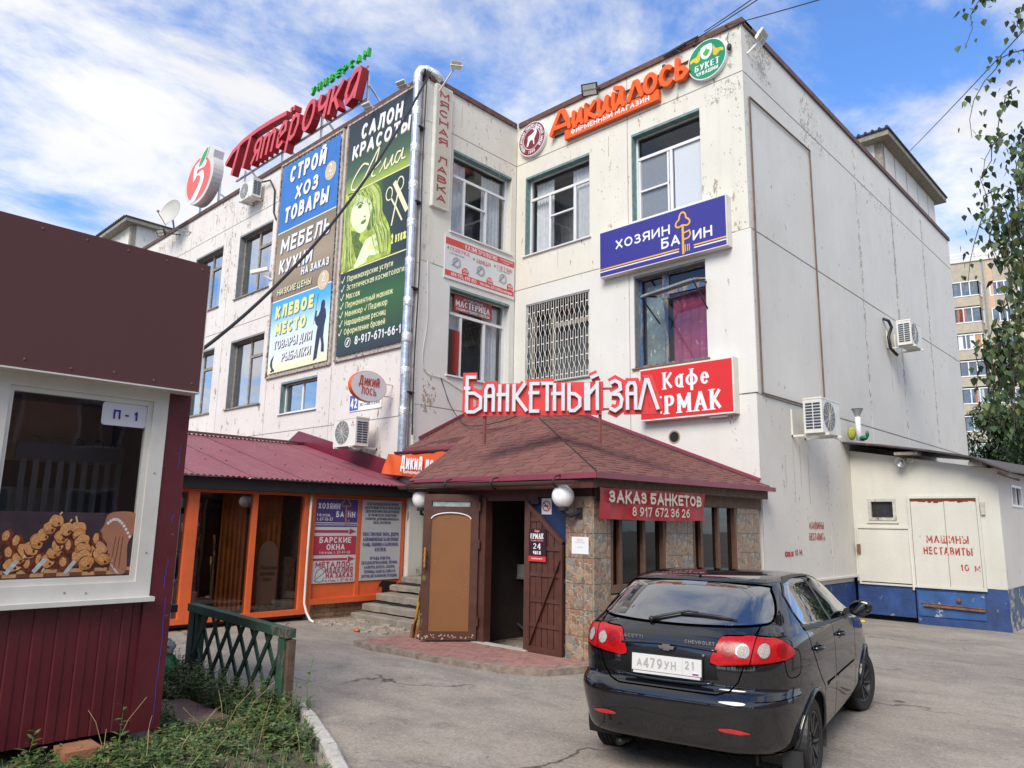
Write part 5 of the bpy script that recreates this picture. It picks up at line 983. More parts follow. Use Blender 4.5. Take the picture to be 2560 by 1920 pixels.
for a, b in ((1.6, 3.15), (3.40, 5.26), (5.44, 6.40), (6.50, 7.40)):
    mb = M(); mb.flat([(a, .04), (b, .04), (b, 2.05), (a, 2.05)], -.03, FP); part(mb, 'pane', glassmat('shop_glass', (.55, .52, .5), .08), P)
mb = M(); mb.box(7.64, 9.72, -.3, .10, -.2, -.06, FP); part(mb, 'plinth_mortar', m_joint, P)
rnd = random.Random(11); pr = None
for r in range(4):
    for k in range(9):
        a = 7.66+k*.235+(.11 if r % 2 else 0)
        if a > 9.62: continue
        mb = M(); mb.box(a, min(a+.215, 9.72), -.21+r*.078, -.21+r*.078+.066, -.06, -.045+rnd.random()*.006, FP)
        part(mb, 'brick', mat('plinth_brick_%d' % (k % 3), [(.30, .17, .09), (.36, .22, .12), (.24, .15, .09)][k % 3], .9, var=.3, vs=14, bump=.4), P)
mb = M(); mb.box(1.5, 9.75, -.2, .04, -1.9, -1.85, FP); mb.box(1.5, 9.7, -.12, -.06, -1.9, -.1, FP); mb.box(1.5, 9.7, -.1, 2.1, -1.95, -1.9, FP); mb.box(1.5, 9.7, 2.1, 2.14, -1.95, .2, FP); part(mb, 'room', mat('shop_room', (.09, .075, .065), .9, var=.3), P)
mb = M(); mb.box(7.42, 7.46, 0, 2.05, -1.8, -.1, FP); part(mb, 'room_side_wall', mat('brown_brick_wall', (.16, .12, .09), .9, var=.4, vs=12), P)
for (s0, s1, w0) in ((5.93, 6.38, .0), (6.52, 7.06, .1)):
    mb = M(); n = 26
    for i in range(n+1):
        x = lerp(s0, s1, i/n); mb.v += [FP(x, .08+w0*0, -.16+.04*sin(i*1.3)), FP(x, 2.04, -.16+.02*sin(i*1.3+.4))]
    mb.f = [(2*i, 2*i+2, 2*i+3, 2*i+1) for i in range(n)]; mb.mi = [0]*n; part(mb, 'orange_curtain', mat('orange_brown_cloth', (.42, .14, .03), .9, var=.3, vs=4, streak=.4), P, True)
mb = M(); pts = [(6.65, .15), (7.02, .15), (7.02, 1.0)]+arc(6.83, 1.0, .19, .24, 0, 180, 12)+[(6.65, .15)]; mb.prism(pts[:-1], -.12, -.11, FP); part(mb, 'display_panel', mat('display_brown', (.40, .27, .20), .8, var=.1), P)
mb = M(); text(mb, 'Балконы', FP, 6.7, .75, .07, .3, .14, z=-.1); text(mb, 'Витражи', FP, 6.7, .65, .07, .26, .14, z=-.1); text(mb, 'Окна', FP, 6.75, .55, .07, .16, .14, z=-.1); part(mb, 'display_lettering', mat('display_dark', (.2, .07, .03), .7, var=0), P)
mb = M(); mb.box(7.2, 7.38, .06, .95, -.5, -.12, FP); mb.box(5.5, 5.56, .06, .95, -.4, -.1, FP); part(mb, 'brick_pier', mat('brown_brick_wall', (.2, .15, .1)), P)
mb = M(); mb.sphere(FP(7.0, .12, -.25), .12, 12, 8, (1.2, 1.6, .8)); part(mb, 'rubbish_sack', m_blk, P, True)
mb = M(); mb.box(1.3, 9.78, 2.10, 2.30, -.35, .22, FP); part(mb, 'eave_fascia', mat('dark_eave', (.018, .014, .014), .7, var=.2), P)
# corrugated roof built as sheets
m_roofp = mat('maroon_roof_sheet', (.205, .048, .068), .45, var=.10, vs=2.5, dirt=.3, dcol=(.26, .12, .13), spec=.5)
ex, ez, rx, rz = SX+.32, 2.31, -16.5, 3.44; y = 1.2; rnd = random.Random(4)
while y < 9.7:
    y1 = min(y+1.0, 9.78); n = int(round((y1-y)/.0125)); mb = M(); lift = .006*(int(y*10) % 2)
    rowpts = []
    for i in range(n+1):
        yy = lerp(y, y1+.03, i/n); ph = ((yy % .10)/.10); h = .022*max(0, min(1, (.5-abs(ph-.5))*5-.6))
        mb.v += [Vector((ex, yy, ez+h+lift)), Vector((rx, yy, rz+h+lift)), Vector((ex, yy, ez+h+lift-.004))]
    for i in range(n): mb.f += [(3*i+1, 3*i, 3*i+3, 3*i+4), (3*i, 3*i+2, 3*i+5, 3*i+3)]
    mb.mi = [0]*len(mb.f); part(mb, 'roof_sheet', m_roofp, P)
    y = y1
mb = M(); mb.bar((rx+.02, 1.2, rz+.05), (rx+.02, 9.78, rz+.05), .28, .03); mb.bar((rx, 1.2, rz), (rx-4, 1.2, 2.4), .02); part(mb, 'ridge_cap', m_roofp, P)
mb = M(); mb.poly([(rx, 1.2, rz), (rx, 9.78, rz), (-20.5, 9.78, 2.3), (-20.5, 1.2, 2.3)]); part(mb, 'back_roof', m_roofp, P)
mb = M()
sl_ = (rz-ez)/(rx-ex)
for i in range(60):
    xx = ex+(rx-ex)*rnd.choice([.06, .3, .55, .8]); yy = 1.5+.4*int(rnd.random()*20)+.05; mb.lathe([(.012, 0), (.014, .012), (.0, .014)], (xx, yy, ez+sl_*(xx-ex)+.024), n=6)
stuff(part(mb, 'screw_heads', m_blk, P))
mb = M(); mb.prism([(-17.3, 3.50), (-16.65, 3.80), (-13.0, 2.93), (-12.3, 2.62), (-12.6, 2.47), (-16.5, 3.44)], .03, .07, FRW); part(mb, 'wall_flashing', mat('maroon_flashing', (.16, .012, .03), .35, var=.1), P)
mb = M(); mb.tube([FP(7.50, 2.15, .09), FP(7.49, .8, .09), FP(7.49, .15, .09), FP(7.5, 0, .16), FP(7.5, -.12, .3), FP(7.5, -.15, .42)], .022, 10); o = part(mb, 'drain_pipe', mat('white_pvc_pipe', (.74, .72, .68), .4, var=.05, dirt=.2), None, True); tag(o, 'thin white plastic drain pipe on the orange pavilion, bent outward at the bottom', 'pipe')
mb = M(); mb.box(5.12, 5.19, .0, 1.95, -.12, -.06, FP); part(mb, 'white_strip', m_wht, P)
mb = M(); mb.box(9.78, 10.02, -.1, 2.35, -.2, -.02, FP); part(mb, 'grey_end_strip', mat('greygreen_panel', (.10, .125, .12), .6, var=.1), P)
mb = M(); mb.flat([(9.14, .24), (9.2, .4), (9.27, .46), (9.62, .42), (9.62, .28), (9.4, .24), (9.3, .13), (9.26, .2), (9.28, .34), (9.2, .36)], .003, FP); part(mb, 'torn_gap', m_dark, P)
# signs on the pavilion
T = thing('arrow_sign', 'purple, white and red arrow sign on the orange pavilion beside the white drain pipe', 'sign', FP(8.1, .47, .01))
mb = M(); mb.box(7.64, 8.60, .47, 2.03, -.008, .012, FP); part(mb, 'board', mat('board_white', (.6, .6, .6)), T)
mb = M(); mb.box(7.65, 8.59, 1.50, 2.02, .012, .015, FP); part(mb, 'purple_field', mat('purple_print', (.10, .06, .22), .5, var=.05), T)
mb = M(); mb.box(7.65, 8.59, .98, 1.33, .012, .015, FP); mb.box(7.66, 8.4, 1.39, 1.44, .012, .016, FP); mb.flat([(8.42, 1.36), (8.58, 1.415), (8.42, 1.47)], .016, FP); mb.box(7.66, 8.4, .88, .92, .012, .016, FP); mb.flat([(8.42, .85), (8.58, .9), (8.42, .95)], .016, FP)
text(mb, 'МЕТАЛЛО-', FP, 7.72, .755, .1, .82, .2, z=.016); text(mb, 'ИЗДЕЛИЯ', FP, 7.92, .655, .1, .62, .2, z=.016); text(mb, 'НА ЗАКАЗ', FP, 7.95, .555, .1, .6, .2, z=.016); text(mb, '1-й этаж, т. 37-18-42', FP, 7.88, .49, .05, .68, .14, z=.016)
part(mb, 'red_print', mat('faded_red_print', (.50, .05, .09), .5, var=.1), T)
mb = M(); text(mb, 'ХОЗЯИН', FP, 7.70, 1.83, .11, .48, .2, z=.018); text(mb, 'БА', FP, 8.1, 1.68, .11, .17, .2, z=.018); text(mb, 'ИН', FP, 8.36, 1.68, .11, .17, .2, z=.018); text(mb, '1-й этаж,', FP, 7.68, 1.69, .06, .3, .15, z=.018); text(mb, 'т. 67-76-37', FP, 7.68, 1.61, .06, .35, .15, z=.018)
mb.box(7.65, 8.59, 1.565, 1.578, .015, .018, FP); mb.box(7.65, 8.59, 1.53, 1.54, .015, .018, FP); text(mb, 'БАРСКИЕ', FP, 7.77, 1.20, .11, .7, .2, z=.018); text(mb, 'ОКНА', FP, 7.93, 1.07, .11, .4, .2, z=.018); text(mb, '1-й этаж, т. 37-97-69', FP, 7.78, 1.0, .05, .68, .14, z=.018); part(mb, 'white_print', m_wht, T)
part(keyprint(T, FP, 8.315, 1.76, .5, .02), 'key_print', mat('faded_copper_print', (.45, .22, .17), .5, var=.1), T)
mb = M(); curve(mb, [(7.72, .56), (7.75, .68), (7.85, .74), (7.9, .66), (7.82, .6), (7.72, .52), (7.85, .5), (7.92, .58)], .008, FP, .016); part(mb, 'figure_drawing', m_shd, T)
T = thing('goods_list_sign', 'plain white board of dark lettering on the orange pavilion beside the steps', 'sign', FP(9.2, .47, .01))
mb = M(); mb.box(8.70, 9.67, .48, 2.03, -.008, .012, FP); part(mb, 'board', mat('board_grey', (.58, .58, .60), .5, var=.03), T)
mb = M(); ls = [('ОБОИ, КАРНИЗЫ ДЛЯ ШТОР, КРАСКИ,', .78), ('ДЕКОРАТИВНЫЕ ШТУКАТУРКИ И ЭМАЛИ,', .86), ('ДВЕРИ МЕЖКОМНАТНЫЕ ДЕРЕВЯННЫЕ', .84), ('(В ТОМ ЧИСЛЕ НЕСТАНДАРТНЫХ', .70), ('РАЗМЕРОВ), ДЕРЕВЯННАЯ МЕБЕЛЬ НА', .82), ('ЗАКАЗ, ХОЗТОВАРЫ.', .44)]
for i, (s, w_) in enumerate(ls): text(mb, s, FP, 9.19, 1.925-i*.072, .052, w_, .17, 'c', z=.016)
part(mb, 'lettering', mat('print_grey_violet', (.12, .11, .17), .5, var=0), T); mb = M()
for i, (s, w_) in enumerate([('ПЛАСТИКОВЫЕ ОКНА, ДВЕРИ,', .88), ('АЛЮМИНИЕВЫЕ БАЛКОННЫЕ', .87), ('РАМЫ, ОБШИВКА БАЛКОНОВ,', .87), ('КРЕПЕЖ.', .28)]): text(mb, s, FP, 9.18, 1.33-i*.1, .07, w_, .17, 'c', z=.016)
for i, (s, w_) in enumerate([('ОГРАДЫ, РЕШЕТКИ,', .5), ('БЕСЕДКИ,ПЕЧИ БАННЫЕ, ПЕРИЛА,', .88), ('КАЛИТКИ, ВОРОТА, ЗАБОРЫ,', .74), ('ТЕПЛИЦЫ, НАВЕСЫ, КОВКА И', .76), ('ДРУГИЕ МЕТАЛЛОКОНСТРУКЦИИ.', .86)]): text(mb, s, FP, 9.18, .87-i*.085, .058, w_, .17, 'c', z=.016)
part(mb, 'lettering', mat('print_violet', (.11, .11, .28), .5, var=0), T)

# ---------------------------------------------------------------- steps beside the pavilion
T = thing('concrete_steps', 'five broken grey concrete steps between the orange pavilion and the open brown door', 'steps', (-11, 9, -.17))
sy = [(8.42, -.18, -.07), (8.70, -.04, .08), (8.98, .12, .25), (9.33, .29, .39), (9.62, .43, .54)]
def rough_slab(x0, x1, y0, y1, z0, z1, seed, m, name, T, r=.014, nx=14):
    mb = M(); rn = random.Random(seed); nyy = 3; ring = []
    for i in range(nx+1):
        x = lerp(x0, x1, i/nx); e = rn.uniform(-r, r)*1.6
        mb.v += [Vector((x, y0+e+.006, z0+rn.uniform(-r, r)*.4)), Vector((x, y0+e+rn.uniform(-.004, .004), z1-.02)), Vector((x, y0+.025+abs(e), z1+rn.uniform(-r, r)*.4)), Vector((x, y1, z1)), Vector((x, y1, z0))]
    for i in range(nx):
        for k in range(5): a = 5*i+k; b_ = 5*i+(k+1) % 5; mb.f.append((a, b_, b_+5, a+5))
    mb.f += [(0, 4, 3, 2, 1), tuple(5*nx+k for k in range(5))]; mb.f = [tuple(reversed(f)) for f in mb.f]; mb.mi = [0]*len(mb.f); return part(mb, name, m, T)
for i, (y0, z0, z1) in enumerate(sy): rough_slab(-12.12+.0*i, -9.65, y0, y0+.75, z0, z1, i, m_conc, 'step', T)
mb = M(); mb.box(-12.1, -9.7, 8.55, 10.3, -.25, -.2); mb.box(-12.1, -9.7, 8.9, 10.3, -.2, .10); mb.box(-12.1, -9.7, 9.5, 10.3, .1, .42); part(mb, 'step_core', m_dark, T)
rough_slab(-12.1, -9.9, 9.95, 10.5, .60, .70, 9, m_conc, 'step', T)
# back door recess of the passage
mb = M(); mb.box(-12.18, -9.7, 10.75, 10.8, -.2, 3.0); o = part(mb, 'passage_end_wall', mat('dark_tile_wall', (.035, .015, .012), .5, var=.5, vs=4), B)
mb = M(); mb.box(-12.05, -11.85, 10.2, 10.3, .3, 2.5); part(mb, 'passage_door_frame', mat('pale_greygreen', (.42, .44, .42), .7, var=.1), B)

# orange banner over the passage
T = thing('orange_cloth_banner', 'wrinkled orange cloth banner hanging over the passage under the porch eave', 'banner', (-11.5, 9.45, 2.5))
mb = M(); n = 30; FBn = Fr((0, 9.45, 0), (1, 0, 0), (0, 0, 1))
P0, P1, P2, P3 = (-12.75, 2.60), (-11.05, 2.44), (-10.45, 2.99), (-12.55, 3.0)
def bp(a, b): 
    x = lerp(lerp(P0[0], P1[0], a), lerp(P3[0], P2[0], a), b); z = lerp(lerp(P0[1], P1[1], a), lerp(P3[1], P2[1], a), b)-.05*sin(pi*a)*(b); return x, z
for j in range(9):
    for i in range(n+1):
        x, z = bp(i/n, j/8); mb.v.append(FBn(x, z, .03*sin(i*.9+j*.7)*(.3+.7*abs(sin(i*.35)))))
for j in range(8):
    for i in range(n): a = j*(n+1)+i; mb.f.append((a, a+1, a+n+2, a+n+1)); mb.mi.append(0)
part(mb, 'cloth', mat('orange_cloth', (.72, .11, .02), .6, var=.08), T, True)
mb = M(); FBt = Fr((0, 9.40, -.0), (.996, 0, -.07), (0.05, 0, 1)); text(mb, 'Дикий лось', FBt, -12.15, 1.83, .26, 1.28, .16, z=.02, rnd=True); text(mb, 'ФИРМЕННЫЙ МАГАЗИН', FBt, -12.05, 1.73, .06, .95, .16, z=.02); part(mb, 'lettering', m_wht, T)
# ---------------------------------------------------------------- cafe porch
PO = thing('cafe_porch', 'tiled cafe entrance porch with red brown shingle roof against the building corner', 'porch', (-7.5, 9, -.1))
C_, E_, E2, H0, U1, U2, PK, LW = (-5.75, 7.63, 2.28), (-5.75, 12.86, 2.31), (-5.985, 12.82, 2.41), (-8.75, 9.9, 3.47), (-12.18, 9.55, 3.07), (-10.6, 9.6, 3.07), (-12.18, 12.82, 4.79), (-9.62, 7.72, 2.28)
polys = [([LW, C_, H0, U2], [(0, 1, 2), (0, 2, 3)]), ([C_, E_, H0], [(0, 1, 2)]), ([U1, U2, H0, PK], [(0, 1, 2), (0, 2, 3)]), ([H0, E_, E2, PK], [(0, 1, 2), (0, 2, 3)])]
m_rb = mat('roof_felt', (.10, .035, .03), .9, var=.2)
mb = M()
for vs, ts in polys:
    for t in ts: mb.poly([vs[i] for i in t]); mb.poly([Vector(vs[i])-Vector((0, 0, .05)) for i in reversed(t)])
part(mb, 'roof_deck', m_rb, PO)
m_sh = [mat('shingle_%d' % k, c, .88, var=.16, vs=9, bump=.35, bs=120) for k, c in enumerate([(.180, .071, .058), (.166, .066, .055), (.195, .078, .064), (.158, .067, .058)])]
def clip(poly, a, b):      # keep left of a->b (2d)
    o = []; n = len(poly)
    def s(p): return (b[0]-a[0])*(p[1]-a[1])-(b[1]-a[1])*(p[0]-a[0])
    for i in range(n):
        p, q = poly[i], poly[(i+1) % n]; sp, sq = s(p), s(q)
        if sp >= 0: o.append(p)
        if sp*sq < 0: t = sp/(sp-sq); o.append((p[0]+(q[0]-p[0])*t, p[1]+(q[1]-p[1])*t))
    return o
def zat(vs, ts, x, y):
    best = None
    for t in ts:
        a, b, c = [Vector(vs[i]) for i in t]; d = (b.y-c.y)*(a.x-c.x)+(c.x-b.x)*(a.y-c.y)
        l1 = ((b.y-c.y)*(x-c.x)+(c.x-b.x)*(y-c.y))/d; l2 = ((c.y-a.y)*(x-c.x)+(a.x-c.x)*(y-c.y))/d; l3 = 1-l1-l2; k = min(l1, l2, l3)
        if best is None or k > best[0]: best = (k, l1*a.z+l2*b.z+l3*c.z)
    return best[1]
tabs = []; rnd = random.Random(8)
for pi_, (vs, ts) in enumerate(polys):
    P2d = [(v[0], v[1]) for v in vs]
    if pi_ in (0, 2): ud, vd, o = (1, 0), (0, 1), (0, 7.60 if pi_ == 0 else 9.48)
    else: ud, vd, o = (0, 1), (-1, 0), (-5.70, 0)
    for r in range(60):
        v0 = r*.118
        for c in range(-45, 60):
            u0 = c*.30+(.15 if r % 2 else 0)+.05*(r % 3); hi = (c+r) % 2
            def W2(u, v): return (o[0]+ud[0]*u+vd[0]*v, o[1]+ud[1]*u+vd[1]*v)
            q = [W2(u0, v0+.03), W2(u0+.03, v0), W2(u0+.26, v0), W2(u0+.292, v0+.03), W2(u0+.292, v0+.138), W2(u0, v0+.138)]
            for k in range(len(P2d)):
                q = clip(q, P2d[k], P2d[(k+1) % len(P2d)])
                if len(q) < 3: break
            if len(q) < 3: continue
            ar = abs(sum(q[i][0]*q[(i+1) % len(q)][1]-q[(i+1) % len(q)][0]*q[i][1] for i in range(len(q))))/2
            if ar < .002: continue
            top = []
            for x, y in q:
                vv = (x-o[0])*vd[0]+(y-o[1])*vd[1]; k = min(1, max(0, (vv-v0)/.15)); top.append(Vector((x, y, zat(vs, ts, x, y)+lerp(.018 if hi else .010, .004, k))))
            tabs.append((top, (top[0]-Vector((0, 0, 1.65))).length, rnd.randrange(4)))
tabs.sort(key=lambda t: t[1])
rest = [M() for _ in range(4)]
for i, (top, d, k) in enumerate(tabs):
    mb = M() if i < 295 else rest[k]; n = len(top); b0 = len(mb.v)
    mb.add(top+[p-Vector((0, 0, .012)) for p in top], [tuple(range(n))]+[(j, n+j, n+(j+1) % n, (j+1) % n) for j in range(n)])
    if i < 295: part(mb, 'shingle', m_sh[k], PO)
allr = M(); allr.v = []; 
for k, r_ in enumerate(rest):
    b0 = len(allr.v); allr.v += r_.v; allr.f += [tuple(i+b0 for i in f) for f in r_.f]; allr.mi += [k]*len(r_.f)
if allr.v: stuff(part(allr, 'shingles', m_sh, PO))
m_drip = mat('maroon_drip_edge', (.24, .05, .075), .4, var=.1)
mb = M()
for a, b in ((LW, C_), (C_, E_), (U1, U2)): mb.bar(Vector(a)-Vector((0, 0, .02)), Vector(b)-Vector((0, 0, .02)), .03, .075)
mb.bar(LW, U2, .03, .03); mb.bar(FRR(9.96, 3.36, .02), FRR(12.8, 4.82, .02), .04, .06); mb.bar(FRF(-6.0, 2.47, .02), FRF(-12.1, 4.82, .02), .04, .06); part(mb, 'drip_edge', m_drip, PO)
mb = M(); mb.bar(Vector(C_)+Vector((0, 0, .03)), Vector(H0)+Vector((0, 0, .03)), .012, .01); part(mb, 'hip_seam', m_blk, PO)
m_gut = mat('brown_gutter', (.085, .055, .052), .35, var=.15, dirt=.2, dcol=(.2, .17, .15))
mb = M()
def gutter(mb, a, b, r=.062):
    a = Vector(a); b = Vector(b); d = (b-a).normalized(); s = d.cross(Vector((0, 0, 1))).normalized(); n = 9; i0 = len(mb.v)
    for p in (a, b):
        for k in range(n): t = pi*k/(n-1); mb.v.append(p+s*r*cos(t)-Vector((0, 0, 1))*r*sin(t))
        for k in range(n): t = pi*k/(n-1); mb.v.append(p+s*(r-.006)*cos(t)-Vector((0, 0, 1))*(r-.006)*sin(t))
    f = []
    for k in range(n-1): f += [(i0+k, i0+k+1, i0+2*n+k+1, i0+2*n+k), (i0+n+k+1, i0+n+k, i0+3*n+k, i0+3*n+k+1)]
    for e in (0, 2*n): f.append(tuple(i0+e+k for k in range(n)))
    mb.f += f; mb.mi += [0]*len(f)
gutter(mb, (-9.72, 7.60, 2.20), (-6.02, 7.52, 2.19)); part(mb, 'gutter', m_gut, PO, 40); mb = M(); gutter(mb, (-12.3, 9.46, 3.03), (-10.5, 9.48, 3.0), .055); part(mb, 'gutter', m_gut, PO, 40)
for x in (-9.4, -8.5, -7.5, -6.35): mb = M(); mb.tube([(x, 7.62, 2.27), (x, 7.52, 2.25), (x, 7.46, 2.18), (x, 7.50, 2.12), (x, 7.57, 2.11)], .012, 6); part(mb, 'gutter_hook', m_blk, PO, True)
m_brw = mat('brown_painted_wood', (.085, .030, .020), .55, var=.25, vs=7, bump=.25, bs=50, streak=.2, dirt=.15, dcol=(.2, .13, .1)); m_beam = mat('weathered_beam', (.13, .085, .055), .8, var=.3, vs=8, bump=.4)
mb = M(); mb.box(-9.6, -5.85, 7.68, 7.78, 2.10, 2.24); mb.box(-9.5, -6.03, 7.9, 8.0, 2.0, 2.2); mb.box(-9.5, -8.13, 7.93, 8.0, -.1, 2.0); mb.box(-7.2, -6.98, 7.9, 8.0, 1.90, 2.0); mb.box(-8.15, -7.19, 7.9, 8.0, 1.95, 2.0)
part(mb, 'front_beam', m_brw, PO)
mb = M(); mb.box(-5.95, -5.86, 7.72, 12.80, 2.12, 2.27); mb.box(-6.12, -6.0, 7.95, 12.8, 1.94, 2.22); part(mb, 'side_beam', m_beam, PO)
mb = M(); mb.poly([(-9.55, 7.66, 2.245), (-5.8, 7.66, 2.245), (-5.8, 12.8, 2.245), (-9.55, 12.8, 2.245)]); mb.box(-12.15, -9.6, 9.6, 12.8, 2.9, 2.95); mb.box(-9.55, -9.50, 8.0, 12.8, -.2, 2.24); part(mb, 'ceiling', m_brw, PO)
mb = M()
for y in (8.15, 10.6, 11.85): mb = M(); mb.lathe([(.055, 0), (.055, .12)], (-5.98, y, 2.19), (1, 0, 0), 14); part(mb, 'beam_end', m_beam, PO)
# tiles
def tilemat(k):
    m = bpy.data.materials.new('stone_print_tile_%d' % k); m.use_nodes = True; nt = m.node_tree; N = nt.nodes; L = nt.links; b = N['Principled BSDF']; b.inputs['Roughness'].default_value = .35
    g = N.new('ShaderNodeTexCoord'); mp = N.new('ShaderNodeMapping'); L.new(g.outputs['Object'], mp.inputs[0]); mp.inputs['Location'].default_value = (k*.37, k*1.3, k*.7)
    n = N.new('ShaderNodeTexNoise'); n.inputs['Scale'].default_value = 7; L.new(mp.outputs[0], n.inputs[0]); ad = N.new('ShaderNodeMixRGB'); ad.inputs[0].default_value = .10; L.new(mp.outputs[0], ad.inputs[1]); L.new(n.outputs[1], ad.inputs[2])
    v = N.new('ShaderNodeTexVoronoi'); v.inputs['Scale'].default_value = 13.5; L.new(ad.outputs[0], v.inputs['Vector']); v2 = N.new('ShaderNodeTexVoronoi'); v2.feature = 'DISTANCE_TO_EDGE'; v2.inputs['Scale'].default_value = 13.5; L.new(ad.outputs[0], v2.inputs['Vector'])
    s = N.new('ShaderNodeSeparateColor'); L.new(v.outputs['Color'], s.inputs[0]); cr = N.new('ShaderNodeValToRGB'); L.new(s.outputs[0], cr.inputs[0]); e = cr.color_ramp.elements; cr.color_ramp.interpolation = 'CONSTANT'
    cols = [(0, (.23, .135, .085)), (.25, (.31, .20, .125)), (.45, (.17, .165, .16)), (.58, (.28, .165, .11)), (.76, (.35, .255, .175)), (.9, (.23, .21, .19))]
    while len(e) < len(cols): e.new(.5)
    for i, (p, c) in enumerate(cols): e[i].position = p; e[i].color = (*c, 1)
    n2 = N.new('ShaderNodeTexNoise'); n2.inputs['Scale'].default_value = 40; n2.inputs['Detail'].default_value = 5; L.new(mp.outputs[0], n2.inputs[0]); mm = N.new('ShaderNodeMixRGB'); mm.blend_type = 'OVERLAY'; mm.inputs[0].default_value = .6; L.new(cr.outputs[0], mm.inputs[1]); L.new(n2.outputs[0], mm.inputs[2])
    gr = N.new('ShaderNodeMapRange'); L.new(v2.outputs[0], gr.inputs[0]); gr.inputs[1].default_value = .03; gr.inputs[2].default_value = .06; mx = N.new('ShaderNodeMixRGB'); L.new(gr.outputs[0], mx.inputs[0]); mx.inputs[1].default_value = (.40, .34, .26, 1); L.new(mm.outputs[0], mx.inputs[2]); L.new(mx.outputs[0], b.inputs['Base Color']); bp = N.new('ShaderNodeBump'); bp.inputs['Strength'].default_value = .7; bp.inputs['Distance'].default_value = .012; L.new(gr.outputs[0], bp.inputs['Height']); L.new(bp.outputs[0], b.inputs['Normal']); return m
m_tile = [tilemat(k) for k in range(3)]; m_grt = mat('tile_grout', (.36, .31, .24), .9, var=.15)
tc_ = 0
def tiles(fr, u0, u1, v0, v1, nm='tile'):
    global tc_
    mb = M(); mb.box(u0, u1, v0, v1, -.05, .004, fr); part(mb, 'tile_backing', m_grt, PO)
    ue = [u0]; 
    while ue[-1] < u1-.02: ue.append(min(u1, ue[-1]+.30))
    ve = [v0]; zr = [z for z in (.21, .54, .87, 1.20, 1.52, 1.85) if v0+.03 < z < v1-.03]; ve += zr+[v1]
    for i in range(len(ue)-1):
        for j in range(len(ve)-1):
            mb = M(); mb.box(ue[i]+.004, ue[i+1]-.004, ve[j]+.004, ve[j+1]-.004, .004, .014, fr); part(mb, nm, m_tile[tc_ % 3], PO); tc_ += 1
FPF = Fr((0, 7.9, 0), (1, 0, 0), (0, 0, 1)); FPS = Fr((-6.02, 0, 0), (0, 1, 0), (0, 0, 1))
tiles(FPF, -6.47, -6.02, -.12, 2.0)
tiles(FPS, 7.9, 8.27, .0, 1.95); tiles(FPS, 9.66, 10.42, .0, 1.95); tiles(FPS, 11.90, 12.72, .0, 1.95); tiles(FPS, 8.27, 9.66, -.1, .72); tiles(FPS, 10.42, 11.90, -.1, .72)
mb = M(); mb.box(-6.0, 0, 0, .1, 0, .1); mb = M(); mb.box(7.9, 12.8, -.3, .2, -.1, .03, FPS); part(mb, 'render_plinth', m_conc, PO)
m_wfr = mat('brown_window_wood', (.15, .075, .045), .6, var=.2, vs=8, bump=.2)
for a, b, ms in ((8.28, 9.65, (8.55, 9.12)), (10.45, 11.88, (10.75, 11.3))):
    mb = M(); mb.box(a, b, .74, .84, -.12, .02, FPS); mb.box(a, a+.06, .84, 1.95, -.12, 0, FPS); mb.box(b-.06, b, .84, 1.95, -.12, 0, FPS)
    for m_ in ms: mb.box(m_-.035, m_+.035, .84, 1.95, -.12, -.02, FPS)
    w_ = part(mb, 'window', m_wfr, PO); mb = M(); mb.flat([(a+.05, .84), (b-.05, .84), (b-.05, 1.95), (a+.05, 1.95)], -.07, FPS); part(mb, 'pane', glassmat('cafe_dark_glass', (.22, .22, .23), -.03), w_)
mb = M(); mb.box(-8.6, -8.5, 8.0, 12.7, -.2, 2.2); mb.box(-9.55, -6.1, 12.72, 12.78, -.2, 2.2); part(mb, 'inner_wall', mat('dark_brown_interior', (.05, .035, .03), .8, var=.3), PO)
# doorway interior: brick wall with sill and planters
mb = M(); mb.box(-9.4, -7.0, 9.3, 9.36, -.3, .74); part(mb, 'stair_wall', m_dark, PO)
rnd = random.Random(6); m_db = mat('dark_brick', (.09, .05, .04), .8, var=.4, vs=6)
for r in range(8):
    for c in range(9):
        a = -9.3+c*.26+(.13 if r % 2 else 0); mb = M(); mb.box(a, a+.25, 9.285, 9.3, -.28+r*.125, -.28+r*.125+.115)
        if a < -7.2: part(mb, 'dark_brick', m_db, PO)
mb = M(); mb.box(-9.4, -7.0, 9.1, 9.4, .74, .77); part(mb, 'inner_sill', mat('pale_sill', (.33, .34, .35), .6, var=.05), PO)
mb = M(); mb.box(-9.5, -6.9, 9.9, 9.95, .77, 2.2); part(mb, 'inner_window_dark', mat('night_glass', (.015, .017, .025), .15, var=0), PO)
mb = M(); mb.box(-8.83, -8.80, 9.86, 9.9, .77, 1.9); mb.box(-9.4, -7.9, 9.86, 9.9, 1.85, 1.9); part(mb, 'inner_window_bar', m_reveal, PO)
mb = M(); mb.tube([(-9.1, 9.2, .28), (-7.9, 9.1, -.22)], .022, 8); part(mb, 'stair_handrail', mat('dull_steel', (.12, .13, .14), .4, metal=.5), PO, True)
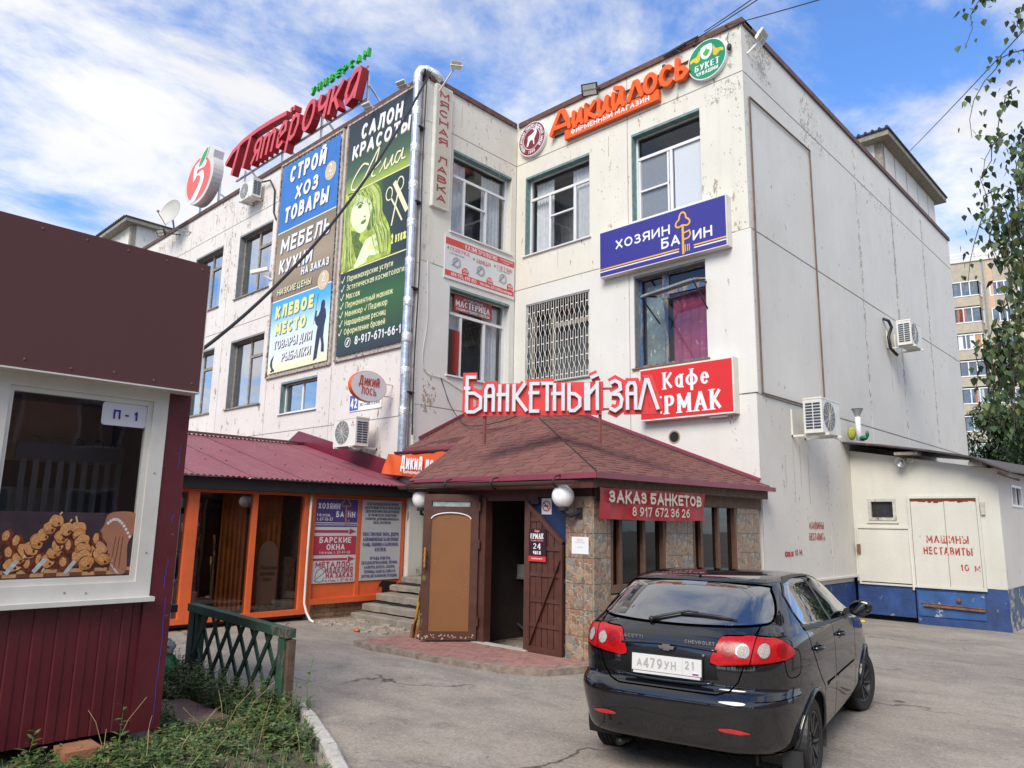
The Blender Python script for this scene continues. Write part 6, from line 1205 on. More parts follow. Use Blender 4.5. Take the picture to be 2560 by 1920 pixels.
def planter(x, y, z, w_, m, label, seed):
    t = thing('planter', label, 'planter', (x, y, z)); mb = M(); mb.prism([(-w_*.45, 0), (w_*.45, 0), (w_*.5, .17), (w_*.53, .17), (w_*.53, .2), (-w_*.53, .2), (-w_*.53, .17), (-w_*.5, .17)], -.08, .08, Fr((x, y, z), (1, 0, 0), (0, 0, 1)))
    for k in range(14): mb.box(x-w_*.45+k*w_*.067, x-w_*.45+k*w_*.067+.01, y-.086, y-.08, z+.02, z+.16)
    part(mb, 'pot', m, t); rn = random.Random(seed)
    for k in range(16):
        mb = M(); px_ = x+rn.uniform(-w_*.4, w_*.4); dx = rn.uniform(-.28, .28); h = rn.uniform(.45, .85); pts = [Vector((px_+dx*(s/5)**1.6, y+rn.uniform(-.02, .02), z+.18+h*(s/5)*(1-.15*(s/5)*abs(dx)*3))) for s in range(6)]
        for s in range(5):
            w0, w1 = .014*(1-(s/5)**2), .014*(1-((s+1)/5)**2)+.0005; mb.poly([pts[s]+Vector((-w0, 0, 0)), pts[s]+Vector((w0, 0, 0)), pts[s+1]+Vector((w1, 0, 0)), pts[s+1]+Vector((-w1, 0, 0))])
        part(mb, 'leaf', mat('dark_houseplant', (.02, .05, .02), .5, var=.3), t)
planter(-8.42, 9.2, .77, .62, mat('ivory_plastic', (.48, .50, .47), .4, var=.05), 'ivory ribbed planter with spiky leaves on the sill inside the doorway', 1)
planter(-9.05, 9.2, .77, .5, mat('black_plastic_pot', (.02, .02, .022), .5), 'black planter with spiky leaves on the sill inside the doorway', 2)
# door frame, open leaf, side gate
mb = M(); mb.box(-8.15, -8.0, 7.88, 8.02, -.1, 2.0); mb.box(-7.215, -7.14, 7.88, 8.02, -.1, 1.95); part(mb, 'door_frame', m_brw, PO)
mb = M(); mb.box(-8.2, -7.1, 7.8, 7.95, -.14, -.07); part(mb, 'threshold', mat('worn_threshold', (.45, .42, .38), .8, var=.2), PO)
hx, hy = -8.11, 7.84; da = atan2(7.20-hy, -8.66-hx); FD = Fr((hx, hy, 0), (-cos(da), -sin(da), 0), (0, 0, 1))
# local u: 0 at hinge going negative towards the handle; n faces the camera
if FD.n.dot(Vector((0, 0, 0))-Vector((hx, hy, 0))) < 0: FD = Fr((hx, hy, 0), (-cos(da), -sin(da), 0), (0, 0, 1), (-FD.n))
W_ = .82
mb = M()
for a, b, c, d in ((-W_, -W_+.115, -.05, 2.04), (-.115, 0, -.05, 2.04), (-W_+.115, -.115, -.05, .07), (-W_+.115, -.115, 1.94, 2.04)): mb.box(a, b, c, d, -.05, 0, FD)
top = arc(-W_/2, 1.68, (W_-.23)/2, .09, 0, 180, 12)
mb.prism([(-W_+.115, 1.86), (-W_+.115, 1.68)]+top[::-1][1:-1]+[(-.115, 1.68), (-.115, 1.86)], -.05, 0, FD); o = part(mb, 'door', m_brw, PO)
mb = M(); mb.prism([(-W_+.115, .07), (-.115, .07)]+[(-.115, 1.68)]+top[1:-1]+[(-W_+.115, 1.68)], -.03, -.018, FD); part(mb, 'door_panel', mat('tan_plywood', (.235, .098, .034), .6, var=.10, vs=2, flake=.6, fcol=(.6, .5, .4), fscale=7, fthr=.70, fstretch=.6, dirt=.15, dcol=(.12, .07, .04)), o)
mb = M(); stroke(mb, arc(-W_/2, 1.675, (W_-.23)/2, .095, 2, 178, 14), .016, 0, .004, FD); part(mb, 'pale_arch_trim', m_wht, o); mb = M(); rn = random.Random(8)
for i in range(60): u_, v_, w_ = (rn.uniform(-W_+.02, -.03), rn.uniform(-.05, .02), .02) if i < 34 else (rn.uniform(-W_, -W_+.03), rn.uniform(-.04, .32), .008) if i < 48 else (rn.uniform(-.3, -.16), rn.uniform(.5, .95), .006); hh = w_*rn.uniform(.4, 1.6); mb.flat([(u_, v_), (u_+w_*rn.uniform(.6, 1.5), v_+hh*.2), (u_+w_*.7, v_+hh), (u_-w_*.2, v_+hh*.6)], .0025 if i < 48 else -.0165, FD)
stuff(part(mb, 'paint_chips', mat('bare_pale_wood', (.50, .42, .30), .8, var=.2), o))
mb = M(); mb.flat([(-W_+.13, 1.86), (-.13, 1.86), (-.13, 1.94), (-W_+.13, 1.94)], -.02, FD); part(mb, 'pane', mat('frosted_pane', (.30, .36, .36), .15, var=.4, vs=9), o)
mb = M(); mb.lathe([(.012, 0), (.02, .03), (.013, .06), (.024, .1), (.014, .14), (.024, .19), (.013, .22), (.018, .26), (.01, .29)], FD(-W_+.04, .97, .06), (0, 0, 1), 12); mb.bar(FD(-W_+.04, 1.0, 0), FD(-W_+.04, 1.0, .06), .015); mb.bar(FD(-W_+.04, 1.24, 0), FD(-W_+.04, 1.24, .06), .015); part(mb, 'handle', mat('brass_wood_handle', (.50, .22, .05), .35, metal=.3, var=.4, vs=30), o, True)
mb = M(); mb.disc(-W_+.04, .82, .03, .04, 0, .006, FD, 12); part(mb, 'lock_plate', mat('old_brass', (.35, .25, .08), .35, metal=.8), o)
mb = M()
for z in (.15, 1.25, 1.8): mb = M(); mb.tube([FD(.01, z, .02), FD(.01, z+.13, .02)], .018, 8); part(mb, 'hinge', m_brw, o)
GT = M(); gx0, gx1 = -7.13, -6.50
def gtop(x): return lerp(1.87, 1.36, (x-gx0)/(gx1-gx0))
for k in range(5):
    a = gx0+.045+k*(gx1-gx0-.09)/5; b = a+(gx1-gx0-.09)/5-.012; mb = M(); mb.prism([(a, -.02), (b, -.02), (b, gtop(b)-.04), (a, gtop(a)-.04)], .0, .025+.003*(k % 2), FPF); part(mb, 'gate_plank', m_brw, PO)
mb = M(); mb.box(gx0, gx0+.045, -.08, gtop(gx0), 0, .05, FPF); mb.box(gx1-.045, gx1, -.08, gtop(gx1), 0, .05, FPF); mb.box(gx0+.045, gx1-.045, -.08, -.0, 0, .05, FPF)
mb.bar(FPF(gx0, gtop(gx0)+.02, .03), FPF(gx1, gtop(gx1)+.02, .03), .05, .06); part(mb, 'gate_frame', m_brw, PO)
mb = M()
for z in (.25, .58, .92, 1.27, 1.66):
    xe = gx1-.05 if z < 1.3 else gx0+.2
    mb = M(); mb.box(gx0+.05, xe, z, z+.055, .03, .042, FPF); part(mb, 'gate_batten', m_brw, PO)
mb = M(); mb.bar(FPF(gx0+.06, .02, .05), FPF(gx1-.03, 1.15, .05), .014, .05, up=(0, -1, 0)); part(mb, 'gate_brace', m_brw, PO)
mb = M(); mb.box(-7.12, -6.5, 1.2, 2.0, -.06, -.04, FPF); part(mb, 'blue_sheet', mat('dark_blue_sheet', (.012, .03, .10), .6, var=.25, vs=3), PO)
# small signs on the porch
T = thing('no_smoking_sign', 'small white no smoking sign on the blue sheet above the brown gate', 'sign', FPF(-6.86, 1.79, .0))
mb = M(); mb.box(-6.94, -6.76, 1.76, 1.98, -.038, -.03, FPF); part(mb, 'plate', m_wht, T); mb = M(); mb.ring(-6.85, 1.875, .068, .016, -.026, FPF, 28); part(mb, 'red_ring', m_redp, T); mb = M(); stroke(mb, [(-6.9, 1.925), (-6.8, 1.825)], .014, 0, -.0245, FPF); part(mb, 'red_bar', m_redp, T)
mb = M(); mb.box(-6.895, -6.815, 1.868, 1.884, -.03, -.0262, FPF); part(mb, 'cigarette_print', m_dark, T)
T = thing('opening_hours_sign', 'dark cafe opening hours sign with number 24 hung on the brown gate', 'sign', FPF(-6.93, 1.13, .06))
mb = M(); mb.box(-7.09, -6.78, 1.19, 1.56, .055, .062, FPF); part(mb, 'plate', mat('plum_black', (.035, .012, .025), .3, var=.05), T); mb = M(); mb.box(-7.09, -6.78, 1.12, 1.19, .055, .0625, FPF); part(mb, 'red_strip', m_redp, T)
mb = M(); text(mb, 'ЕРМАК', FPF, -6.935, 1.425, .075, .24, .2, 'c', z=.068, serif=True); text(mb, '24', FPF, -6.935, 1.285, .085, .14, .2, 'c', z=.068, serif=True); text(mb, 'часа', FPF, -6.935, 1.215, .06, .14, .2, 'c', z=.068); text(mb, 'ПРОВЕДЕНИЕ БАНКЕТОВ', FPF, -6.935, 1.15, .016, .2, .16, 'c', z=.068); part(mb, 'white_lettering', m_wht, T)
mb = M(); text(mb, 'Кафе', FPF, -6.935, 1.515, .035, .09, .2, 'c', z=.068); text(mb, 'РЕЖИМ РАБОТЫ', FPF, -6.935, 1.39, .022, .22, .18, 'c', z=.068); part(mb, 'pink_lettering', mat('pink_print', (.75, .25, .30), .5, var=0), T)
T = thing('paper_notice', 'white paper notice taped to the stone tiled pillar', 'notice', FPF(-6.22, 1.27, .0))
mb = M(); mb.box(-6.36, -6.08, 1.25, 1.47, .015, .018, FPF); part(mb, 'sheet', m_wht, T); mb = M()
for k, (s, w_) in enumerate((('Заказ банкетов', .1), ('Телефонный заказ', .12), ('Поминальные обеды', .16))): text(mb, s, FPF, -6.22, 1.435-k*.022, .012, w_, .12, 'c', z=.02)
text(mb, '8 917 672 36 26', FPF, -6.22, 1.33, .012, .09, .12, 'c', z=.02); part(mb, 'faint_lettering', mat('pale_grey_print', (.35, .38, .45), .5, var=0), T)
T = thing('banquet_order_banner', 'red cloth banner with banquet order phone number under the porch side eave', 'banner', FPS(9.1, 1.72, .1))
mb = M(); n = 40; FQ = Fr((-5.84, 0, 0), (0, 1, 0), (0, 0, 1))
for j in range(7):
    for i in range(n+1):
        a = i/n; b = j/6; y = lerp(7.80, 10.50, a); z = lerp(lerp(1.71, 1.72, a)-.015*sin(a*pi), lerp(2.11, 2.13, a), b); mb.v.append(FQ(y, z, .012*sin(a*23+b*3)+.008*sin(a*51-b*5)))
for j in range(6):
    for i in range(n): a = j*(n+1)+i; mb.f.append((a, a+1, a+n+2, a+n+1)); mb.mi.append(0)
part(mb, 'cloth', mat('red_cloth', (.40, .018, .025), .5, var=.12, vs=3), T, True)
mb = M(); text(mb, 'ЗАКАЗ БАНКЕТОВ', FQ, 7.98, 1.925, .155, 2.38, .22, z=.032, rnd=True); text(mb, '8 917 672 36 26', FQ, 8.50, 1.755, .125, 1.5, .17, z=.032, rnd=True); part(mb, 'lettering', mat('cream_print', (.60, .56, .46), .5, var=.03), T)
_g = mat('opal_globe', (.92, .93, .92), .3, var=0).node_tree.nodes['Principled BSDF']; _g.inputs['Subsurface Weight'].default_value = 1; _g.inputs['Subsurface Scale'].default_value = .12; _g.inputs['Subsurface Radius'].default_value = (1, 1, 1)
def globe(name, label, c, wall):
    t = thing(name, label, 'lamp', c); mb = M(); mb.sphere(c, .15, 28, 18); part(mb, 'globe', mat('opal_globe', (.92, .93, .92), .3, var=0), t, True)
    mb = M(); c = Vector(c); mb.lathe([(.07, 0), (.075, .03), (.05, .06)], c-Vector((0, 0, .19)), n=16); mb.tube([c-Vector((0, 0, .18)), c-Vector((0, 0, .24)), lerp(c, Vector(wall), .5)-Vector((0, 0, .16)), Vector(wall)], .025, 8); mb.box(wall[0]-.04, wall[0]+.04, wall[1]-.02, wall[1]+.02, wall[2]-.09, wall[2]+.05); part(mb, 'bracket', m_blk, t, 40)
globe('globe_lamp', 'white globe lamp on the tiled pillar beside the brown gate', (-6.33, 7.66, 1.995), (-6.22, 7.88, 1.80)); globe('globe_lamp', 'white globe lamp half hidden behind the open brown door', (-9.41, 7.80, 1.99), (-9.41, 7.93, 1.80))
# pink paved pad in front of the door
padp = [(-9.4, 6.62), (-8.9, 6.55), (-8.3, 6.62), (-7.7, 6.63), (-7.16, 6.72), (-6.6, 6.80), (-6.1, 7.1), (-5.95, 7.55), (-5.9, 8.0), (-9.6, 8.0), (-9.5, 7.4)]
mb = M(); mb.prism(padp, -.26, -.085); o = struct(part(mb, 'pavement', mat('pad_concrete_edge', (.26, .21, .17), .95, var=.35, vs=9, bump=.8, bs=40), None))
m_pk = [mat('pink_paving_%d' % k, c, .9, var=.12, vs=10, bump=.4, bs=60) for k, c in enumerate([(.33, .165, .14), (.36, .185, .16), (.30, .16, .14)])]
rnd = random.Random(12); cnt = 0
for r in range(-2, 18):
    for c in range(-2, 30):
        x0 = -9.7+c*.135+(.067 if r % 2 else 0); y0 = 6.5+r*.108
        z = .012*sin(c*.9)
        q = [(x0, y0+z), (x0+.065, y0+.02+z), (x0+.13, y0+z), (x0+.13, y0+.103+z), (x0+.065, y0+.123+z), (x0, y0+.103+z)]
        ins = [(-9.36, 6.66), (-8.9, 6.60), (-8.3, 6.67), (-7.7, 6.68), (-7.16, 6.77), (-6.62, 6.85), (-6.14, 7.13), (-6.0, 7.55), (-5.95, 7.86), (-9.5, 7.86), (-9.45, 7.4)]
        def pin(p, P):
            k = False
            for i in range(len(P)):
                a, b_ = P[i], P[i-1]
                if (a[1] > p[1]) != (b_[1] > p[1]) and p[0] < (b_[0]-a[0])*(p[1]-a[1])/(b_[1]-a[1])+a[0]: k = not k
            return k
        if not all(pin(p, ins) for p in q): continue
        if rnd.random() < .004: continue
        mb = M(); h = -.079+rnd.uniform(-.002, .003); mb.prism(q, -.086, h); 
        if cnt < 298: part(mb, 'paving_stone', m_pk[rnd.randrange(3)], o)
        cnt += 1
mb = M(); rn = random.Random(3); mb.sphere((-8.80, 7.42, -.04), 1, 10, 7, (.12, .07, .045))
for i in range(len(mb.v)): mb.v[i] += Vector((rn.uniform(-.01, .01), rn.uniform(-.01, .01), rn.uniform(-.006, .006)))
o = part(mb, 'stone_chunk', mat('chalky_stone', (.42, .36, .30), .9, var=.2, vs=20, bump=.6), None, 50); tag(o, 'pale broken stone chunk holding the open door in place', 'stone')
T = thing('yellow_pole', 'taller of two yellow and rust barrier poles leaning by the open door', 'pole', (-8.98, 7.38, -.1))
m_yp = mat('yellow_rusty_paint', (.60, .34, .03), .6, var=.15, vs=5, flake=2.6, fcol=(.10, .035, .02), fscale=4, fthr=.53, fstretch=.4)
mb = M(); mb.tube([(-9.02, 7.40, -.12), (-8.76, 7.44, 1.25)], .024, 8); part(mb, 'tube', m_yp, T, True); mb = M(); mb.bar((-9.03, 7.39, -.12), (-8.99, 7.40, .12), .05); part(mb, 'rusty_foot', m_rust, T)
T = thing('yellow_pole', 'shorter yellow and rust barrier pole touching the open door', 'pole', (-8.92, 7.40, -.1))
mb = M(); mb.tube([(-8.93, 7.42, -.12), (-8.76, 7.40, .80)], .024, 8); part(mb, 'tube', m_yp, T, True); mb = M(); mb.bar((-8.94, 7.41, -.12), (-8.90, 7.42, .1), .05); part(mb, 'rusty_foot', m_rust, T)
# ---------------------------------------------------------------- kiosk at the left
KX = -6.5; FK = Fr((KX, 0, 0), (0, 1, 0), (0, 0, 1)); K = thing('street_kiosk', 'maroon metal clad food kiosk with white framed window and plain brown fascia board', 'kiosk', (KX, 2, -.15))
y = 2.505; k = 0
while y > -1.2:
    mb = M(); y0 = y-.155; mb.prism([(y0, 0), (y0+.012, .012), (y0+.07, .012), (y0+.082, .004), (y0+.150, .004), (y0+.155, 0)], -.02, .98, Fr((KX-.02, 0, 0), (0, 1, 0), (1, 0, 0), (0, 0, 1))); part(mb, 'siding_plank', m_maroon, K); y = y0
mb = M(); mb.box(2.495, 2.72, -.05, .965, -.02, .012, FK); mb.box(2.53, 2.72, .965, 2.75, -.02, .012, FK); mb.box(2.70, 2.72, -.05, 2.75, -.2, -.02, FK); part(mb, 'corner_strip', m_maroon, K)
mb = M(); mb.box(-8.6, -6.53, 2.68, 2.70, -.05, 2.75); mb.box(-8.6, -8.58, -1.5, 2.68, -.05, 2.75); mb.box(-8.6, -6.4, -1.5, -1.45, -.05, 2.75); mb.box(-8.58, -6.53, -1.45, 2.68, .4, .45); part(mb, 'back_wall', m_maroon, K)
m_bs = mat('blue_scrawl', (.05, .06, .40), .5, var=.1); mb = M(); rnd = random.Random(5); z = 2.3; 
for z0, z1, yy in ((2.05, 2.25, 2.68), (1.6, 1.66, 2.67), (1.05, 1.3, 2.655), (.0, .98, 2.66)):
    pts = [(yy+rnd.uniform(-.006, .006)+.01*(z_-z0), z0+(z1-z0)*z_) for z_ in [i/10 for i in range(11)]]; stroke(mb, pts, .005, 0, .0135, FK)
part(mb, 'pen_scrawl', m_bs, K)
m_kw = mat('kiosk_white_frame', (.62, .61, .57), .5, var=.06, vs=3, dirt=.45, dcol=(.40, .36, .30))
mb = M()
for a, b, c, d, o_ in ((-.30, 2.53, 1.00, 1.12, .02), (-.30, 2.53, 2.60, 2.74, .02), (2.41, 2.53, 1.12, 2.60, .02), (1.22, 1.37, 1.12, 2.60, .02), (-.3, -.15, 1.12, 2.6, .02)): mb.box(a, b, c, d, -.06, o_, FK)
mb.box(2.37, 2.41, 1.17, 2.56, -.06, .0, FK); mb.box(1.37, 1.40, 1.17, 2.56, -.06, .0, FK); mb.box(1.37, 2.41, 1.12, 1.17, -.06, .0, FK); mb.box(1.37, 2.41, 2.56, 2.60, -.06, .0, FK); wf = part(mb, 'window', m_kw, K)
mb = M(); mb.flat([(1.39, 1.15), (2.39, 1.15), (2.39, 2.58), (1.39, 2.58)], -.03, FK); mb.flat([(-.15, 1.12), (1.22, 1.12), (1.22, 2.6), (-.15, 2.6)], -.03, FK); part(mb, 'pane', glassmat('kiosk_glass', (.86, .86, .88), -.01), wf)
mb = M(); mb.box(-.35, 2.55, .965, 1.0, -.02, .09, FK); part(mb, 'sill', m_kw, wf)
mb = M()
for a, b in ((2.47, 2.0), (2.47, 1.35), (1.9, 1.06), (2.05, 1.05)): mb.disc(a, b, .008, .008, .02, .024, FK, 8)
part(mb, 'screw', m_reveal, wf)
mb = M(); mb.box(-6.62, -6.30, -1.6, 2.70, 2.70, 3.84); part(mb, 'fascia_board', mat('plain_brown_board', (.098, .044, .045), .7, var=.03, vs=1.5, spec=.2), K)
mb = M(); mb.box(-6.62, -6.29, -1.6, 2.705, 2.688, 2.70); mb.box(-6.306, -6.296, 2.70, 2.706, 2.7, 3.84); part(mb, 'board_edge_trim', m_kw, K)
mb = M(); rn = random.Random(2)
for k in range(14): y_ = -1.4+k*.31; mb.lathe([(.009, 0), (.009, .004), (0, .006)], (-6.30, y_, 2.75+.02*(k % 2)), (1, 0, 0), 8); mb.lathe([(.009, 0), (.009, .004), (0, .006)], (-6.30, y_, 3.79), (1, 0, 0), 8)
stuff(part(mb, 'screw_heads', m_rust, K))
mb = M(); mb.box(-6.85, -6.64, 2.72, 2.82, 3.2, 3.72); part(mb, 'side_fin', m_maroon, K)
mb = M(); mb.box(-8.7, -6.63, -1.6, 2.75, 2.76, 2.86); part(mb, 'roof', m_maroon, K)
mb = M(); mb.box(-8.5, -8.45, -1.4, 2.66, .5, 1.9, WORLD); mb.box(-8.45, -6.6, -1.4, 2.66, .46, .5); part(mb, 'room', m_room, K)
mb = M(); mb.box(-7.52, -7.50, 1.62, 2.44, 2.10, 2.62); part(mb, 'peach_reflection', mat('peach_reflection', (.30, .16, .11), .8, var=.1), K)  # panel added behind the glass; its colour stands for a building reflected in it
T = thing('slatted_rack', 'dark slatted rack with hoops along the top seen through the kiosk window', 'rack', (-7.2, 2.08, 1.2))
mb = M(); mb.box(-7.22, -7.19, 1.62, 2.46, 2.1, 2.24); part(mb, 'top_rail', mat('rack_blueblack', (.03, .035, .06), .5, var=.1), T)
for i in range(9):
    mb = M(); a = 1.66+i*.093; mb.box(-7.21, -7.19, a, a+.045, 1.15, 2.1); part(mb, 'slat', mat('rack_slat', (.07, .07, .075), .5, var=.1), T)
for i in range(5):
    mb = M(); a = 1.70+i*.165; mb.tube([(-7.2, a+.045-.045*cos(pi*q/8), 2.24+.055*sin(pi*q/8)) for q in range(9)], .005, 6); part(mb, 'hoop', m_blk, T, True)
T = thing('kiosk_number_plate', 'white rounded plate with blue characters inside the kiosk window corner', 'sign', FK(2.2, 2.38, 0))
mb = M(); mb.prism([(2.05, 2.37)]+arc(2.35, 2.40, .025, .03, -90, 0, 4)+arc(2.35, 2.53, .025, .03, 0, 90, 4)+arc(2.05, 2.53, .025, .03, 90, 180, 4)+arc(2.05, 2.40, .025, .03, 180, 270, 4), -.024, -.016, FK); part(mb, 'plate', mat('plate_white', (.60, .62, .68), .4, var=.01), T)
mb = M(); text(mb, 'П', FK, 2.11, 2.425, .075, .055, .2, z=-.012); text(mb, '-', FK, 2.20, 2.425, .075, .03, .18, z=-.012); text(mb, '1', FK, 2.27, 2.425, .075, .032, .2, z=-.012); part(mb, 'lettering', mat('deep_violet_blue', (.03, .01, .25), .4, var=0), T)
T = thing('kebab_poster', 'food photo poster with grilled skewers and a hand wearing a bracelet in the kiosk window', 'poster', FK(1.9, 1.17, 0))
y0, y1, z0, z1 = 1.40, 2.37, 1.17, 1.665
def K2(x, z): return (y0+(y1-y0)*x, z0+(z1-z0)*z)
mb = M(); mb.box(-.1, 1.2, z0, z1, -.022, -.018, FK); mb.box(y0, y1, z0, z1, -.022, -.018, FK); part(mb, 'dark_background', mat('poster_dark', (.035, .02, .03), .4, var=.5, vs=5), T)
mb = M(); rnd = random.Random(3); w1 = mat('poster_wood_light', (.45, .25, .12), .4, var=.2, vs=20); w2 = mat('poster_wood_dark', (.14, .045, .02), .4, var=.2, vs=20); mb2 = M()
for r in range(2):
    for c in range(11): a = K2(c/11, .02+r*.055+.01*c/11); b_ = K2((c+1)/11, .075+r*.055+.01*c/11); (mb if (c+r) % 2 else mb2).box(a[0], b_[0], a[1], b_[1], -.018, -.0165, FK)
part(mb, 'board_print', w1, T); part(mb2, 'board_print', w2, T)
m_meat = mat('poster_meat', (.42, .17, .05), .35, var=.45, vs=28); m_meatd = mat('poster_meat_dark', (.14, .028, .012), .3, var=.7, vs=35); m_skp = mat('poster_skin', (.34, .15, .09), .4, var=.15, vs=4)
def chunk(mb, x, z, r, rz, zz): 
    q = []; ph = rnd.random()*6
    for k in range(16): a = 2*pi*k/16; rr_ = 1+.10*sin(2*a+ph)+.06*sin(5*a+ph*2); c = K2(x+r*rr_*cos(a)*.51, z+rz*rr_*sin(a)); q.append(c)
    mb.flat(q, zz, FK)
mb = M(); mh = M()
blob(mh, [K2(*p) for p in ((.80, 1.0), (.76, .8), (.71, .6), (.74, .42), (.80, .28), (.84, .28), (.84, .08), (.92, .02), (.97, .1), (.96, .5), (1.0, .7), (1.0, 1.0))], -.0155, FK); part(mh, 'hand_print', m_skp, T)
mh = M()
for i in range(11): p = K2(.79+.018*i, .80-.0+.10*sin(pi*(i+1)/8)-.015*max(0, i-6)**2*.35); mh.disc(p[0], p[1], .011, .013, -.0155, -.0145, FK, 8)
part(mh, 'bracelet_print', mat('poster_silver', (.62, .60, .58), .3, var=.3, vs=60), T)
m_mhl = mat('poster_meat_light', (.50, .25, .10), .35, var=.45, vs=70); m_mdk = mat('poster_char', (.07, .015, .008), .3, var=.5, vs=60); LZ = [-.0156]
def morsel(x, z, r, rz, mid):
    for q, (m_, k, dx, dz) in enumerate(((m_mdk, 1.12, .004, -.012), (mid, 1.0, 0, 0), (m_mhl, .62, -.010, .02))):
        mb = M(); LZ[0] += .000012; chunk(mb, x+dx, z+dz, r*k, rz*k, LZ[0])
        if q == 2: 
            mb2_ = M(); LZ[0] += .00001; chunk(mb2_, x+.018, z-.045, r*.20, rz*.22, LZ[0]); part(mb2_, 'char_mark_print', m_mdk, T)
        part(mb, 'meat_print', m_, T)
for x, z in ((.02, .5), (.09, .62), (.16, .55), (.04, .3), (.12, .38), (.2, .42), (.28, .38), (.33, .26), (.42, .26), (.46, .4), (.52, .48), (.5, .22), (.58, .3), (.64, .5), (.7, .38), (.72, .58), (.77, .3), (.75, .46), (.02, .18), (.25, .22)): morsel(x, z, .075, .12, m_meatd)
for (xa, za, xb, zb, n) in ((.12, .16, .26, .46, 3), (.24, .40, .42, .92, 5), (.37, .2, .50, .80, 5), (.56, .82, .66, .16, 6), (.74, .42, .80, .22, 2)):
    ms_ = M(); LZ[0] += .00001; stroke(ms_, [K2(xa-(xb-xa)*.16, za-(zb-za)*.18), K2(xb+(xb-xa)*.12, zb+(zb-za)*.16)], .011, 0, LZ[0], FK); part(ms_, 'stick_print', mat('poster_stick', (.60, .46, .26), .4), T)
    for i in range(n): t_ = (i+.5)/n; morsel(lerp(xa, xb, t_)+rnd.uniform(-.008, .008), lerp(za, zb, t_), .092+rnd.uniform(-.01, .02), .095+rnd.uniform(-.01, .02), m_meat if i % 2 else mat('poster_meat_b', (.52, .25, .09), .35, var=.35, vs=40))
for (a, b, c, d) in ((.10, .10, .17, .28), (.28, .12, .36, .30), (.50, .08, .57, .26), (.83, .22, .90, .05)):
    mb = M(); mb.flat([K2(a, b), K2(a+.022, b-.04), K2(c+.02, d-.02), K2(c-.012, d)], -.0140, FK); part(mb, 'blade_print', mat('poster_steel', (.40, .46, .47), .3, var=.3, vs=30), T)
mb = M(); blob(mb, [K2(*p) for p in ((.73, .55), (.78, .50), (.83, .34), (.86, .24), (.82, .22), (.77, .33), (.72, .44))], -.0138, FK); part(mb, 'thumb_print', mat('poster_skin_light', (.46, .22, .14), .4, var=.15, vs=6), T)
for k in range(3): mb = M(); stroke(mb, [K2(.86+.028*k, .62), K2(.85+.03*k, .35), K2(.83+.04*k, .12)], .004, 0, -.0137, FK); part(mb, 'finger_line_print', m_meatd, T)
# ---------------------------------------------------------------- green lattice fence
m_gr = mat('green_flaking_paint', (.024, .072, .046), .7, var=.3, vs=5, bump=.4, bs=40, flake=1.3, fcol=(.14, .105, .09), fscale=10, fthr=.56, fstretch=.35, dirt=.25, dcol=(.03, .06, .04)); m_grd = mat('green_dark_paint', (.014, .042, .028), .7, var=.3, vs=5, bump=.3)
FEN = thing('lattice_fence', 'weathered dark green wooden lattice fence with peeling end post', 'fence', (-7.4, 3.75, -.15))
A = Vector((-6.42, 3.78, 0)); Bq = Vector((-8.55, 3.80, 0)); FF = Fr(A, (A-Bq), (0, 0, 1))          # u from -2.13 (left) to 0 (right)
LF = (A-Bq).length
mb = M(); mb.box(-.12, 0, -.2, .55, -.06, .02, FF); part(mb, 'post', m_gr, FEN); mb = M(); mb.box(.002, .05, -.2, .545, -.07, -.0, FF); part(mb, 'post', mat('bare_brown_wood', (.12, .075, .055), .85, var=.3, vs=9, bump=.4), FEN)
mb = M(); mb.box(-LF-.02, -LF+.12, -.2, .60, -.10, .0, FF); part(mb, 'post', m_grd, FEN); mb = M(); mb.box(-LF+.125, -LF+.2, -.2, .60, -.10, -.01, FF); part(mb, 'post', m_grd, FEN)
mb = M(); mb.prism([(-LF, .61), (.04, .56), (.04, .64), (-LF, .69)], -.07, .03, FF); part(mb, 'top_rail', m_gr, FEN)
n = 8
for s, dd in ((1, 0.002), (-1, -.030)):
    for i in range(n+2):
        u0_ = -LF+.10+(i-1.6)*.285; a = (u0_, -.16) if s > 0 else (u0_+.5, -.16); b = (u0_+.5, .60) if s > 0 else (u0_, .60)
        def cl(p, q):
            lo, hi = -LF+.14, -.12; d = q[0]-p[0]; t0, t1 = 0, 1
            ts = sorted([(lo-p[0])/d, (hi-p[0])/d]); t0 = max(0, ts[0]); t1 = min(1, ts[1]); return None if t1-t0 < .08 else ((p[0]+d*t0, p[1]+(q[1]-p[1])*t0), (p[0]+d*t1, p[1]+(q[1]-p[1])*t1))
        r_ = cl(a, b)
        if r_: mb = M(); mb.bar(FF(*r_[0], dd-.01), FF(*r_[1], dd-.01), .045, .018, up=tuple(FF.n)); part(mb, 'slat', m_grd if s > 0 else m_gr, FEN)
B2 = Vector((-8.62, 3.62, 0)); FG = Fr(B2, (0, 1, 0), (0, 0, 1))
mb = M(); mb.box(-3.2, .05, .60, .68, -.05, .05, FG); part(mb, 'top_rail', m_grd, FEN)
for i in range(14):
    for s in (1, -1): mb = M(); u = -.2-i*.235; mb.bar(FG(u, -.16 if s > 0 else .6, .02*s), FG(u-.44 if s > 0 else u-.44, .6 if s > 0 else -.16, .02*s), .055, .02, up=(1, 0, 0)); part(mb, 'slat', m_grd, FEN)
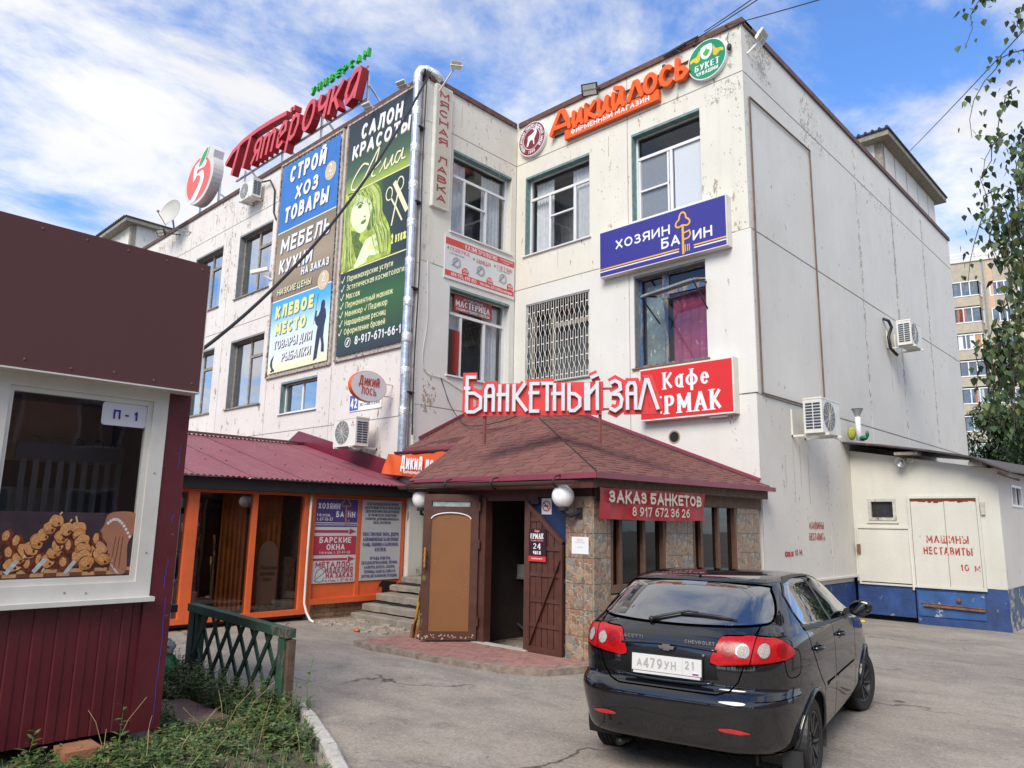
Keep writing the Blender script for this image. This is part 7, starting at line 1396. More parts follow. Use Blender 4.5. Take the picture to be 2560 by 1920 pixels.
# green bag
T = thing('rubbish_bag', 'translucent green plastic rubbish bag hanging behind the kiosk corner', 'bag', (-8.35, 3.3, -.1)); mb = M(); mb.sphere((0, 0, 0), 1, 26, 18); rn = random.Random(4)
for i, v in enumerate(mb.v):
    a = atan2(v.y, v.x); r_ = 1+.10*sin(5*a+v.z*3)+.06*sin(11*a-v.z*5)+rn.uniform(-.02, .02); t = (v.z+1)/2; ww = (.75+.35*sin(pi*min(1, t*1.15)))*(1-.45*max(0, t-.7)/.3)
    mb.v[i] = Vector((-8.35+.17*v.x*r_*ww, 3.42+.17*v.y*r_*ww, -.12+.44*t))
part(mb, 'green_film', mat('green_plastic_film', (.05, .26, .13), .25, var=.35, vs=14, bump=.6, bs=18), T, True); mb = M(); mb.sphere((-8.30, 3.46, .28), .10, 14, 10, (1, 1, .9))
for i in range(len(mb.v)): mb.v[i] += Vector((rn.uniform(-.012, .012), rn.uniform(-.012, .012), rn.uniform(-.012, .012)))
part(mb, 'clear_film', mat('clear_plastic_film', (.42, .46, .45), .15, var=.4, vs=20, bump=.8), T)
# ---------------------------------------------------------------- kerb, soil, weeds
m_kerb = mat('whitewashed_kerb', (.52, .50, .46), .9, var=.2, vs=9, bump=.8, bs=35, dirt=.8, dcol=(.22, .19, .16)); kp = [(-6.55, 3.98), (-6.02, 3.78), (-5.20, 3.44), (-4.92, 3.30), (-4.2, 2.98), (-3.4, 2.6)]
mb = M(); kb = None
for i in range(len(kp)-1):
    a = Vector((*kp[i], 0)); b = Vector((*kp[i+1], 0)); d = (b-a).normalized(); F = Fr(a+d*.008, d, (0, 0, 1)); Ln = (b-a).length-.016; mb = M(); nx = max(3, int(Ln/.05)); rn = random.Random(i)
    for q in range(nx+1):
        x = Ln*q/nx; e = rn.uniform(-.006, .006)
        for c in ((-.2, .0), (-.07+e, .005), (-.045+e, .03), (-.045, .095), (-.07, .12), (-.2, .12)): mb.v.append(F(x, c[0], c[1]-.12))
    for q in range(nx):
        for c in range(5): o_ = q*6+c; mb.f.append((o_, o_+6, o_+7, o_+1)); mb.mi.append(0)
    mb.f += [tuple(range(6)), tuple(nx*6+5-k for k in range(6))]; mb.mi += [0, 0]
    if kb is None: kb = struct(part(mb, 'kerb', m_kerb))
    else: part(mb, 'kerb_stone', m_kerb, kb)
REG = [(-6.49, -1.5), (-4.2, -1.5), (-2.2, 2.05), (-3.4, 2.56), (-4.92, 3.25), (-6.06, 3.72), (-9.6, 3.9), (-9.6, 2.80), (-6.49, 2.80)]
mb = M(); mb.poly([(x, y, -.13) for x, y in REG]); struct(part(mb, 'soil', mat('dry_soil', (.11, .085, .06), .95, var=.4, vs=8, bump=.8, bs=30)))
T = tag(part(M().box(-7.55, -6.62, 3.0, 3.38, -.16, -.085), 'paving_slab', mat('red_slab', (.20, .12, .10), .9, var=.2, vs=8, bump=.3)), 'dull reddish slab lying in the weeds behind the kiosk corner', 'slab')
T = tag(part(M().box(-6.46, -6.2, 1.95, 2.2, -.16, -.03), 'brick_block', mat('orange_brick', (.34, .15, .08), .9, var=.2, vs=8, bump=.4)), 'orange brick under the kiosk bottom edge among the weeds', 'brick')
m_leafs = [mat('weed_green_%d' % k, c, .6, var=.25, vs=6) for k, c in enumerate([(.070, .125, .034), (.105, .175, .048), (.045, .085, .028), (.22, .18, .085)])]
def inreg(x, y): return pin((x, y), REG)
gb = M(); rn = random.Random(21)
def blade(mb, x, y, z, h, lean, az, w_, mi):
    c, s = cos(az), sin(az); mb.cur = mi; b0 = len(mb.v)
    for k in range(4):
        t = k/3; r_ = lean*t*t*h; ww = w_*(1-t)+.0006; p = Vector((x+c*r_, y+s*r_, z+h*t*(1-.25*lean*t))); mb.v += [p+Vector((-s*ww, c*ww, 0)), p+Vector((s*ww, -c*ww, 0))]
    for k in range(3): mb.f.append((b0+2*k, b0+2*k+1, b0+2*k+3, b0+2*k+2)); mb.mi.append(mi)
cnt = 0
while cnt < 11000:
    x, y = rn.uniform(-9.2, -2.6), rn.uniform(-.5, 3.95)
    if not inreg(x, y): continue
    if -7.55 < x < -6.62 and 3.0 < y < 3.36 and rn.random() < .93: continue
    edge = x > -5.6-.0 and rn.random() < .5
    if y < .8 and rn.random() < .6: continue
    h = rn.uniform(.05, .15)*(1.4 if y > 3.3 and x < -6.5 else .7 if x > -6.5 else 1); blade(gb, x, y, -.135, h*(.5 if edge else 1), rn.uniform(.2, 1.1), rn.uniform(0, 6.28), rn.uniform(.0025, .005), rn.choice([0, 0, 1, 1, 2, 3] if not edge else [3, 3, 0, 1])); cnt += 1
for i in range(160):
    x = rn.uniform(-6.3, -4.7); y = 3.90-(x+6.3)*.42+rn.uniform(.0, .06); blade(gb, x, y, -.15, rn.uniform(.04, .12), rn.uniform(.3, 1), rn.uniform(0, 6.28), .004, rn.choice([0, 1, 3]))
stuff(part(gb, 'grass', m_leafs)); lb = M()
def leafq(mb, p, d, up, L_, w_, mi):
    d = Vector(d).normalized(); s = d.cross(up)
    if s.length < .05: s = d.cross(Vector((1, 0, 0)))
    s.normalize(); n_ = s.cross(d); mb.cur = mi; mb.add([p, p+d*L_*.35+s*w_/2+n_*.0, p+d*L_*.35-s*w_/2, p+d*L_*.75+s*w_*.35-n_*L_*.06, p+d*L_*.75-s*w_*.35-n_*L_*.06, p+d*L_-n_*L_*.15], [(0, 2, 1), (1, 2, 4, 3), (3, 4, 5)])
def weed(mb, x, y, z, h, rn, nl=14, L_=.05, w_=.022, mats=(0, 0, 1, 2), sm=0, spread=.25):
    az = rn.uniform(0, 6.28); ln = rn.uniform(0, spread); top = Vector((x+cos(az)*ln*h, y+sin(az)*ln*h, z+h)); b = Vector((x, y, z)); mid = (b+top)/2+Vector((rn.uniform(-.03, .03), rn.uniform(-.03, .03), 0)); mb.cur = sm
    mb.tube([b, mid, top], [.0035, .003, .0015], 4, False)
    for k in range(nl):
        t = .12+.88*(k+rn.random())/nl; p = b.lerp(mid, t*2) if t < .5 else mid.lerp(top, t*2-1); a = k*2.4+rn.uniform(-.4, .4)
        s_ = 1.15-.6*t; leafq(mb, p, (cos(a), sin(a), rn.uniform(-.1, .7)), Vector((0, 0, 1)), L_*s_*rn.uniform(.7, 1.3), w_*s_*rn.uniform(.7, 1.2), rn.choice(mats))
cnt = 0
while cnt < 1150:
    x, y = rn.uniform(-9.0, -4.7), rn.uniform(1.2, 3.95)
    if not inreg(x, y) or (-7.55 < x < -6.55 and 2.98 < y < 3.4): continue
    dn = 1. if (y > 3.35 or x < -6.4) else .55 if (x < -5.6) else .25
    if rn.random() > dn*1.2: continue
    if y < 2.75+0*x and x < -6.45: continue
    h = (rn.uniform(.10, .24)+(.16 if y > 3.35 else 0)*rn.random())*(.52 if (x > -6.75 and not (y > 3.62 and x < -6.1)) else 1); weed(lb, x, y, -.14, h, rn, rn.randint(9, 18), rn.choice([.05, .06, .085]), rn.choice([.020, .034, .045]), rn.choice([(0, 0, 2), (1, 1, 0), (0, 1, 2), (1, 1, 3)])); cnt += 1
for i in range(26): x = rn.uniform(-6.75, -6.15); weed(lb, x, 3.74+rn.uniform(-.06, .2), -.14, rn.uniform(.12, .30), rn, 16, .085, .02, (0, 1, 2))
stuff(part(lb, 'weeds', m_leafs)); 
for i, (x, y, h, lab) in enumerate(((-6.02, 2.27, .42, 'single tall leafy weed standing in front of the maroon kiosk corner'), (-6.30, 1.75, .28, 'small weed at the foot of the maroon kiosk siding beside the orange brick'), (-6.26, 3.96, .55, 'thin weed climbing at the peeling end post of the fence'))):
    mb = M(); weed(mb, x, y, -.14, h, random.Random(i), 16, .10, .045, (1, 1, 0), 1, .1); tag(part(mb, 'weed_plant', m_leafs), lab, 'plant')
mb = M()
for i in range(30): x, y = rn.uniform(-7.8, -5.6), rn.uniform(2.4, 3.7); 
for x, y in ((-6.3, 1.72), (-6.33, 1.85)):
    for k in range(6): a = k*pi/3; leafq(mb, Vector((x, y, .0)), (cos(a), sin(a), .3), Vector((0, 0, 1)), .025, .018, 0)
stuff(part(mb, 'pink_blossoms', mat('pink_petal', (.55, .30, .38), .7, var=.1)))
mb = M()
for i in range(60):
    x, y = rn.uniform(-7.9, -4.9), rn.uniform(2.2, 3.8)
    if not inreg(x, y): continue
    az = rn.uniform(0, 6.28); h = rn.uniform(.15, .4); mb.tube([(x, y, -.13), (x+cos(az)*h*.3, y+sin(az)*h*.3, -.13+h*.6), (x+cos(az)*h*.7, y+sin(az)*h*.7, -.13+h)], .0022, 4, False)
stuff(part(mb, 'dry_stalks', mat('straw', (.34, .26, .13), .8, var=.2)))
# litter, broken patch, moss by the steps
mb = M(); rn = random.Random(9)
for i in range(46):
    x, y = rn.uniform(-12.0, -9.7), rn.uniform(7.5, 8.35); r_ = rn.uniform(.02, .11); q = [(x+r_*rn.uniform(.6, 1.2)*cos(a)*1.6, y+r_*rn.uniform(.6, 1.2)*sin(a)) for a in [2*pi*k/7 for k in range(7)]]; mb.prism(q, -.18, -.155+rn.uniform(0, .012))
stuff(part(mb, 'broken_concrete_crumbs', mat('pale_crumbs', (.36, .31, .25), .95, var=.3, vs=9)))
mb = M()
for i in range(500):
    x, y = rn.uniform(-12.0, -9.9), rn.uniform(7.4, 8.4); 
    if rn.random() < .6: blade(mb, x, y, -.165, rn.uniform(.01, .04), .8, rn.uniform(0, 6.28), .003, 0)
stuff(part(mb, 'moss', [mat('moss_green', (.05, .06, .02), .9)]))
mb = M(); mb.sphere((-10.55, 7.48, -.14), .05, 10, 6, (1.3, 1, .6)); tag(part(mb, 'litter_wrapper', mat('orange_litter', (.55, .12, .05), .5, var=.3, vs=30)), 'small crumpled orange wrapper on the asphalt before the steps', 'wrapper')
mb = M(); mb.sphere((-5.65, 16.5, -.24), .045, 10, 6, (1.3, 1, .8)); tag(part(mb, 'yellow_fruit', mat('yellow_litter', (.6, .5, .1), .5)), 'small yellow object on the ground below the blue plinth', 'litter')
mb = M(); rn = random.Random(31)
for i in range(260):
    x, y = rn.uniform(-9, 1.5), rn.uniform(3.2, 13); r_ = rn.uniform(.006, .02); z = gz(x, y); q = [(x+r_*rn.uniform(.6, 1.3)*cos(a), y+r_*rn.uniform(.6, 1.3)*sin(a)) for a in [2*pi*k/5 for k in range(5)]]; mb.prism(q, z, z+r_*.5)
stuff(part(mb, 'loose_grit', mat('grit_grey', (.30, .27, .23), .95, var=.3, vs=30)))
# ---------------------------------------------------------------- annex at the right
AY = 17.35; FA = Fr((0, AY, 0), (1, 0, 0), (0, 0, 1)); AXR = -3.2; FR2 = Fr((AXR, 0, 0), (0, 1, 0), (0, 0, 1))
AN = thing('garage_annex', 'low white annex with steel doors, blue painted base and sagging tin roof', 'building', (-4.6, 18, -.27))
m_an = mat('annex_white_paint', (.63, .625, .56), .8, var=.05, vs=1.2, bump=.3, bs=25, flake=.35, fcol=(.33, .27, .2), fthr=.67, fscale=6, fstretch=.6, streak=.1, dirt=.12, dcol=(.4, .37, .3))
def awall(fr, u0, u1, v0, v1, holes, m, nm='wall'):
    xs = sorted({u0, u1, *[h[0] for h in holes], *[h[1] for h in holes]}); ys = sorted({v0, v1, *[h[2] for h in holes], *[h[3] for h in holes]}); mb = M()
    for p in range(len(xs)-1):
        for q in range(len(ys)-1):
            cx_, cy_ = (xs[p]+xs[p+1])/2, (ys[q]+ys[q+1])/2
            if any(h[0] < cx_ < h[1] and h[2] < cy_ < h[3] for h in holes): continue
            mb.box(xs[p], xs[p+1], ys[q], ys[q+1], -.2, 0, fr)
    part(mb, nm, m, AN)
awall(FA, -5.988, AXR-.003, .52, 2.85, [(-5.62, -5.14, 1.86, 2.24)], m_an)
mb = M(); mb.prism([(-5.988, 2.85), (AXR-.003, 2.85), (-5.988, 3.36)], -.2, 0, FA); part(mb, 'gable_wall', m_an, AN)
awall(FA, -4.83, AXR-.003, -.30, .515, [], m_blue, 'blue_base'); mb = M(); mb.box(-5.985, -4.86, -.16, .515, -.14, .0, FA); part(mb, 'blue_base', m_blue, AN); mb = M(); mb.box(-5.93, -4.86, -.35, -.16, -.3, -.16, FA); part(mb, 'gap_under_door', m_dark, AN)
awall(FR2, AY+.002, 24.2, .53, 2.86, [(18.6, 19.6, 2.18, 2.56)], m_side); awall(FR2, AY+.002, 24.2, -.4, .525, [], mat('worn_blue_base', (.05, .10, .22), .7, var=.3, vs=3, flake=1.6, fcol=(.45, .43, .3), fscale=3, fthr=.52, fstretch=1.5, dirt=.4, dcol=(.3, .28, .2)), 'blue_base')
mb = M(); mb.box(-5.9, AXR-.02, -.3, 2.8, -7, -6.8, FA); part(mb, 'back_wall', m_an, AN)
def frame4(u0, u1, v0, v1, t, n0, n1, fr, nm, m, T): mb = M(); mb.box(u0, u1, v0, v0+t, n0, n1, fr); mb.box(u0, u1, v1-t, v1, n0, n1, fr); mb.box(u0, u0+t, v0+t, v1-t, n0, n1, fr); mb.box(u1-t, u1, v0+t, v1-t, n0, n1, fr); return part(mb, nm, m, T)
m_fl = mat('flaking_frame', (.48, .47, .42), .8, var=.2, vs=10, flake=1.2, fcol=(.2, .15, .1), fscale=9, fthr=.56)
w_ = frame4(-5.66, -5.10, 1.82, 2.28, .06, -.04, .02, FA, 'window', m_fl, AN); mb = M(); mb.flat([(-5.62, 1.86), (-5.14, 1.86), (-5.14, 2.24), (-5.62, 2.24)], -.06, FA); part(mb, 'pane', mat('dusty_dark_pane', (.03, .03, .033), .3, var=.5, vs=10), w_); mb = M(); mb.box(-5.7, -5.06, 1.76, 1.80, 0, .03, FA); part(mb, 'sill', m_an, w_)
w_ = frame4(18.56, 19.62, 2.14, 2.6, .05, -.04, .02, FR2, 'window', m_pvc, AN); mb = M(); mb.flat([(18.6, 2.18), (19.6, 2.18), (19.6, 2.56), (18.6, 2.56)], -.05, FR2); part(mb, 'pane', mat('dusty_dark_pane', (.025, .025, .028)), w_); mb = M(); mb.box(19.05, 19.1, 2.18, 2.56, -.05, .01, FR2); part(mb, 'glazing_bar', m_pvc, w_)
for a, b in ((-4.80, -4.18), (-4.165, -3.60)):
    mb = M(); mb.box(a, b, .50, 2.24, .002, .03, FA); part(mb, 'steel_door', m_an, AN)
frame4(-4.86, -3.54, .46, 2.33, .05, .001, .045, FA, 'door_surround', m_an, AN)
mb = M(); x = -4.8; rn = random.Random(7)
while x < -3.6: w2_ = rn.uniform(.03, .12); mb.box(x, min(x+w2_, -3.6), 2.235-rn.uniform(.01, .05), 2.262, .032, .036, FA); x += w2_
part(mb, 'rust_band', mat('rust_red', (.18, .03, .012), .85, var=.4, vs=12), AN)
mb = M(); mb.box(-4.80, -3.60, -.1, .40, .002, .02, FA); part(mb, 'lower_door_panel', mat('worn_bright_blue', (.03, .10, .28), .6, var=.35, vs=3, flake=1.8, fcol=(.45, .47, .48), fthr=.6, fscale=4, fstretch=1), AN)
mb = M(); mb.bar(FA(-4.7, .12, .05), FA(-3.6, .09, .05), .05, .04); mb.bar(FA(-4.75, .16, .04), FA(-3.62, .13, .04), .015); mb.sphere(FA(-4.05, .25, .03), .05, 8, 6); part(mb, 'door_bolt', m_rust, AN)
mb = M(); mb.box(-5.90, -4.88, .52, 1.62, .002, .025, FA); part(mb, 'steel_door', m_an, AN); frame4(-5.93, -4.85, .46, 1.68, .035, .001, .04, FA, 'door_surround', m_an, AN); mb = M(); mb.box(-5.93, -5.87, 1.1, 1.3, .03, .09, FA); part(mb, 'padlock_box', m_rust, AN)
mb = M(); mb.box(-3.52, -3.45, 1.95, 2.2, 0, .05, FA); part(mb, 'hinge_block', m_fl, AN); mb = M(); mb.tube([FA(-4.87, 1.62, .03), FA(-4.86, .4, .04)], .02, 6); part(mb, 'corner_pipe', m_whmet, AN)
# tin roof
m_tr = mat('dark_tin_roof', (.06, .052, .05), .55, var=.4, vs=5, bump=.3, flake=1, fcol=(.17, .06, .035), fscale=5, fthr=.58)
rp = [(-6.12, 3.54), (-5.2, 3.42), (-4.3, 3.26), (-3.5, 3.08), (-2.9, 2.78)]
for i in range(4):
    (a, za), (b, zb) = rp[i], rp[i+1]; mb = M(); y0_ = 16.95-.03*i
    mb.add([(a, y0_, za), (b, y0_, zb), (b, 24.5, zb+.25), (a, 24.5, za+.25), (a, y0_, za-.03), (b, y0_, zb-.03), (b, 24.5, zb+.2), (a, 24.5, za+.2)], [(0, 1, 2, 3), (7, 6, 5, 4), (0, 4, 5, 1), (1, 5, 6, 2), (3, 2, 6, 7), (0, 3, 7, 4)]); part(mb, 'roof_sheet', m_tr, AN)
mb = M(); mb.tube([(a, 16.93, z_-.02) for a, z_ in rp], .03, 6); mb.bar((-3.1, 16.95, 2.75), (-2.75, 16.9, 2.60), .05); part(mb, 'rusty_roof_edge', m_tr, AN, True)
part(M().box(-4.95, -4.5, 16.98, 17.34, 3.18, 3.24), 'roof_bearer', m_wood, AN); part(M().box(-3.6, -3.35, 17.0, 17.34, 2.9, 2.98), 'roof_bearer', m_wood, AN)
# painted warnings
m_st = mat('red_stencil', (.42, .06, .05), .85, var=.3, vs=12, flake=2, fcol=(.6, .58, .52), fscale=16, fthr=.55)
def stencil(fr, label, items, z): 
    T = thing('stencilled_warning', label, 'painted sign', fr(items[0][1], items[0][2], 0))
    for s, u, v, h, w_ in items: mb = M(); text(mb, s, fr, u, v+h*.05, h*.86, w_*.96, t=.17, z=z); part(mb, 'lettering', m_st, T)
    return T
stencil(FA, 'large red stencilled parking warning on the white steel double door', [('МАШИНЫ', -4.55, 1.36, .18, .80), ('НЕСТАВИТЬ!', -4.62, 1.13, .18, .92), ('10', -3.97, .83, .15, .16), ('М', -3.72, .83, .13, .10)], .033)
T = stencil(FRS, 'narrow red stencilled parking warning with arrow on the grey side wall', [('МАШИНЫ', 14.88, 1.60, .17, .76), ('НЕСТАВИТЬ', 14.85, 1.38, .17, .82), ('10', 14.13, 1.10, .14, .14), ('М', 14.34, 1.10, .14, .12)], .004)
mb = M(); mb.flat([(13.66, 1.15), (13.74, 1.22), (13.74, 1.19), (14.06, 1.19), (14.06, 1.10), (13.74, 1.10), (13.74, 1.07)], .004, FRS); part(mb, 'arrow', m_st, T)
T = thing('roof_vent_pipe', 'white plastic vent pipe with dark flared cap on the annex roof', 'pipe', (-5.7, 16.95, 3.5)); mb = M(); mb.tube([(-5.66, 17.3, 3.6), (-5.69, 17.15, 3.57), (-5.69, 17.15, 4.12)], .055, 12); part(mb, 'pipe', m_wht, T, True); mb = M(); mb.lathe([(.055, 4.08), (.06, 4.12), (.11, 4.24), (.13, 4.26), (.0, 4.262)], (-5.69, 17.15, 0), n=18); part(mb, 'cap', m_reveal, T)
mb = M(); mb.sphere((-5.84, 17.15, 3.72), .09, 12, 9, (1, 1, 1.7)); tag(part(mb, 'net_sack', mat('yellow_green_net', (.33, .36, .06), .8, var=.4, vs=30, bump=.5)), 'yellow green net sack beside the white vent pipe on the annex roof', 'sack')
mb = M(); mb.sphere((-5.58, 17.12, 3.6), .07, 12, 9, (1.3, 1, .8)); mb.sphere((-5.5, 17.12, 3.68), .05, 10, 8, (.8, 1, 1.6)); tag(part(mb, 'plastic_bottle', mat('bottle_green', (.01, .14, .06), .2)), 'crumpled green plastic bottle beside the vent pipe on the annex roof', 'bottle')
# ---------------------------------------------------------------- far apartment block
O3 = Vector((-19.4, 85.8, 0)); FU = Fr(O3, (.975, .22, 0), (0, 0, 1)); AP = thing('apartment_block', 'tall beige apartment block with stacked glazed balconies far behind the birch', 'building', O3)
m_peb = mat('beige_pebble_panel', (.42, .37, .29), .95, var=.12, vs=2, bump=.3, bs=6, dirt=.3, dcol=(.24, .20, .15)); m_pea = mat('peach_panel', (.55, .38, .27), .9, var=.08)
mb = M(); mb.box(-14, 26, -1, 29.3, -12, 0, FU); part(mb, 'wall', m_peb, AP); mb = M(); mb.box(-14, 26, 29.3, 29.6, -12.2, .15, FU); mb.box(3.6, 5.2, 29.3, 30.8, -3, -.5, FU); part(mb, 'roof', m_side, AP); mb = M()
for k in range(30): mb.bar(FU(-13+k*1.1, 29.6, -.1), FU(-13+k*1.1, 30.3, -.1), .05)
mb.bar(FU(-13, 30.3, -.1), FU(20, 30.3, -.1), .05); mb.bar(FU(-13, 29.95, -.1), FU(20, 29.95, -.1), .04); part(mb, 'roof_railing', m_galv, AP)
m_far = mat('far_window_glass', (.10, .13, .17), .12, var=.6, vs=.9, spec=.8); rn = random.Random(77)
interior = [mat('balcony_fill_%d' % k, c, .6, var=.2) for k, c in enumerate([(.45, .48, .50), (.35, .12, .07), (.50, .22, .10), (.10, .13, .17), (.10, .13, .17)])]
for fl in range(10):
    zb = 25.3-fl*2.8
    for u0_ in (-8.2, .55, 10.4, 19.2):
        if not (u0_ in (.55,) or fl < 9): continue
        mb = M(); prof = [(u0_, 0), (u0_+.75, 1.15), (u0_+3.0, 1.15), (u0_+3.3, 0)]
        def pv(z0_, z1_, P_): 
            m2 = M(); b = [FU(u, z0_, n_) for u, n_ in P_]; t_ = [FU(u, z1_, n_) for u, n_ in P_]; n = len(P_); m2.add(b+t_, [(i, i+1, n+i+1, n+i) for i in range(n-1)]+[tuple(range(n, 2*n)), tuple(range(n-1, -1, -1))]); return m2
        bal = part(pv(zb-1.05, zb-.02, prof), 'balcony', m_peb, AP)
        part(pv(zb+.02, zb+1.55, [(u, n_-.06) for u, n_ in prof]), 'balcony_glazing', m_far if rn.random() < .75 else m_curt, bal); mb = M()
        for (ua, na), (ub, nb_) in zip(prof, prof[1:]):
            mb.bar(FU(ua, zb+.03, na), FU(ub, zb+.03, nb_), .10); mb.bar(FU(ua, zb+1.55, na), FU(ub, zb+1.55, nb_), .10)
            nn = 1 if abs(ub-ua) < 1 else 3
            for q in range(nn+1): mb.bar(FU(lerp(ua, ub, q/nn), zb, lerp(na, nb_, q/nn)), FU(lerp(ua, ub, q/nn), zb+1.55, lerp(na, nb_, q/nn)), .09)
        part(mb, 'balcony_frame', m_pvc, bal)
        for q in range(2): a = u0_+.85+rn.random()*1.4; mb = M(); mb.box(a, a+.6, zb+.1, zb+1.45, 1.11, 1.125, FU); part(mb, 'balcony_blind', interior[rn.randrange(5)], bal)
    for u0_ in (-3.6, 4.55, 7.0, 14.6, 17):
        if fl > 8: continue
        mb = M(); wz_ = zb+.05; mb.box(u0_, u0_+1.9, wz_, wz_+.09, 0, .05, FU); mb.box(u0_, u0_+1.9, wz_+1.4, wz_+1.49, 0, .05, FU)
        for q in (0, .62, 1.24, 1.81): mb.box(u0_+q, u0_+q+.09, wz_+.09, wz_+1.4, 0, .05, FU)
        f_ = part(mb, 'window', m_pvc, AP); mb = M(); mb.flat([(u0_, wz_), (u0_+1.9, wz_), (u0_+1.9, wz_+1.49), (u0_, wz_+1.49)], .02, FU); part(mb, 'pane', m_far, f_)
mb = M(); mb.box(4.05, 4.2, 0, 29.3, 0, .06, FU); part(mb, 'panel_joint', m_reveal, AP); mb = M(); mb.box(4.4, 4.9, 24, 29.0, .001, .03, FU); part(mb, 'peach_panel', m_pea, AP)
# ---------------------------------------------------------------- trees
m_birch = [mat('birch_leaf_%d' % k, c, .55, var=.2, vs=3) for k, c in enumerate([(.055, .10, .035), (.035, .07, .028), (.085, .14, .04), (.16, .21, .05)])]; m_bark = mat('grey_brown_bark', (.10, .08, .06), .9, var=.3, vs=8, bump=.6)
TR = thing('birch_tree', 'birch tree with sparse leafy branches hanging in front of the far apartment block', 'tree', (.4, 9.6, -.2)); mb = M(); mb.tube([(.4, 9.6, -.2), (.35, 9.55, 3), (.3, 9.5, 7), (.2, 9.4, 11)], [.16, .13, .10, .04], 10); part(mb, 'trunk', mat('birch_bark', (.5, .48, .44), .8, var=.3, vs=9), TR, True)
rn = random.Random(42); lf = M(); lv = [(0, 0), (.32, .28), (.18, .70), (0, 1.05), (-.18, .70), (-.32, .28)]; base_leafs = []
for k in range(4):
    m0 = M(); m0.add([(x*1.25, -y, .06*abs(x)*3) for x, y in lv], [(0, 1, 2, 3), (0, 3, 4, 5)]); me = mesh_of(m0, 'leaf', m_birch[k], False, Vector((0, 0, 0))); base_leafs.append(me)
leaves = []; br = M()
def hang(p0, L_, dx, n_, dens=1.):
    pts = [Vector(p0)]; 
    for i in range(n_): t = (i+1)/n_; pts.append(Vector(p0)+Vector((dx[0]*t*(1.3-.3*t), dx[1]*t, -L_*t**1.4+ .15*sin(t*3)))+Vector((rn.uniform(-.05, .05), rn.uniform(-.05, .05), 0)))
    br.tube(pts, [.006*(1-.8*i/n_)+.0015 for i in range(n_+1)], 5, False)
    for i in range(n_):
        for q in range(int(5*dens)+ (rn.random() < .5)):
            p = pts[i].lerp(pts[i+1], rn.random())+Vector((rn.gauss(0, .06), rn.gauss(0, .06), rn.gauss(0, .05))); leaves.append((p, rn.uniform(.045, .095), rn.uniform(0, 6.28), rn.uniform(-.5, .5), rn.uniform(-.4, .6), rn.choice([0, 0, 0, 1, 1, 2, 3])))
for i in range(98):
    z = rn.uniform(3.0, 5.4); t_ = (z-2.6)/2.4; xe = lerp(-1.46, -1.16, max(0, min(1, t_)))+.10*sin(z*5.1); x = xe+abs(rn.gauss(0, .30)); y = 8.15+rn.uniform(-.35, .6); hang((x, y, z), rn.uniform(.35, .7), (rn.uniform(-.12, .08), rn.uniform(-.12, .12)), 4, 1.1)
for i in range(16): z = rn.uniform(5.4, 10); hang((rn.uniform(-.95, .9), 8.2+rn.uniform(-.3, .9), z), rn.uniform(.5, .9), (rn.uniform(-.25, .05), rn.uniform(-.12, .12)), 5)
for (q, L_, dx) in (((-.85, 8.1, 6.25), .75, (-.60, .0)), ((-1.0, 8.1, 5.9), .9, (-.32, 0)), ((-1.1, 8.0, 5.4), .8, (-.30, 0)), ((-1.0, 8.1, 7.0), .5, (-.35, 0)), ((-1.25, 8.1, 3.2), .8, (-.25, 0)), ((-1.2, 8.1, 4.9), .9, (-.35, 0))): hang(q, L_, dx, 7, .8)
stuff(part(br, 'twigs', m_bark, TR, True)); leaves.sort(key=lambda l: (l[0]-Vector((-1.2, 7.5, 5))).length)
lb = M()
for i, (p, s, az, tx, ty, mi) in enumerate(leaves):
    R_ = Matrix.Rotation(az, 4, 'Z') @ Matrix.Rotation(pi/2+tx-1.57*.0, 4, 'X') @ Matrix.Rotation(ty, 4, 'Y')
    if i < 290:
        o = bpy.data.objects.new('leaf', base_leafs[mi]); COL.objects.link(o); o.parent = TR; R2 = Matrix.Rotation(az, 4, 'Z') @ Matrix.Rotation(1.2+tx, 4, 'X'); o.matrix_local = Matrix.Translation(p-wloc(TR)) @ R2 @ Matrix.Scale(s, 4)
    else:
        R2 = Matrix.Rotation(az, 4, 'Z') @ Matrix.Rotation(1.2+tx, 4, 'X'); vs = [p+(R2 @ Vector((x*1.25*s, -y*s, .06*abs(x)*3*s))) for x, y in lv]; lb.cur = mi; lb.add(vs, [(0, 1, 2, 3), (0, 3, 4, 5)])
stuff(part(lb, 'crown', m_birch, TR))
def farbush(cx_, cy_, z0_, z1_, r_, seed, label, nl=7000, ls=.16, hang_=.0):
    T = thing('background_tree', label, 'tree', (cx_, cy_, z0_)); rn = random.Random(seed); mb = M(); mb.tube([(cx_, cy_, z0_), (cx_, cy_, (z0_+z1_)/2)], [.18, .08], 8)
    blobs = [(cx_+rn.gauss(0, r_*.45), cy_+rn.gauss(0, r_*.3), lerp(z0_+1, z1_-.4, rn.random()**.7), rn.uniform(.35, .8)) for _ in range(26)]
    for b in blobs: mb.tube([(cx_, cy_, z0_+.3*(b[2]-z0_)), (lerp(cx_, b[0], .6), lerp(cy_, b[1], .6), lerp(z0_, b[2], .75)), b[:3]], [.06, .035, .012], 5, False)
    part(mb, 'trunk', m_bark, T); mb = M()
    for i in range(nl):
        b = blobs[rn.randrange(len(blobs))]; d = Vector((rn.gauss(0, 1), rn.gauss(0, 1), rn.gauss(0, 1))).normalized()*b[3]*rn.random()**.35*1.5; p = Vector(b[:3])+Vector((d.x, d.y, d.z*.85)); a = rn.uniform(0, 6.28); s = ls*rn.uniform(.5, 1.1)
        dd = Vector((cos(a), sin(a), rn.uniform(-1.4, .3))).normalized(); leafq(mb, p, dd, Vector((0, 0, 1)), s, s*.36, rn.choice([0, 0, 1, 1, 2]))
    part(mb, 'crown', m_birch, T)
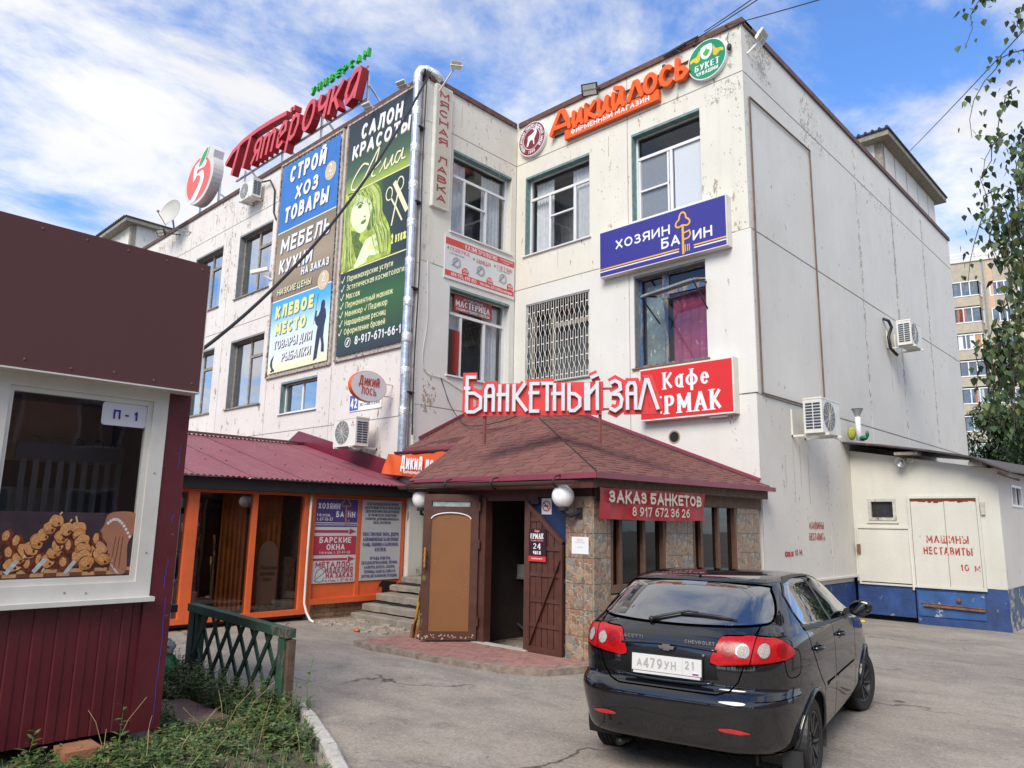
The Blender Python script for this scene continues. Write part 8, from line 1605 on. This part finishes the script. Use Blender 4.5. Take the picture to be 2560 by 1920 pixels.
farbush(-7.0, 40, -.3, 7.4, 2.2, 1, 'grey green bushy tree behind the annex roof under the balconies', 20000, .28)
farbush(-4.4, 33, -.3, 7.4, 1.7, 5, 'darker bushy tree directly behind the low end of the annex roof', 12000, .26)
farbush(-3.4, 41, -.3, 10.5, 2.6, 9, 'taller loose tree between the annex and the apartment block', 7000, .22)

# tall trees and a block on the other side of the yard, seen only as reflections
rn = random.Random(70); mb = M()
for i in range(30):
    cx_, cy_, rr_, zt = rn.uniform(-34, 26), rn.uniform(-19, -13), rn.uniform(1.8, 3.4), rn.uniform(5, 9.5)
    mb.cur = 0; mb.tube([(cx_, cy_, -.2), (cx_, cy_, zt*.6)], .2, 5)
    for q in range(800):
        d = Vector((rn.gauss(0, 1), rn.gauss(0, 1), rn.gauss(0, 1))).normalized()*rn.random()**.4; a = rn.uniform(0, 6.28); leafq(mb, Vector((cx_+d.x*rr_, cy_+d.y*rr_, zt*.62+d.z*zt*.42)), (cos(a), sin(a), rn.uniform(-.8, .4)), Vector((0, 0, 1)), .5, .34, rn.choice([0, 1, 2]))
stuff(part(mb, 'treeline', m_birch))
OB = tag(part(M().box(15, 27, -6, 26, -.4, 9.5), 'opposite_building', mat('peach_render', (.50, .36, .28), .9, var=.1)), 'low peach rendered building across the yard, mirrored in the glass', 'building')
FOB = Fr((15, 0, 0), (0, -1, 0), (0, 0, 1))
for fl in range(3):
    for k in range(10):
        u_ = -25+k*3.1; f_ = part(M().box(u_, u_+1.6, .9+fl*3, 2.5+fl*3, -.02, .05, FOB), 'window', m_pvc, OB)
        for q in (0, 1): part(M().box(u_+.1+q*.73, u_+.77+q*.73, 1.0+fl*3, 2.4+fl*3, .05, .055, FOB), 'pane', m_far, f_)

for base, phrase in {'air_conditioner': 'air conditioners hung on the outer walls', 'floodlight': 'floodlights along the roof edge', 'globe_lamp': 'globe lamps by the cafe door', 'overhead_wire': 'overhead wires leaving the roof', 'yellow_pole': 'yellow poles leaning by the door',
                     'background_tree': 'bushy trees behind the annex', 'planter': 'planters on the sill inside the doorway', 'cooling_hose': 'black hoses of the air conditioners', 'stencilled_warning': 'red stencilled parking warnings', 'cable': 'thin cables on the corner wall', 'weed_plant': 'single weeds standing apart'}.items():
    for o in bpy.data.objects:
        if o.parent is None and o.name.split('.')[0] == base and 'group' not in o: o['group'] = phrase
# ---------------------------------------------------------------- black hatchback
CX0, CY0, CH, CZ = -3.183, 5.62, .194, -.184
FC = Fr((CX0, CY0, CZ), (cos(CH), sin(CH), 0), (-sin(CH), cos(CH), 0))     # (right, forward, up)
CAR = thing('parked_car', 'black five door hatchback seen from behind, parked on the asphalt', 'car', FC.o)
ROWS = [(.20, -.20, 3.25, .70, 5), (.27, -.62, 3.38, .80, 5), (.33, -.80, 3.42, .83, 5), (.45, -.845, 3.44, .845, 5.2), (.60, -.868, 3.42, .862, 5.4), (.655, -.862, 3.40, .862, 5.4), (.70, -.825, 3.38, .861, 5.2), (.735, -.792, 3.34, .861, 5.2), (.85, -.788, 3.2, .862, 5.2),
        (.96, -.772, 2.90, .857, 5.0), (1.04, -.735, 2.52, .842, 4.8), (1.085, -.685, 2.40, .818, 4.6), (1.13, -.615, 2.29, .790, 4.4), (1.22, -.455, 2.08, .742, 4.4), (1.32, -.262, 1.84, .685, 4.4), (1.385, -.115, 1.60, .640, 4.2), (1.410, -.02, 1.45, .600, 4.0), (1.430, .20, 1.22, .50, 3.6), (1.443, .52, 1.0, .30, 3), (1.449, .76, .80, .02, 2.4)]
def crow(t):
    t = max(0, min(len(ROWS)-1.0001, t)); i = int(t); s = t-i
    a, b, c, d = ROWS[max(i-1, 0)], ROWS[i], ROWS[i+1], ROWS[min(i+2, len(ROWS)-1)]
    o = []
    for k in range(5):
        m1 = (c[k]-a[k])/2; m2 = (d[k]-b[k])/2
        if k == 0:   # keep heights monotone
            m1 = min(m1, 2.5*(c[0]-b[0])); m2 = min(m2, 2.5*(c[0]-b[0]))
        h = s*s*(3-2*s); o.append((2*s**3-3*s*s+1)*b[k]+(s**3-2*s*s+s)*m1+(-2*s**3+3*s*s)*c[k]+(s**3-s*s)*m2)
    return o
def tz(z):
    lo, hi = 0, len(ROWS)-1.0001
    for _ in range(30):
        m = (lo+hi)/2
        if crow(m)[0] < z: lo = m
        else: hi = m
    return lo
_cache = {}
def crz(z):
    k = round(z, 4)
    if k not in _cache: _cache[k] = crow(tz(z))
    return _cache[k]
def cpt(row, th):        # th: -90 rear centre, 0 right side, 90 front
    z, yr, yf, w_, n = row; c, s = cos(th), sin(th); e = 2/n
    return Vector((w_*(abs(c)**e)*(1 if c >= 0 else -1), (yr+yf)/2+(yf-yr)/2*(abs(s)**e)*(1 if s >= 0 else -1), z))
NT, NV = 210, 96
ths = []
for i in range(NT):      # denser sampling around corners
    a = 2*pi*i/NT; ths.append(-pi/2+a+.28*sin(4*a)/4*-1*0)
grid = []
for j in range(NV+1):
    row = crow((len(ROWS)-1.0001)*j/NV); pts = []
    # arc-length style resampling
    raw = [cpt(row, -pi/2+2*pi*i/1200) for i in range(1201)]
    acc = [0]
    for i in range(1200): acc.append(acc[-1]+(raw[i+1]-raw[i]).length)
    q = 0
    for i in range(NT):
        t = acc[-1]*i/NT
        while acc[q+1] < t: q += 1
        f_ = (t-acc[q])/max(1e-9, acc[q+1]-acc[q]); pts.append(raw[q].lerp(raw[q+1], f_))
    grid.append(pts)
WR = .345; AX = (0.0, 2.6); WZ = .30
mb = M(); nv = []
for j in range(NV+1): nv += grid[j]
mb.v = [FC(*v) for v in nv]
for j in range(NV):
    for i in range(NT):
        a, b, c, d = j*NT+i, j*NT+(i+1) % NT, (j+1)*NT+(i+1) % NT, (j+1)*NT+i
        p = (nv[a]+nv[b]+nv[c]+nv[d])/4
        if abs(p.x) > .5 and any((p.y-ay)**2+(p.z-WZ)**2 < WR**2 for ay in AX) and abs(p.x) > .6: continue
        if p.y < -.28 and p.z < .325: continue
        mb.f.append((a, b, c, d)); mb.mi.append(0)
mb.f.append(tuple(NV*NT+i for i in range(NT))); mb.mi.append(0)
def carpaint():
    m = bpy.data.materials.new('black_car_paint'); m.use_nodes = True; b = m.node_tree.nodes['Principled BSDF']; b.inputs['Base Color'].default_value = (.006, .0065, .009, 1); b.inputs['Roughness'].default_value = .4; b.inputs['Metallic'].default_value = .0
    b.inputs['Coat Weight'].default_value = 1; b.inputs['Coat Roughness'].default_value = .015; b.inputs['Coat IOR'].default_value = 1.75; b.inputs['Specular IOR Level'].default_value = .0
    nt = m.node_tree; n = nt.nodes.new('ShaderNodeTexNoise'); n.inputs['Scale'].default_value = 3; n.inputs['Detail'].default_value = 6; g = nt.nodes.new('ShaderNodeNewGeometry'); nt.links.new(g.outputs['Position'], n.inputs[0])
    s = nt.nodes.new('ShaderNodeSeparateXYZ'); nt.links.new(g.outputs['Position'], s.inputs[0]); r = nt.nodes.new('ShaderNodeMapRange'); nt.links.new(s.outputs[2], r.inputs[0]); r.inputs[1].default_value = .45; r.inputs[2].default_value = -.05; r.inputs[3].default_value = 0; r.inputs[4].default_value = .35
    mu = nt.nodes.new('ShaderNodeMath'); mu.operation = 'MULTIPLY'; nt.links.new(r.outputs[0], mu.inputs[0]); nt.links.new(n.outputs[0], mu.inputs[1]); x = nt.nodes.new('ShaderNodeMix'); x.data_type = 'RGBA'; nt.links.new(mu.outputs[0], x.inputs[0]); x.inputs[6].default_value = (.006, .0065, .009, 1); x.inputs[7].default_value = (.035, .03, .026, 1); nt.links.new(x.outputs[2], b.inputs['Base Color'])
    return m
m_car = carpaint(); m_cpl = mat('car_black_plastic', (.014, .014, .015), .45, var=0); m_seam = mat('car_seam', (.001, .001, .001), .9, var=0, spec=0)
BODY = part(mb, 'body', m_car, CAR, True)
m_cg = mat('car_dark_glass', (.006, .008, .012), .015, var=0, spec=1.0, coat=1); m_cg.node_tree.nodes['Principled BSDF'].inputs['Coat IOR'].default_value = 2.6
# surface helpers in car space
def by_x(x, z, rear=True):       # point on the rear surface
    r = crz(z); k = min(.9999, abs(x)/r[3]); y = (1-k**r[4])**(1/r[4]); return Vector((x, (r[1]+r[2])/2-(r[2]-r[1])/2*y, z))
def by_y(y, z, side=1):
    r = crz(z); c = (r[1]+r[2])/2; k = min(.9999, abs(y-c)/((r[2]-r[1])/2)); return Vector((side*r[3]*(1-k**r[4])**(1/r[4]), y, z))
_arc = {}
def by_s(s, z):                  # s = arc length from the rear centre towards the right (negative: left)
    k = round(z, 3)
    if k not in _arc:
        r = crz(z); raw = [cpt(r, -pi/2+(pi/2)*i/300) for i in range(301)]; acc = [0]
        for i in range(300): acc.append(acc[-1]+(raw[i+1]-raw[i]).length)
        _arc[k] = (raw, acc)
    raw, acc = _arc[k]; t = abs(s); i = 0
    while i < 299 and acc[i+1] < t: i += 1
    p = raw[i].lerp(raw[i+1], (t-acc[i])/max(1e-9, acc[i+1]-acc[i])); return Vector((p.x*(1 if s >= 0 else -1), p.y, z))
def nrm(fn, a, z):
    e = .006; p = fn(a, z); da = fn(a+e, z)-fn(a-e, z); dz = fn(a, z+e)-fn(a, z-e); n = da.cross(dz).normalized()
    o = p-Vector((0, 1.2, .5)); 
    return n if n.dot(Vector((o.x, o.y if abs(o.y) > .8 else 0, max(0, p.z-.9)))) > 0 else -n
def spl(pts, seg=6, closed=True):
    n = len(pts); o = []
    for i in range(n if closed else n-1):
        a, b, c, d = (pts[i-1] if closed or i else pts[i]), pts[i], pts[(i+1) % n], pts[(i+2) % n if closed else min(i+2, n-1)]
        for k in range(seg):
            s = k/seg; o.append(tuple(.5*((2*b[q])+(c[q]-a[q])*s+(2*a[q]-5*b[q]+4*c[q]-d[q])*s*s+(3*b[q]-a[q]-3*c[q]+d[q])*s**3) for q in (0, 1)))
    if not closed: o.append(pts[-1])
    return o
def dens(poly, step=.03, closed=True):
    o = []; n = len(poly)
    for i in range(n if closed else n-1):
        a, b = poly[i], poly[(i+1) % n]; m_ = max(1, int(sqrt((a[0]-b[0])**2+(a[1]-b[1])**2)/step))
        for k in range(m_): o.append((lerp(a[0], b[0], k/m_), lerp(a[1], b[1], k/m_)))
    if not closed: o.append(poly[-1])
    return o
def decal(fn, poly, off, name, m, parent=None, rows=14, thick=0, normals=None):
    """fill an outline (a, z) with strips following the surface fn(a, z)"""
    zs_ = [p[1] for p in poly]; z0, z1 = min(zs_)+1e-4, max(zs_)-1e-4; mb = M(); NC = 22; ids = []
    for j in range(rows+1):
        z = lerp(z0, z1, j/rows); xs = []
        for i in range(len(poly)):
            p, q = poly[i], poly[(i+1) % len(poly)]
            if (p[1] <= z) != (q[1] <= z): xs.append(p[0]+(q[0]-p[0])*(z-p[1])/(q[1]-p[1]))
        if len(xs) < 2: xs = [poly[zs_.index(min(zs_) if j == 0 else max(zs_))][0]]*2
        a, b = min(xs), max(xs); r = []
        for i in range(NC+1):
            u = lerp(a, b, i/NC); p = fn(u, z); n_ = nrm(fn, u, z); r.append(len(mb.v)); mb.v.append(FC(*(p+n_*off)))
        ids.append(r)
    for j in range(rows):
        for i in range(NC): mb.f.append((ids[j][i], ids[j][i+1], ids[j+1][i+1], ids[j+1][i])); mb.mi.append(0)
    c = sum((FC.v*0 for _ in ()), Vector((0, 0, 0)))
    f = mb.f[len(mb.f)//2]; nn = (mb.v[f[1]]-mb.v[f[0]]).cross(mb.v[f[2]]-mb.v[f[1]]); cen = FC(0, 1.2, .7)
    if nn.dot(mb.v[f[0]]-cen) < 0: mb.f = [tuple(reversed(f_)) for f_ in mb.f]
    return part(mb, name, m, parent or CAR, True)
def ribbon(fn, line, w_, off, name, m, parent=None, closed=False):
    pts = dens(line, .03, closed); mb = M(); n = len(pts)
    for i, (a, z) in enumerate(pts):
        p0 = Vector(pts[(i-1) % n] if closed or i else pts[i]); p1 = Vector(pts[(i+1) % n] if closed or i < n-1 else pts[i]); d = (p1-p0); d = d.normalized() if d.length > 1e-6 else Vector((1, 0)); nx = Vector((-d.y, d.x))*w_/2
        for s in (1, -1): q = (a+nx.x*s, z+nx.y*s); P_ = fn(*q); mb.v.append(FC(*(P_+nrm(fn, *q)*off)))
    for i in range(n if closed else n-1): j = (i+1) % n; mb.f.append((2*i, 2*i+1, 2*j+1, 2*j)); mb.mi.append(0)
    f = mb.f[0]; nn = (mb.v[f[1]]-mb.v[f[0]]).cross(mb.v[f[2]]-mb.v[f[1]]); cen = FC(0, 1.2, .7)
    if nn.dot(mb.v[f[0]]-cen) < 0: mb.f = [tuple(reversed(f_)) for f_ in mb.f]
    return part(mb, name, m, parent or CAR, True)
# rear glass
gl = spl([(-.60, 1.135), (-.30, 1.118), (0, 1.112), (.30, 1.118), (.60, 1.135), (.655, 1.17), (.63, 1.26), (.575, 1.345), (.535, 1.372), (.25, 1.388), (0, 1.392), (-.25, 1.388), (-.535, 1.372), (-.575, 1.345), (-.63, 1.26), (-.655, 1.17)], 4)
decal(by_x, gl, .004, 'rear_window', m_cg, rows=26); ribbon(by_x, gl, .012, .0048, 'window_seal', m_seam, closed=True)
# spoiler lip
mb = M(); 
for q in range(2):
    pass
sp = []; n = 40
for i in range(n+1):
    x = lerp(-.56, .56, i/n); k = (abs(x)/.56)**4; a = by_x(x, 1.405-.008*k); sp.append([a+Vector((0, .10, .022-.012*k)), a+Vector((0, -.035, .004-.01*k)), a+Vector((0, -.05, -.012-.012*k)), a+Vector((0, .02, -.022-.01*k))])
for r in sp: mb.v += [FC(*p) for p in r]
for i in range(n):
    for k in range(4): a = 4*i+k; b = 4*i+(k+1) % 4; mb.f.append((b, a, a+4, b+4)); mb.mi.append(0)
part(mb, 'roof_spoiler', m_car, CAR, 50)
# hatch seams
hs = [(-.60, 1.13), (-.585, 1.07), (-.55, .92), (-.50, .78), (-.44, .715), (-.36, .692), (.36, .692), (.44, .715), (.50, .78), (.55, .92), (.585, 1.07), (.60, 1.13)]
ribbon(by_x, hs, .009, .0015, 'hatch_seam', m_seam)
# recess around the plate and lower hatch lip
decal(by_x, spl([(-.33, .76), (.33, .76), (.36, .80), (.35, .93), (.33, .955), (-.33, .955), (-.35, .93), (-.36, .80)], 3), .0012, 'plate_recess', mat('car_recess', (.003, .003, .004), .35, var=0), rows=8)
mb = M(); P_ = [by_x(x, .755-.012*(1-(x/.33)**2)) for x in [lerp(-.33, .33, i/20) for i in range(21)]]; mb.tube([FC(*(p+Vector((0, -.018, 0)))) for p in P_], .011, 8); part(mb, 'hatch_lip', m_car, CAR, True)
mb = M(); P_ = [by_x(x, .985-.02*(x/.4)**2) for x in [lerp(-.36, .36, i/20) for i in range(21)]]; mb.tube([FC(*(p+Vector((0, -.006, 0)))) for p in P_], .010, 8); part(mb, 'hatch_ridge', m_car, CAR, True)
# plate
FPq = Fr(FC(0, -.805, .845), FC.u, (FC.n*.995+FC.v*.08)); FPq.n = -(FC.v*.995-FC.n*.08)
mb = M(); mb.box(-.268, .268, -.078, .068, -.012, .004, FPq); part(mb, 'plate_holder', m_cpl, CAR)
mb = M(); mb.box(-.26, .26, -.054, .060, .004, .007, FPq); pl = part(mb, 'licence_plate', mat('plate_face', (.64, .64, .63), .4, var=.03), CAR)
mb = M(); mb.box(-.25, .25, -.074, -.058, .004, .006, FPq); part(mb, 'holder_strip', mat('strip_pale', (.6, .6, .6), .4, var=.1), CAR)
mb = M()
for s, u, v, h in (('А', -.222, -.028, .055), ('4', -.172, -.033, .07), ('7', -.12, -.033, .07), ('9', -.068, -.033, .07), ('У', -.012, -.028, .055), ('Н', .038, -.028, .055), ('2', .14, -.012, .055), ('1', .188, -.012, .055)): text(mb, s, FPq, u, v, h, None, .16, z=.0085)
part(mb, 'plate_number', mat('blurred_plate_ink', (.34, .35, .34), .5, var=.1), pl)
mb = M(); mb.box(.12, .122, -.05, .056, .007, .0078, FPq); part(mb, 'plate_divider', mat('blurred_plate_ink', (.34, .35, .34)), pl)
mb = M(); mb.box(.195, .24, -.036, -.030, .007, .008, FPq); part(mb, 'flag_white', m_wht, pl); mb = M(); mb.box(.195, .24, -.042, -.036, .007, .008, FPq); part(mb, 'flag_blue', m_cob, pl); mb = M(); mb.box(.195, .24, -.048, -.042, .007, .008, FPq); part(mb, 'flag_red', m_redp, pl)
# badge and lettering
m_chr = mat('chrome', (.62, .63, .65), .12, metal=1, var=0)
FBd = Fr(FC(0, -.790, .965), FC.u, FC.n); FBd.n = -FC.v
mb = M(); mb.prism([(-.028, .022), (-.028, .012), (-.062, .012), (-.052, -.012), (-.024, -.012), (-.024, -.022), (.024, -.022), (.024, -.012), (.052, -.012), (.062, .012), (.028, .012), (.028, .022)], 0, .012, FBd); part(mb, 'bow_tie_badge', m_chr, CAR)
def rl(s, x0, x1, z, h):
    mb = M(); F = Fr(FC(*(by_x((x0+x1)/2, z)+Vector((0, -.010, 0)))), FC.u, FC.n); F.n = -FC.v; dx = (by_x(x1, z).y-by_x(x0, z).y)/(x1-x0); F.u = (FC.u+FC.v*dx).normalized(); text(mb, s, F, 0, 0, h, x1-x0, .2, 'c', z=.002, depth=.003); part(mb, 'badge_lettering', m_chr, CAR)
rl('LACETTI', -.37, -.19, 1.005, .026); rl('CHEVROLET', .13, .345, 1.005, .024)
mb = M(); mb.lathe([(.0, .004), (.009, .003), (.01, 0)], FC(.27, -.793, .935), -FC.v, 12); part(mb, 'lock_cylinder', m_chr, CAR)
# lights
m_red = mat('tail_lens_red', (.42, .004, .006), .22, var=.25, vs=60, coat=0, spec=.5); m_redd = mat('tail_lens_dark_red', (.20, .002, .004), .3, var=.3, vs=90, coat=0); m_clear = mat('tail_lens_clear', (.36, .33, .29), .5, metal=0, var=.5, vs=110, coat=0, spec=.3)
for sgn in (1, -1):
    Lp = [(.318, .884), (.350, 1.00), (.385, 1.062), (.47, 1.072), (.62, 1.074), (.76, 1.062), (.86, 1.035), (.95, .998), (1.00, .965), (.985, .94), (.88, .918), (.72, .904), (.52, .888)]
    if sgn < 0: Lp = [(-a, z) for a, z in Lp]
    Lp = spl(Lp, 3); tl = decal(by_s, Lp, .006, 'tail_light', m_red, rows=14)
    ribbon(by_s, Lp, .008, .004, 'light_seal', m_seam, closed=True)
    for ss, zz, rr_, m_ in ((.53, .978, .042, m_clear), (.675, .982, .045, m_clear), (.435, .985, .050, m_redd), (.83, .984, .042, m_redd)):
        circ = [(sgn*ss+rr_*cos(2*pi*k/24), zz+rr_*sin(2*pi*k/24)) for k in range(24)]
        decal(by_s, circ, .010, 'lens', m_, tl, rows=10); ribbon(by_s, circ, .005, .0108, 'lens_ring', m_chr if m_ is m_clear else m_red, tl, closed=True)
        if m_ is m_redd:
            for q in (.75, .5, .25): c2 = [(sgn*ss+rr_*q*cos(2*pi*k/20), zz+rr_*q*sin(2*pi*k/20)) for k in range(20)]; ribbon(by_s, c2, .004, .0112, 'lens_ring', m_red, tl, closed=True)
    ribbon(by_s, [(sgn*.575, .885), (sgn*.615, 1.075)], .006, .009, 'light_split', m_seam, tl)
    ribbon(by_s, [(sgn*.615, 1.075), (sgn*.625, 1.13)], .007, .0015, 'hatch_seam', m_seam)
    rf = [(sgn*a, z) for a, z in ((.38, .484), (.43, .492), (.50, .489), (.58, .472), (.575, .461), (.50, .458), (.42, .463), (.38, .472))]; decal(by_s, spl(rf, 3), .004, 'reflector', mat('reflector_red', (.50, .02, .02), .15, var=.15, vs=60, coat=1), rows=5)
    # side glass
    yy = 1
    rw = spl([(-.02, 1.105), (.10, 1.10), (.45, 1.085), (.80, 1.072), (.80, 1.20), (.805, 1.32), (.80, 1.398), (.60, 1.408), (.40, 1.408), (.18, 1.385), (.02, 1.31), (-.04, 1.20)], 3)
    fwd = spl([(.89, 1.070), (1.3, 1.055), (1.75, 1.035), (1.98, 1.03), (1.80, 1.14), (1.58, 1.26), (1.35, 1.36), (1.12, 1.402), (.90, 1.402), (.892, 1.25)], 3)
    fn = (lambda s_: (lambda a, z: by_y(a, z, s_)))(sgn)
    sw = decal(fn, rw, .004, 'side_window', m_cg, rows=16); decal(fn, fwd, .004, 'side_window', m_cg, rows=16)
    ribbon(fn, [(-.06, 1.085), (.3, 1.075), (.9, 1.052), (1.5, 1.03), (2.0, 1.01)], .022, .007, 'window_trim', m_cpl); ribbon(fn, [(-.03, 1.10), (-.05, 1.20), (.01, 1.31), (.17, 1.39), (.4, 1.415), (.8, 1.416), (1.12, 1.408), (1.36, 1.366), (1.6, 1.265), (1.82, 1.14), (2.02, 1.02)], .014, .006, 'window_trim', m_cpl)
    ribbon(fn, [(.845, 1.06), (.848, 1.40)], .07, .006, 'door_pillar', m_cpl)
    ribbon(fn, [(.845, 1.05), (.845, .70), (.86, .30)], .008, .0015, 'door_seam', m_seam); ribbon(fn, [(1.93, 1.0), (1.90, .75), (1.92, .30)], .008, .0015, 'door_seam', m_seam)
    ribbon(fn, [(-.07, 1.11), (-.02, .95), (.12, .80), (.33, .62), (.40, .45), (.42, .30)], .008, .0015, 'door_seam', m_seam); ribbon(fn, [(.42, .29), (1.92, .29)], .008, .0015, 'door_seam', m_seam)
    ribbon(fn, [(.47, .615), (.83, .61)], .035, .012, 'side_moulding', m_car); ribbon(fn, [(.87, .61), (1.88, .60)], .035, .012, 'side_moulding', m_car)
    for hy in (.06, 1.02):
        mb = M(); p = [by_y(hy+q, .93-.01*q, sgn) for q in (0, .05, .10, .15, .19)]; o5 = (.002, .034, .040, .034, .002); mb.tube([FC(*(a+Vector((sgn*o, 0, 0)))) for a, o in zip(p, o5)], [.014, .016, .016, .016, .013], 8); part(mb, 'door_handle', m_car, CAR, True)
        cup = [(hy+.095+.07*cos(2*pi*k/20), .928+.042*sin(2*pi*k/20)) for k in range(20)]; decal(fn, cup, .002, 'handle_cup', mat('car_recess', (.003, .003, .004), .2), rows=6)
    if sgn > 0: ribbon(fn, spl([(-.50, .97), (-.32, .97), (-.30, .86), (-.34, .80), (-.48, .80), (-.52, .88)], 3), .006, .0015, 'fuel_flap_seam', m_seam, closed=True)
    mb = M(); mb.sphere((0, 0, 0), 1, 22, 14)
    for i, v in enumerate(mb.v): mb.v[i] = FC(sgn*(.955+.105*v.x), 1.72+.055*v.y*(1.4 if v.y > 0 else .55), 1.095+.075*v.z*(1 if v.x*sgn > -2 else 1)+.012*v.x*sgn)
    mi = part(mb, 'side_mirror', m_car, CAR, True); mb = M(); mb.bar(FC(sgn*.80, 1.74, 1.055), FC(sgn*.90, 1.74, 1.07), .06, .05); part(mb, 'mirror_foot', m_cpl, mi); FMr = Fr(FC(sgn*.955, 1.72-.032, 1.095), FC.u, FC.n); FMr.n = -FC.v
    mb = M(); mb.disc(0, 0, .085, .058, 0, .002, FMr, 28); part(mb, 'mirror_glass', mat('mirror_glass', (.25, .27, .3), .03, metal=1, var=0), mi)
    # wheels, arches
    for ay in AX:
        lip = [(ay+(WR+.006)*cos(t_), WZ+(WR+.006)*sin(t_)) for t_ in [radians(-18+216*k/40) for k in range(41)]]
        mb = M(); pp = [by_y(a, max(.2, z), sgn) for a, z in lip]; mb.tube([FC(*(p+Vector((sgn*.004, 0, 0)))) for p in pp], .016, 8); part(mb, 'wheel_arch', m_car, CAR, True)
        mb = M(); nn_ = 30; 
        for k in range(nn_+1): t_ = radians(-20+220*k/nn_); c, s = cos(t_), sin(t_); mb.v += [FC(sgn*.845, ay+.352*c, max(.16, WZ+.352*s)), FC(sgn*.52, ay+.352*c, max(.16, WZ+.352*s))]
        for k in range(nn_): mb.f.append((2*k, 2*k+1, 2*k+3, 2*k+2)); mb.mi.append(0)
        mb.box(sgn*.50-.01, sgn*.50+.01, ay-.36, ay+.36, .15, .66, FC); part(mb, 'wheel_well', m_cpl, CAR)
        st = radians(-14) if ay > 1 else 0; ax = (FC.u*cos(st)+FC.v*sin(st)); ctr = FC(sgn*.735, ay, .298); A_ = ax*sgn; R0 = .298
        mb = M(); mb.lathe([(.20, -.09), (.27, -.098), (.290, -.085), (R0, -.055), (R0, .055), (.290, .085), (.27, .098), (.205, .095), (.198, .07)], ctr, A_, 48)
        wh = part(mb, 'wheel', mat('tyre_rubber', (.020, .019, .018), .85, var=.3, vs=30, bump=.3), CAR, 35)
        mb = M(); u_ = A_.orthogonal().normalized(); v_ = A_.cross(u_)
        for g_ in (-.035, 0, .035): mb.lathe([(R0+.0012, g_-.004), (R0+.0012, g_+.004)], ctr, A_, 48)
        for k in range(60): a = 2*pi*k/60; d = u_*cos(a)+v_*sin(a); e = u_*(-sin(a))+v_*cos(a); mb.poly([ctr+d*(R0+.001)+e*.003+A_*.05, ctr+d*(R0+.001)-e*.003+A_*.05, ctr+d*(R0+.001)-e*.003+A_*.075, ctr+d*(R0-.006)+e*.003+A_*.078])
        part(mb, 'tyre_grooves', m_seam, wh)
        mb = M(); mb.lathe([(.200, .085), (.188, .082), (.178, .06), (.16, .035), (.06, .045), (.045, .062), (.0, .064)], ctr, A_, 40); part(mb, 'rim', mat('rim_dark_grey', (.035, .036, .038), .45, metal=.3, var=.2, dirt=.3, dcol=(.09, .08, .07)), wh, 40)
        mb = M()
        for k in range(9):
            a = 2*pi*k/9+.2; d = u_*cos(a)+v_*sin(a); e = u_*cos(a+.22)+v_*sin(a+.22); mb.bar(ctr+d*.05+A_*.066, ctr+e*.185+A_*.078, .020, .016, up=tuple(A_))
        mb.lathe([(.185, .078), (.198, .082), (.198, .09), (.186, .088)], ctr, A_, 40); part(mb, 'wheel_cover', mat('cover_graphite', (.06, .062, .066), .35, metal=.5, var=.15), wh)
# underside, bumper lower, exhaust
mb = M(); mb.box(-.66, .66, -.15, 3.0, .21, .27, FC); mb.box(-.45, .45, -.62, -.15, .28, .36, FC); part(mb, 'underbody', m_cpl, CAR)
ribbon(by_s, [(-1.0, .315), (-.5, .31), (0, .308), (.5, .31), (1.0, .315)], .012, .001, 'bumper_seam', m_seam); ribbon(by_s, [(-1.12, .672), (-.62, .668)], .005, .001, 'bumper_seam', m_seam); ribbon(by_s, [(1.12, .672), (.62, .668)], .005, .001, 'bumper_seam', m_seam)
mb = M(); mb.tube([FC(-.42, -.70, .24), FC(-.42, -.40, .25)], .028, 12); part(mb, 'exhaust', m_cpl, CAR, True)
mb = M(); mb.box(.68, .82, -.39, -.38, .07, .30, FC); part(mb, 'mud_flap', m_blk, CAR)
# wiper
mb = M(); wp = [by_x(x, z)+Vector((0, -.02, .01)) for x, z in ((-.17, 1.125), (-.10, 1.15), (.08, 1.19), (.16, 1.185))]; mb.tube([FC(*p) for p in wp], [.014, .011, .008, .006], 8); b_ = [by_x(x, z)+Vector((0, -.016, .006)) for x, z in ((.03, 1.172), (.18, 1.178), (.32, 1.172), (.45, 1.158))]; mb.tube([FC(*p) for p in b_], [.006, .014, .013, .004], 6)
mb.sphere(FC(*wp[0]), .022, 12, 8); part(mb, 'rear_wiper', m_cpl, CAR, True)
st_ = [(-.10, 1.362), (.10, 1.362), (.10, 1.385), (-.10, 1.385)]; decal(by_x, st_, .0055, 'brake_lamp_strip', mat('brake_lamp_pale', (.14, .18, .26), .1, var=.1), rows=3)
mb = M(); mb.tube([FC(0, .02, 1.425), FC(0, -.01, 1.44), FC(0, -.03, 1.448)], .009, 6); part(mb, 'washer_nozzle', m_cpl, CAR, True)
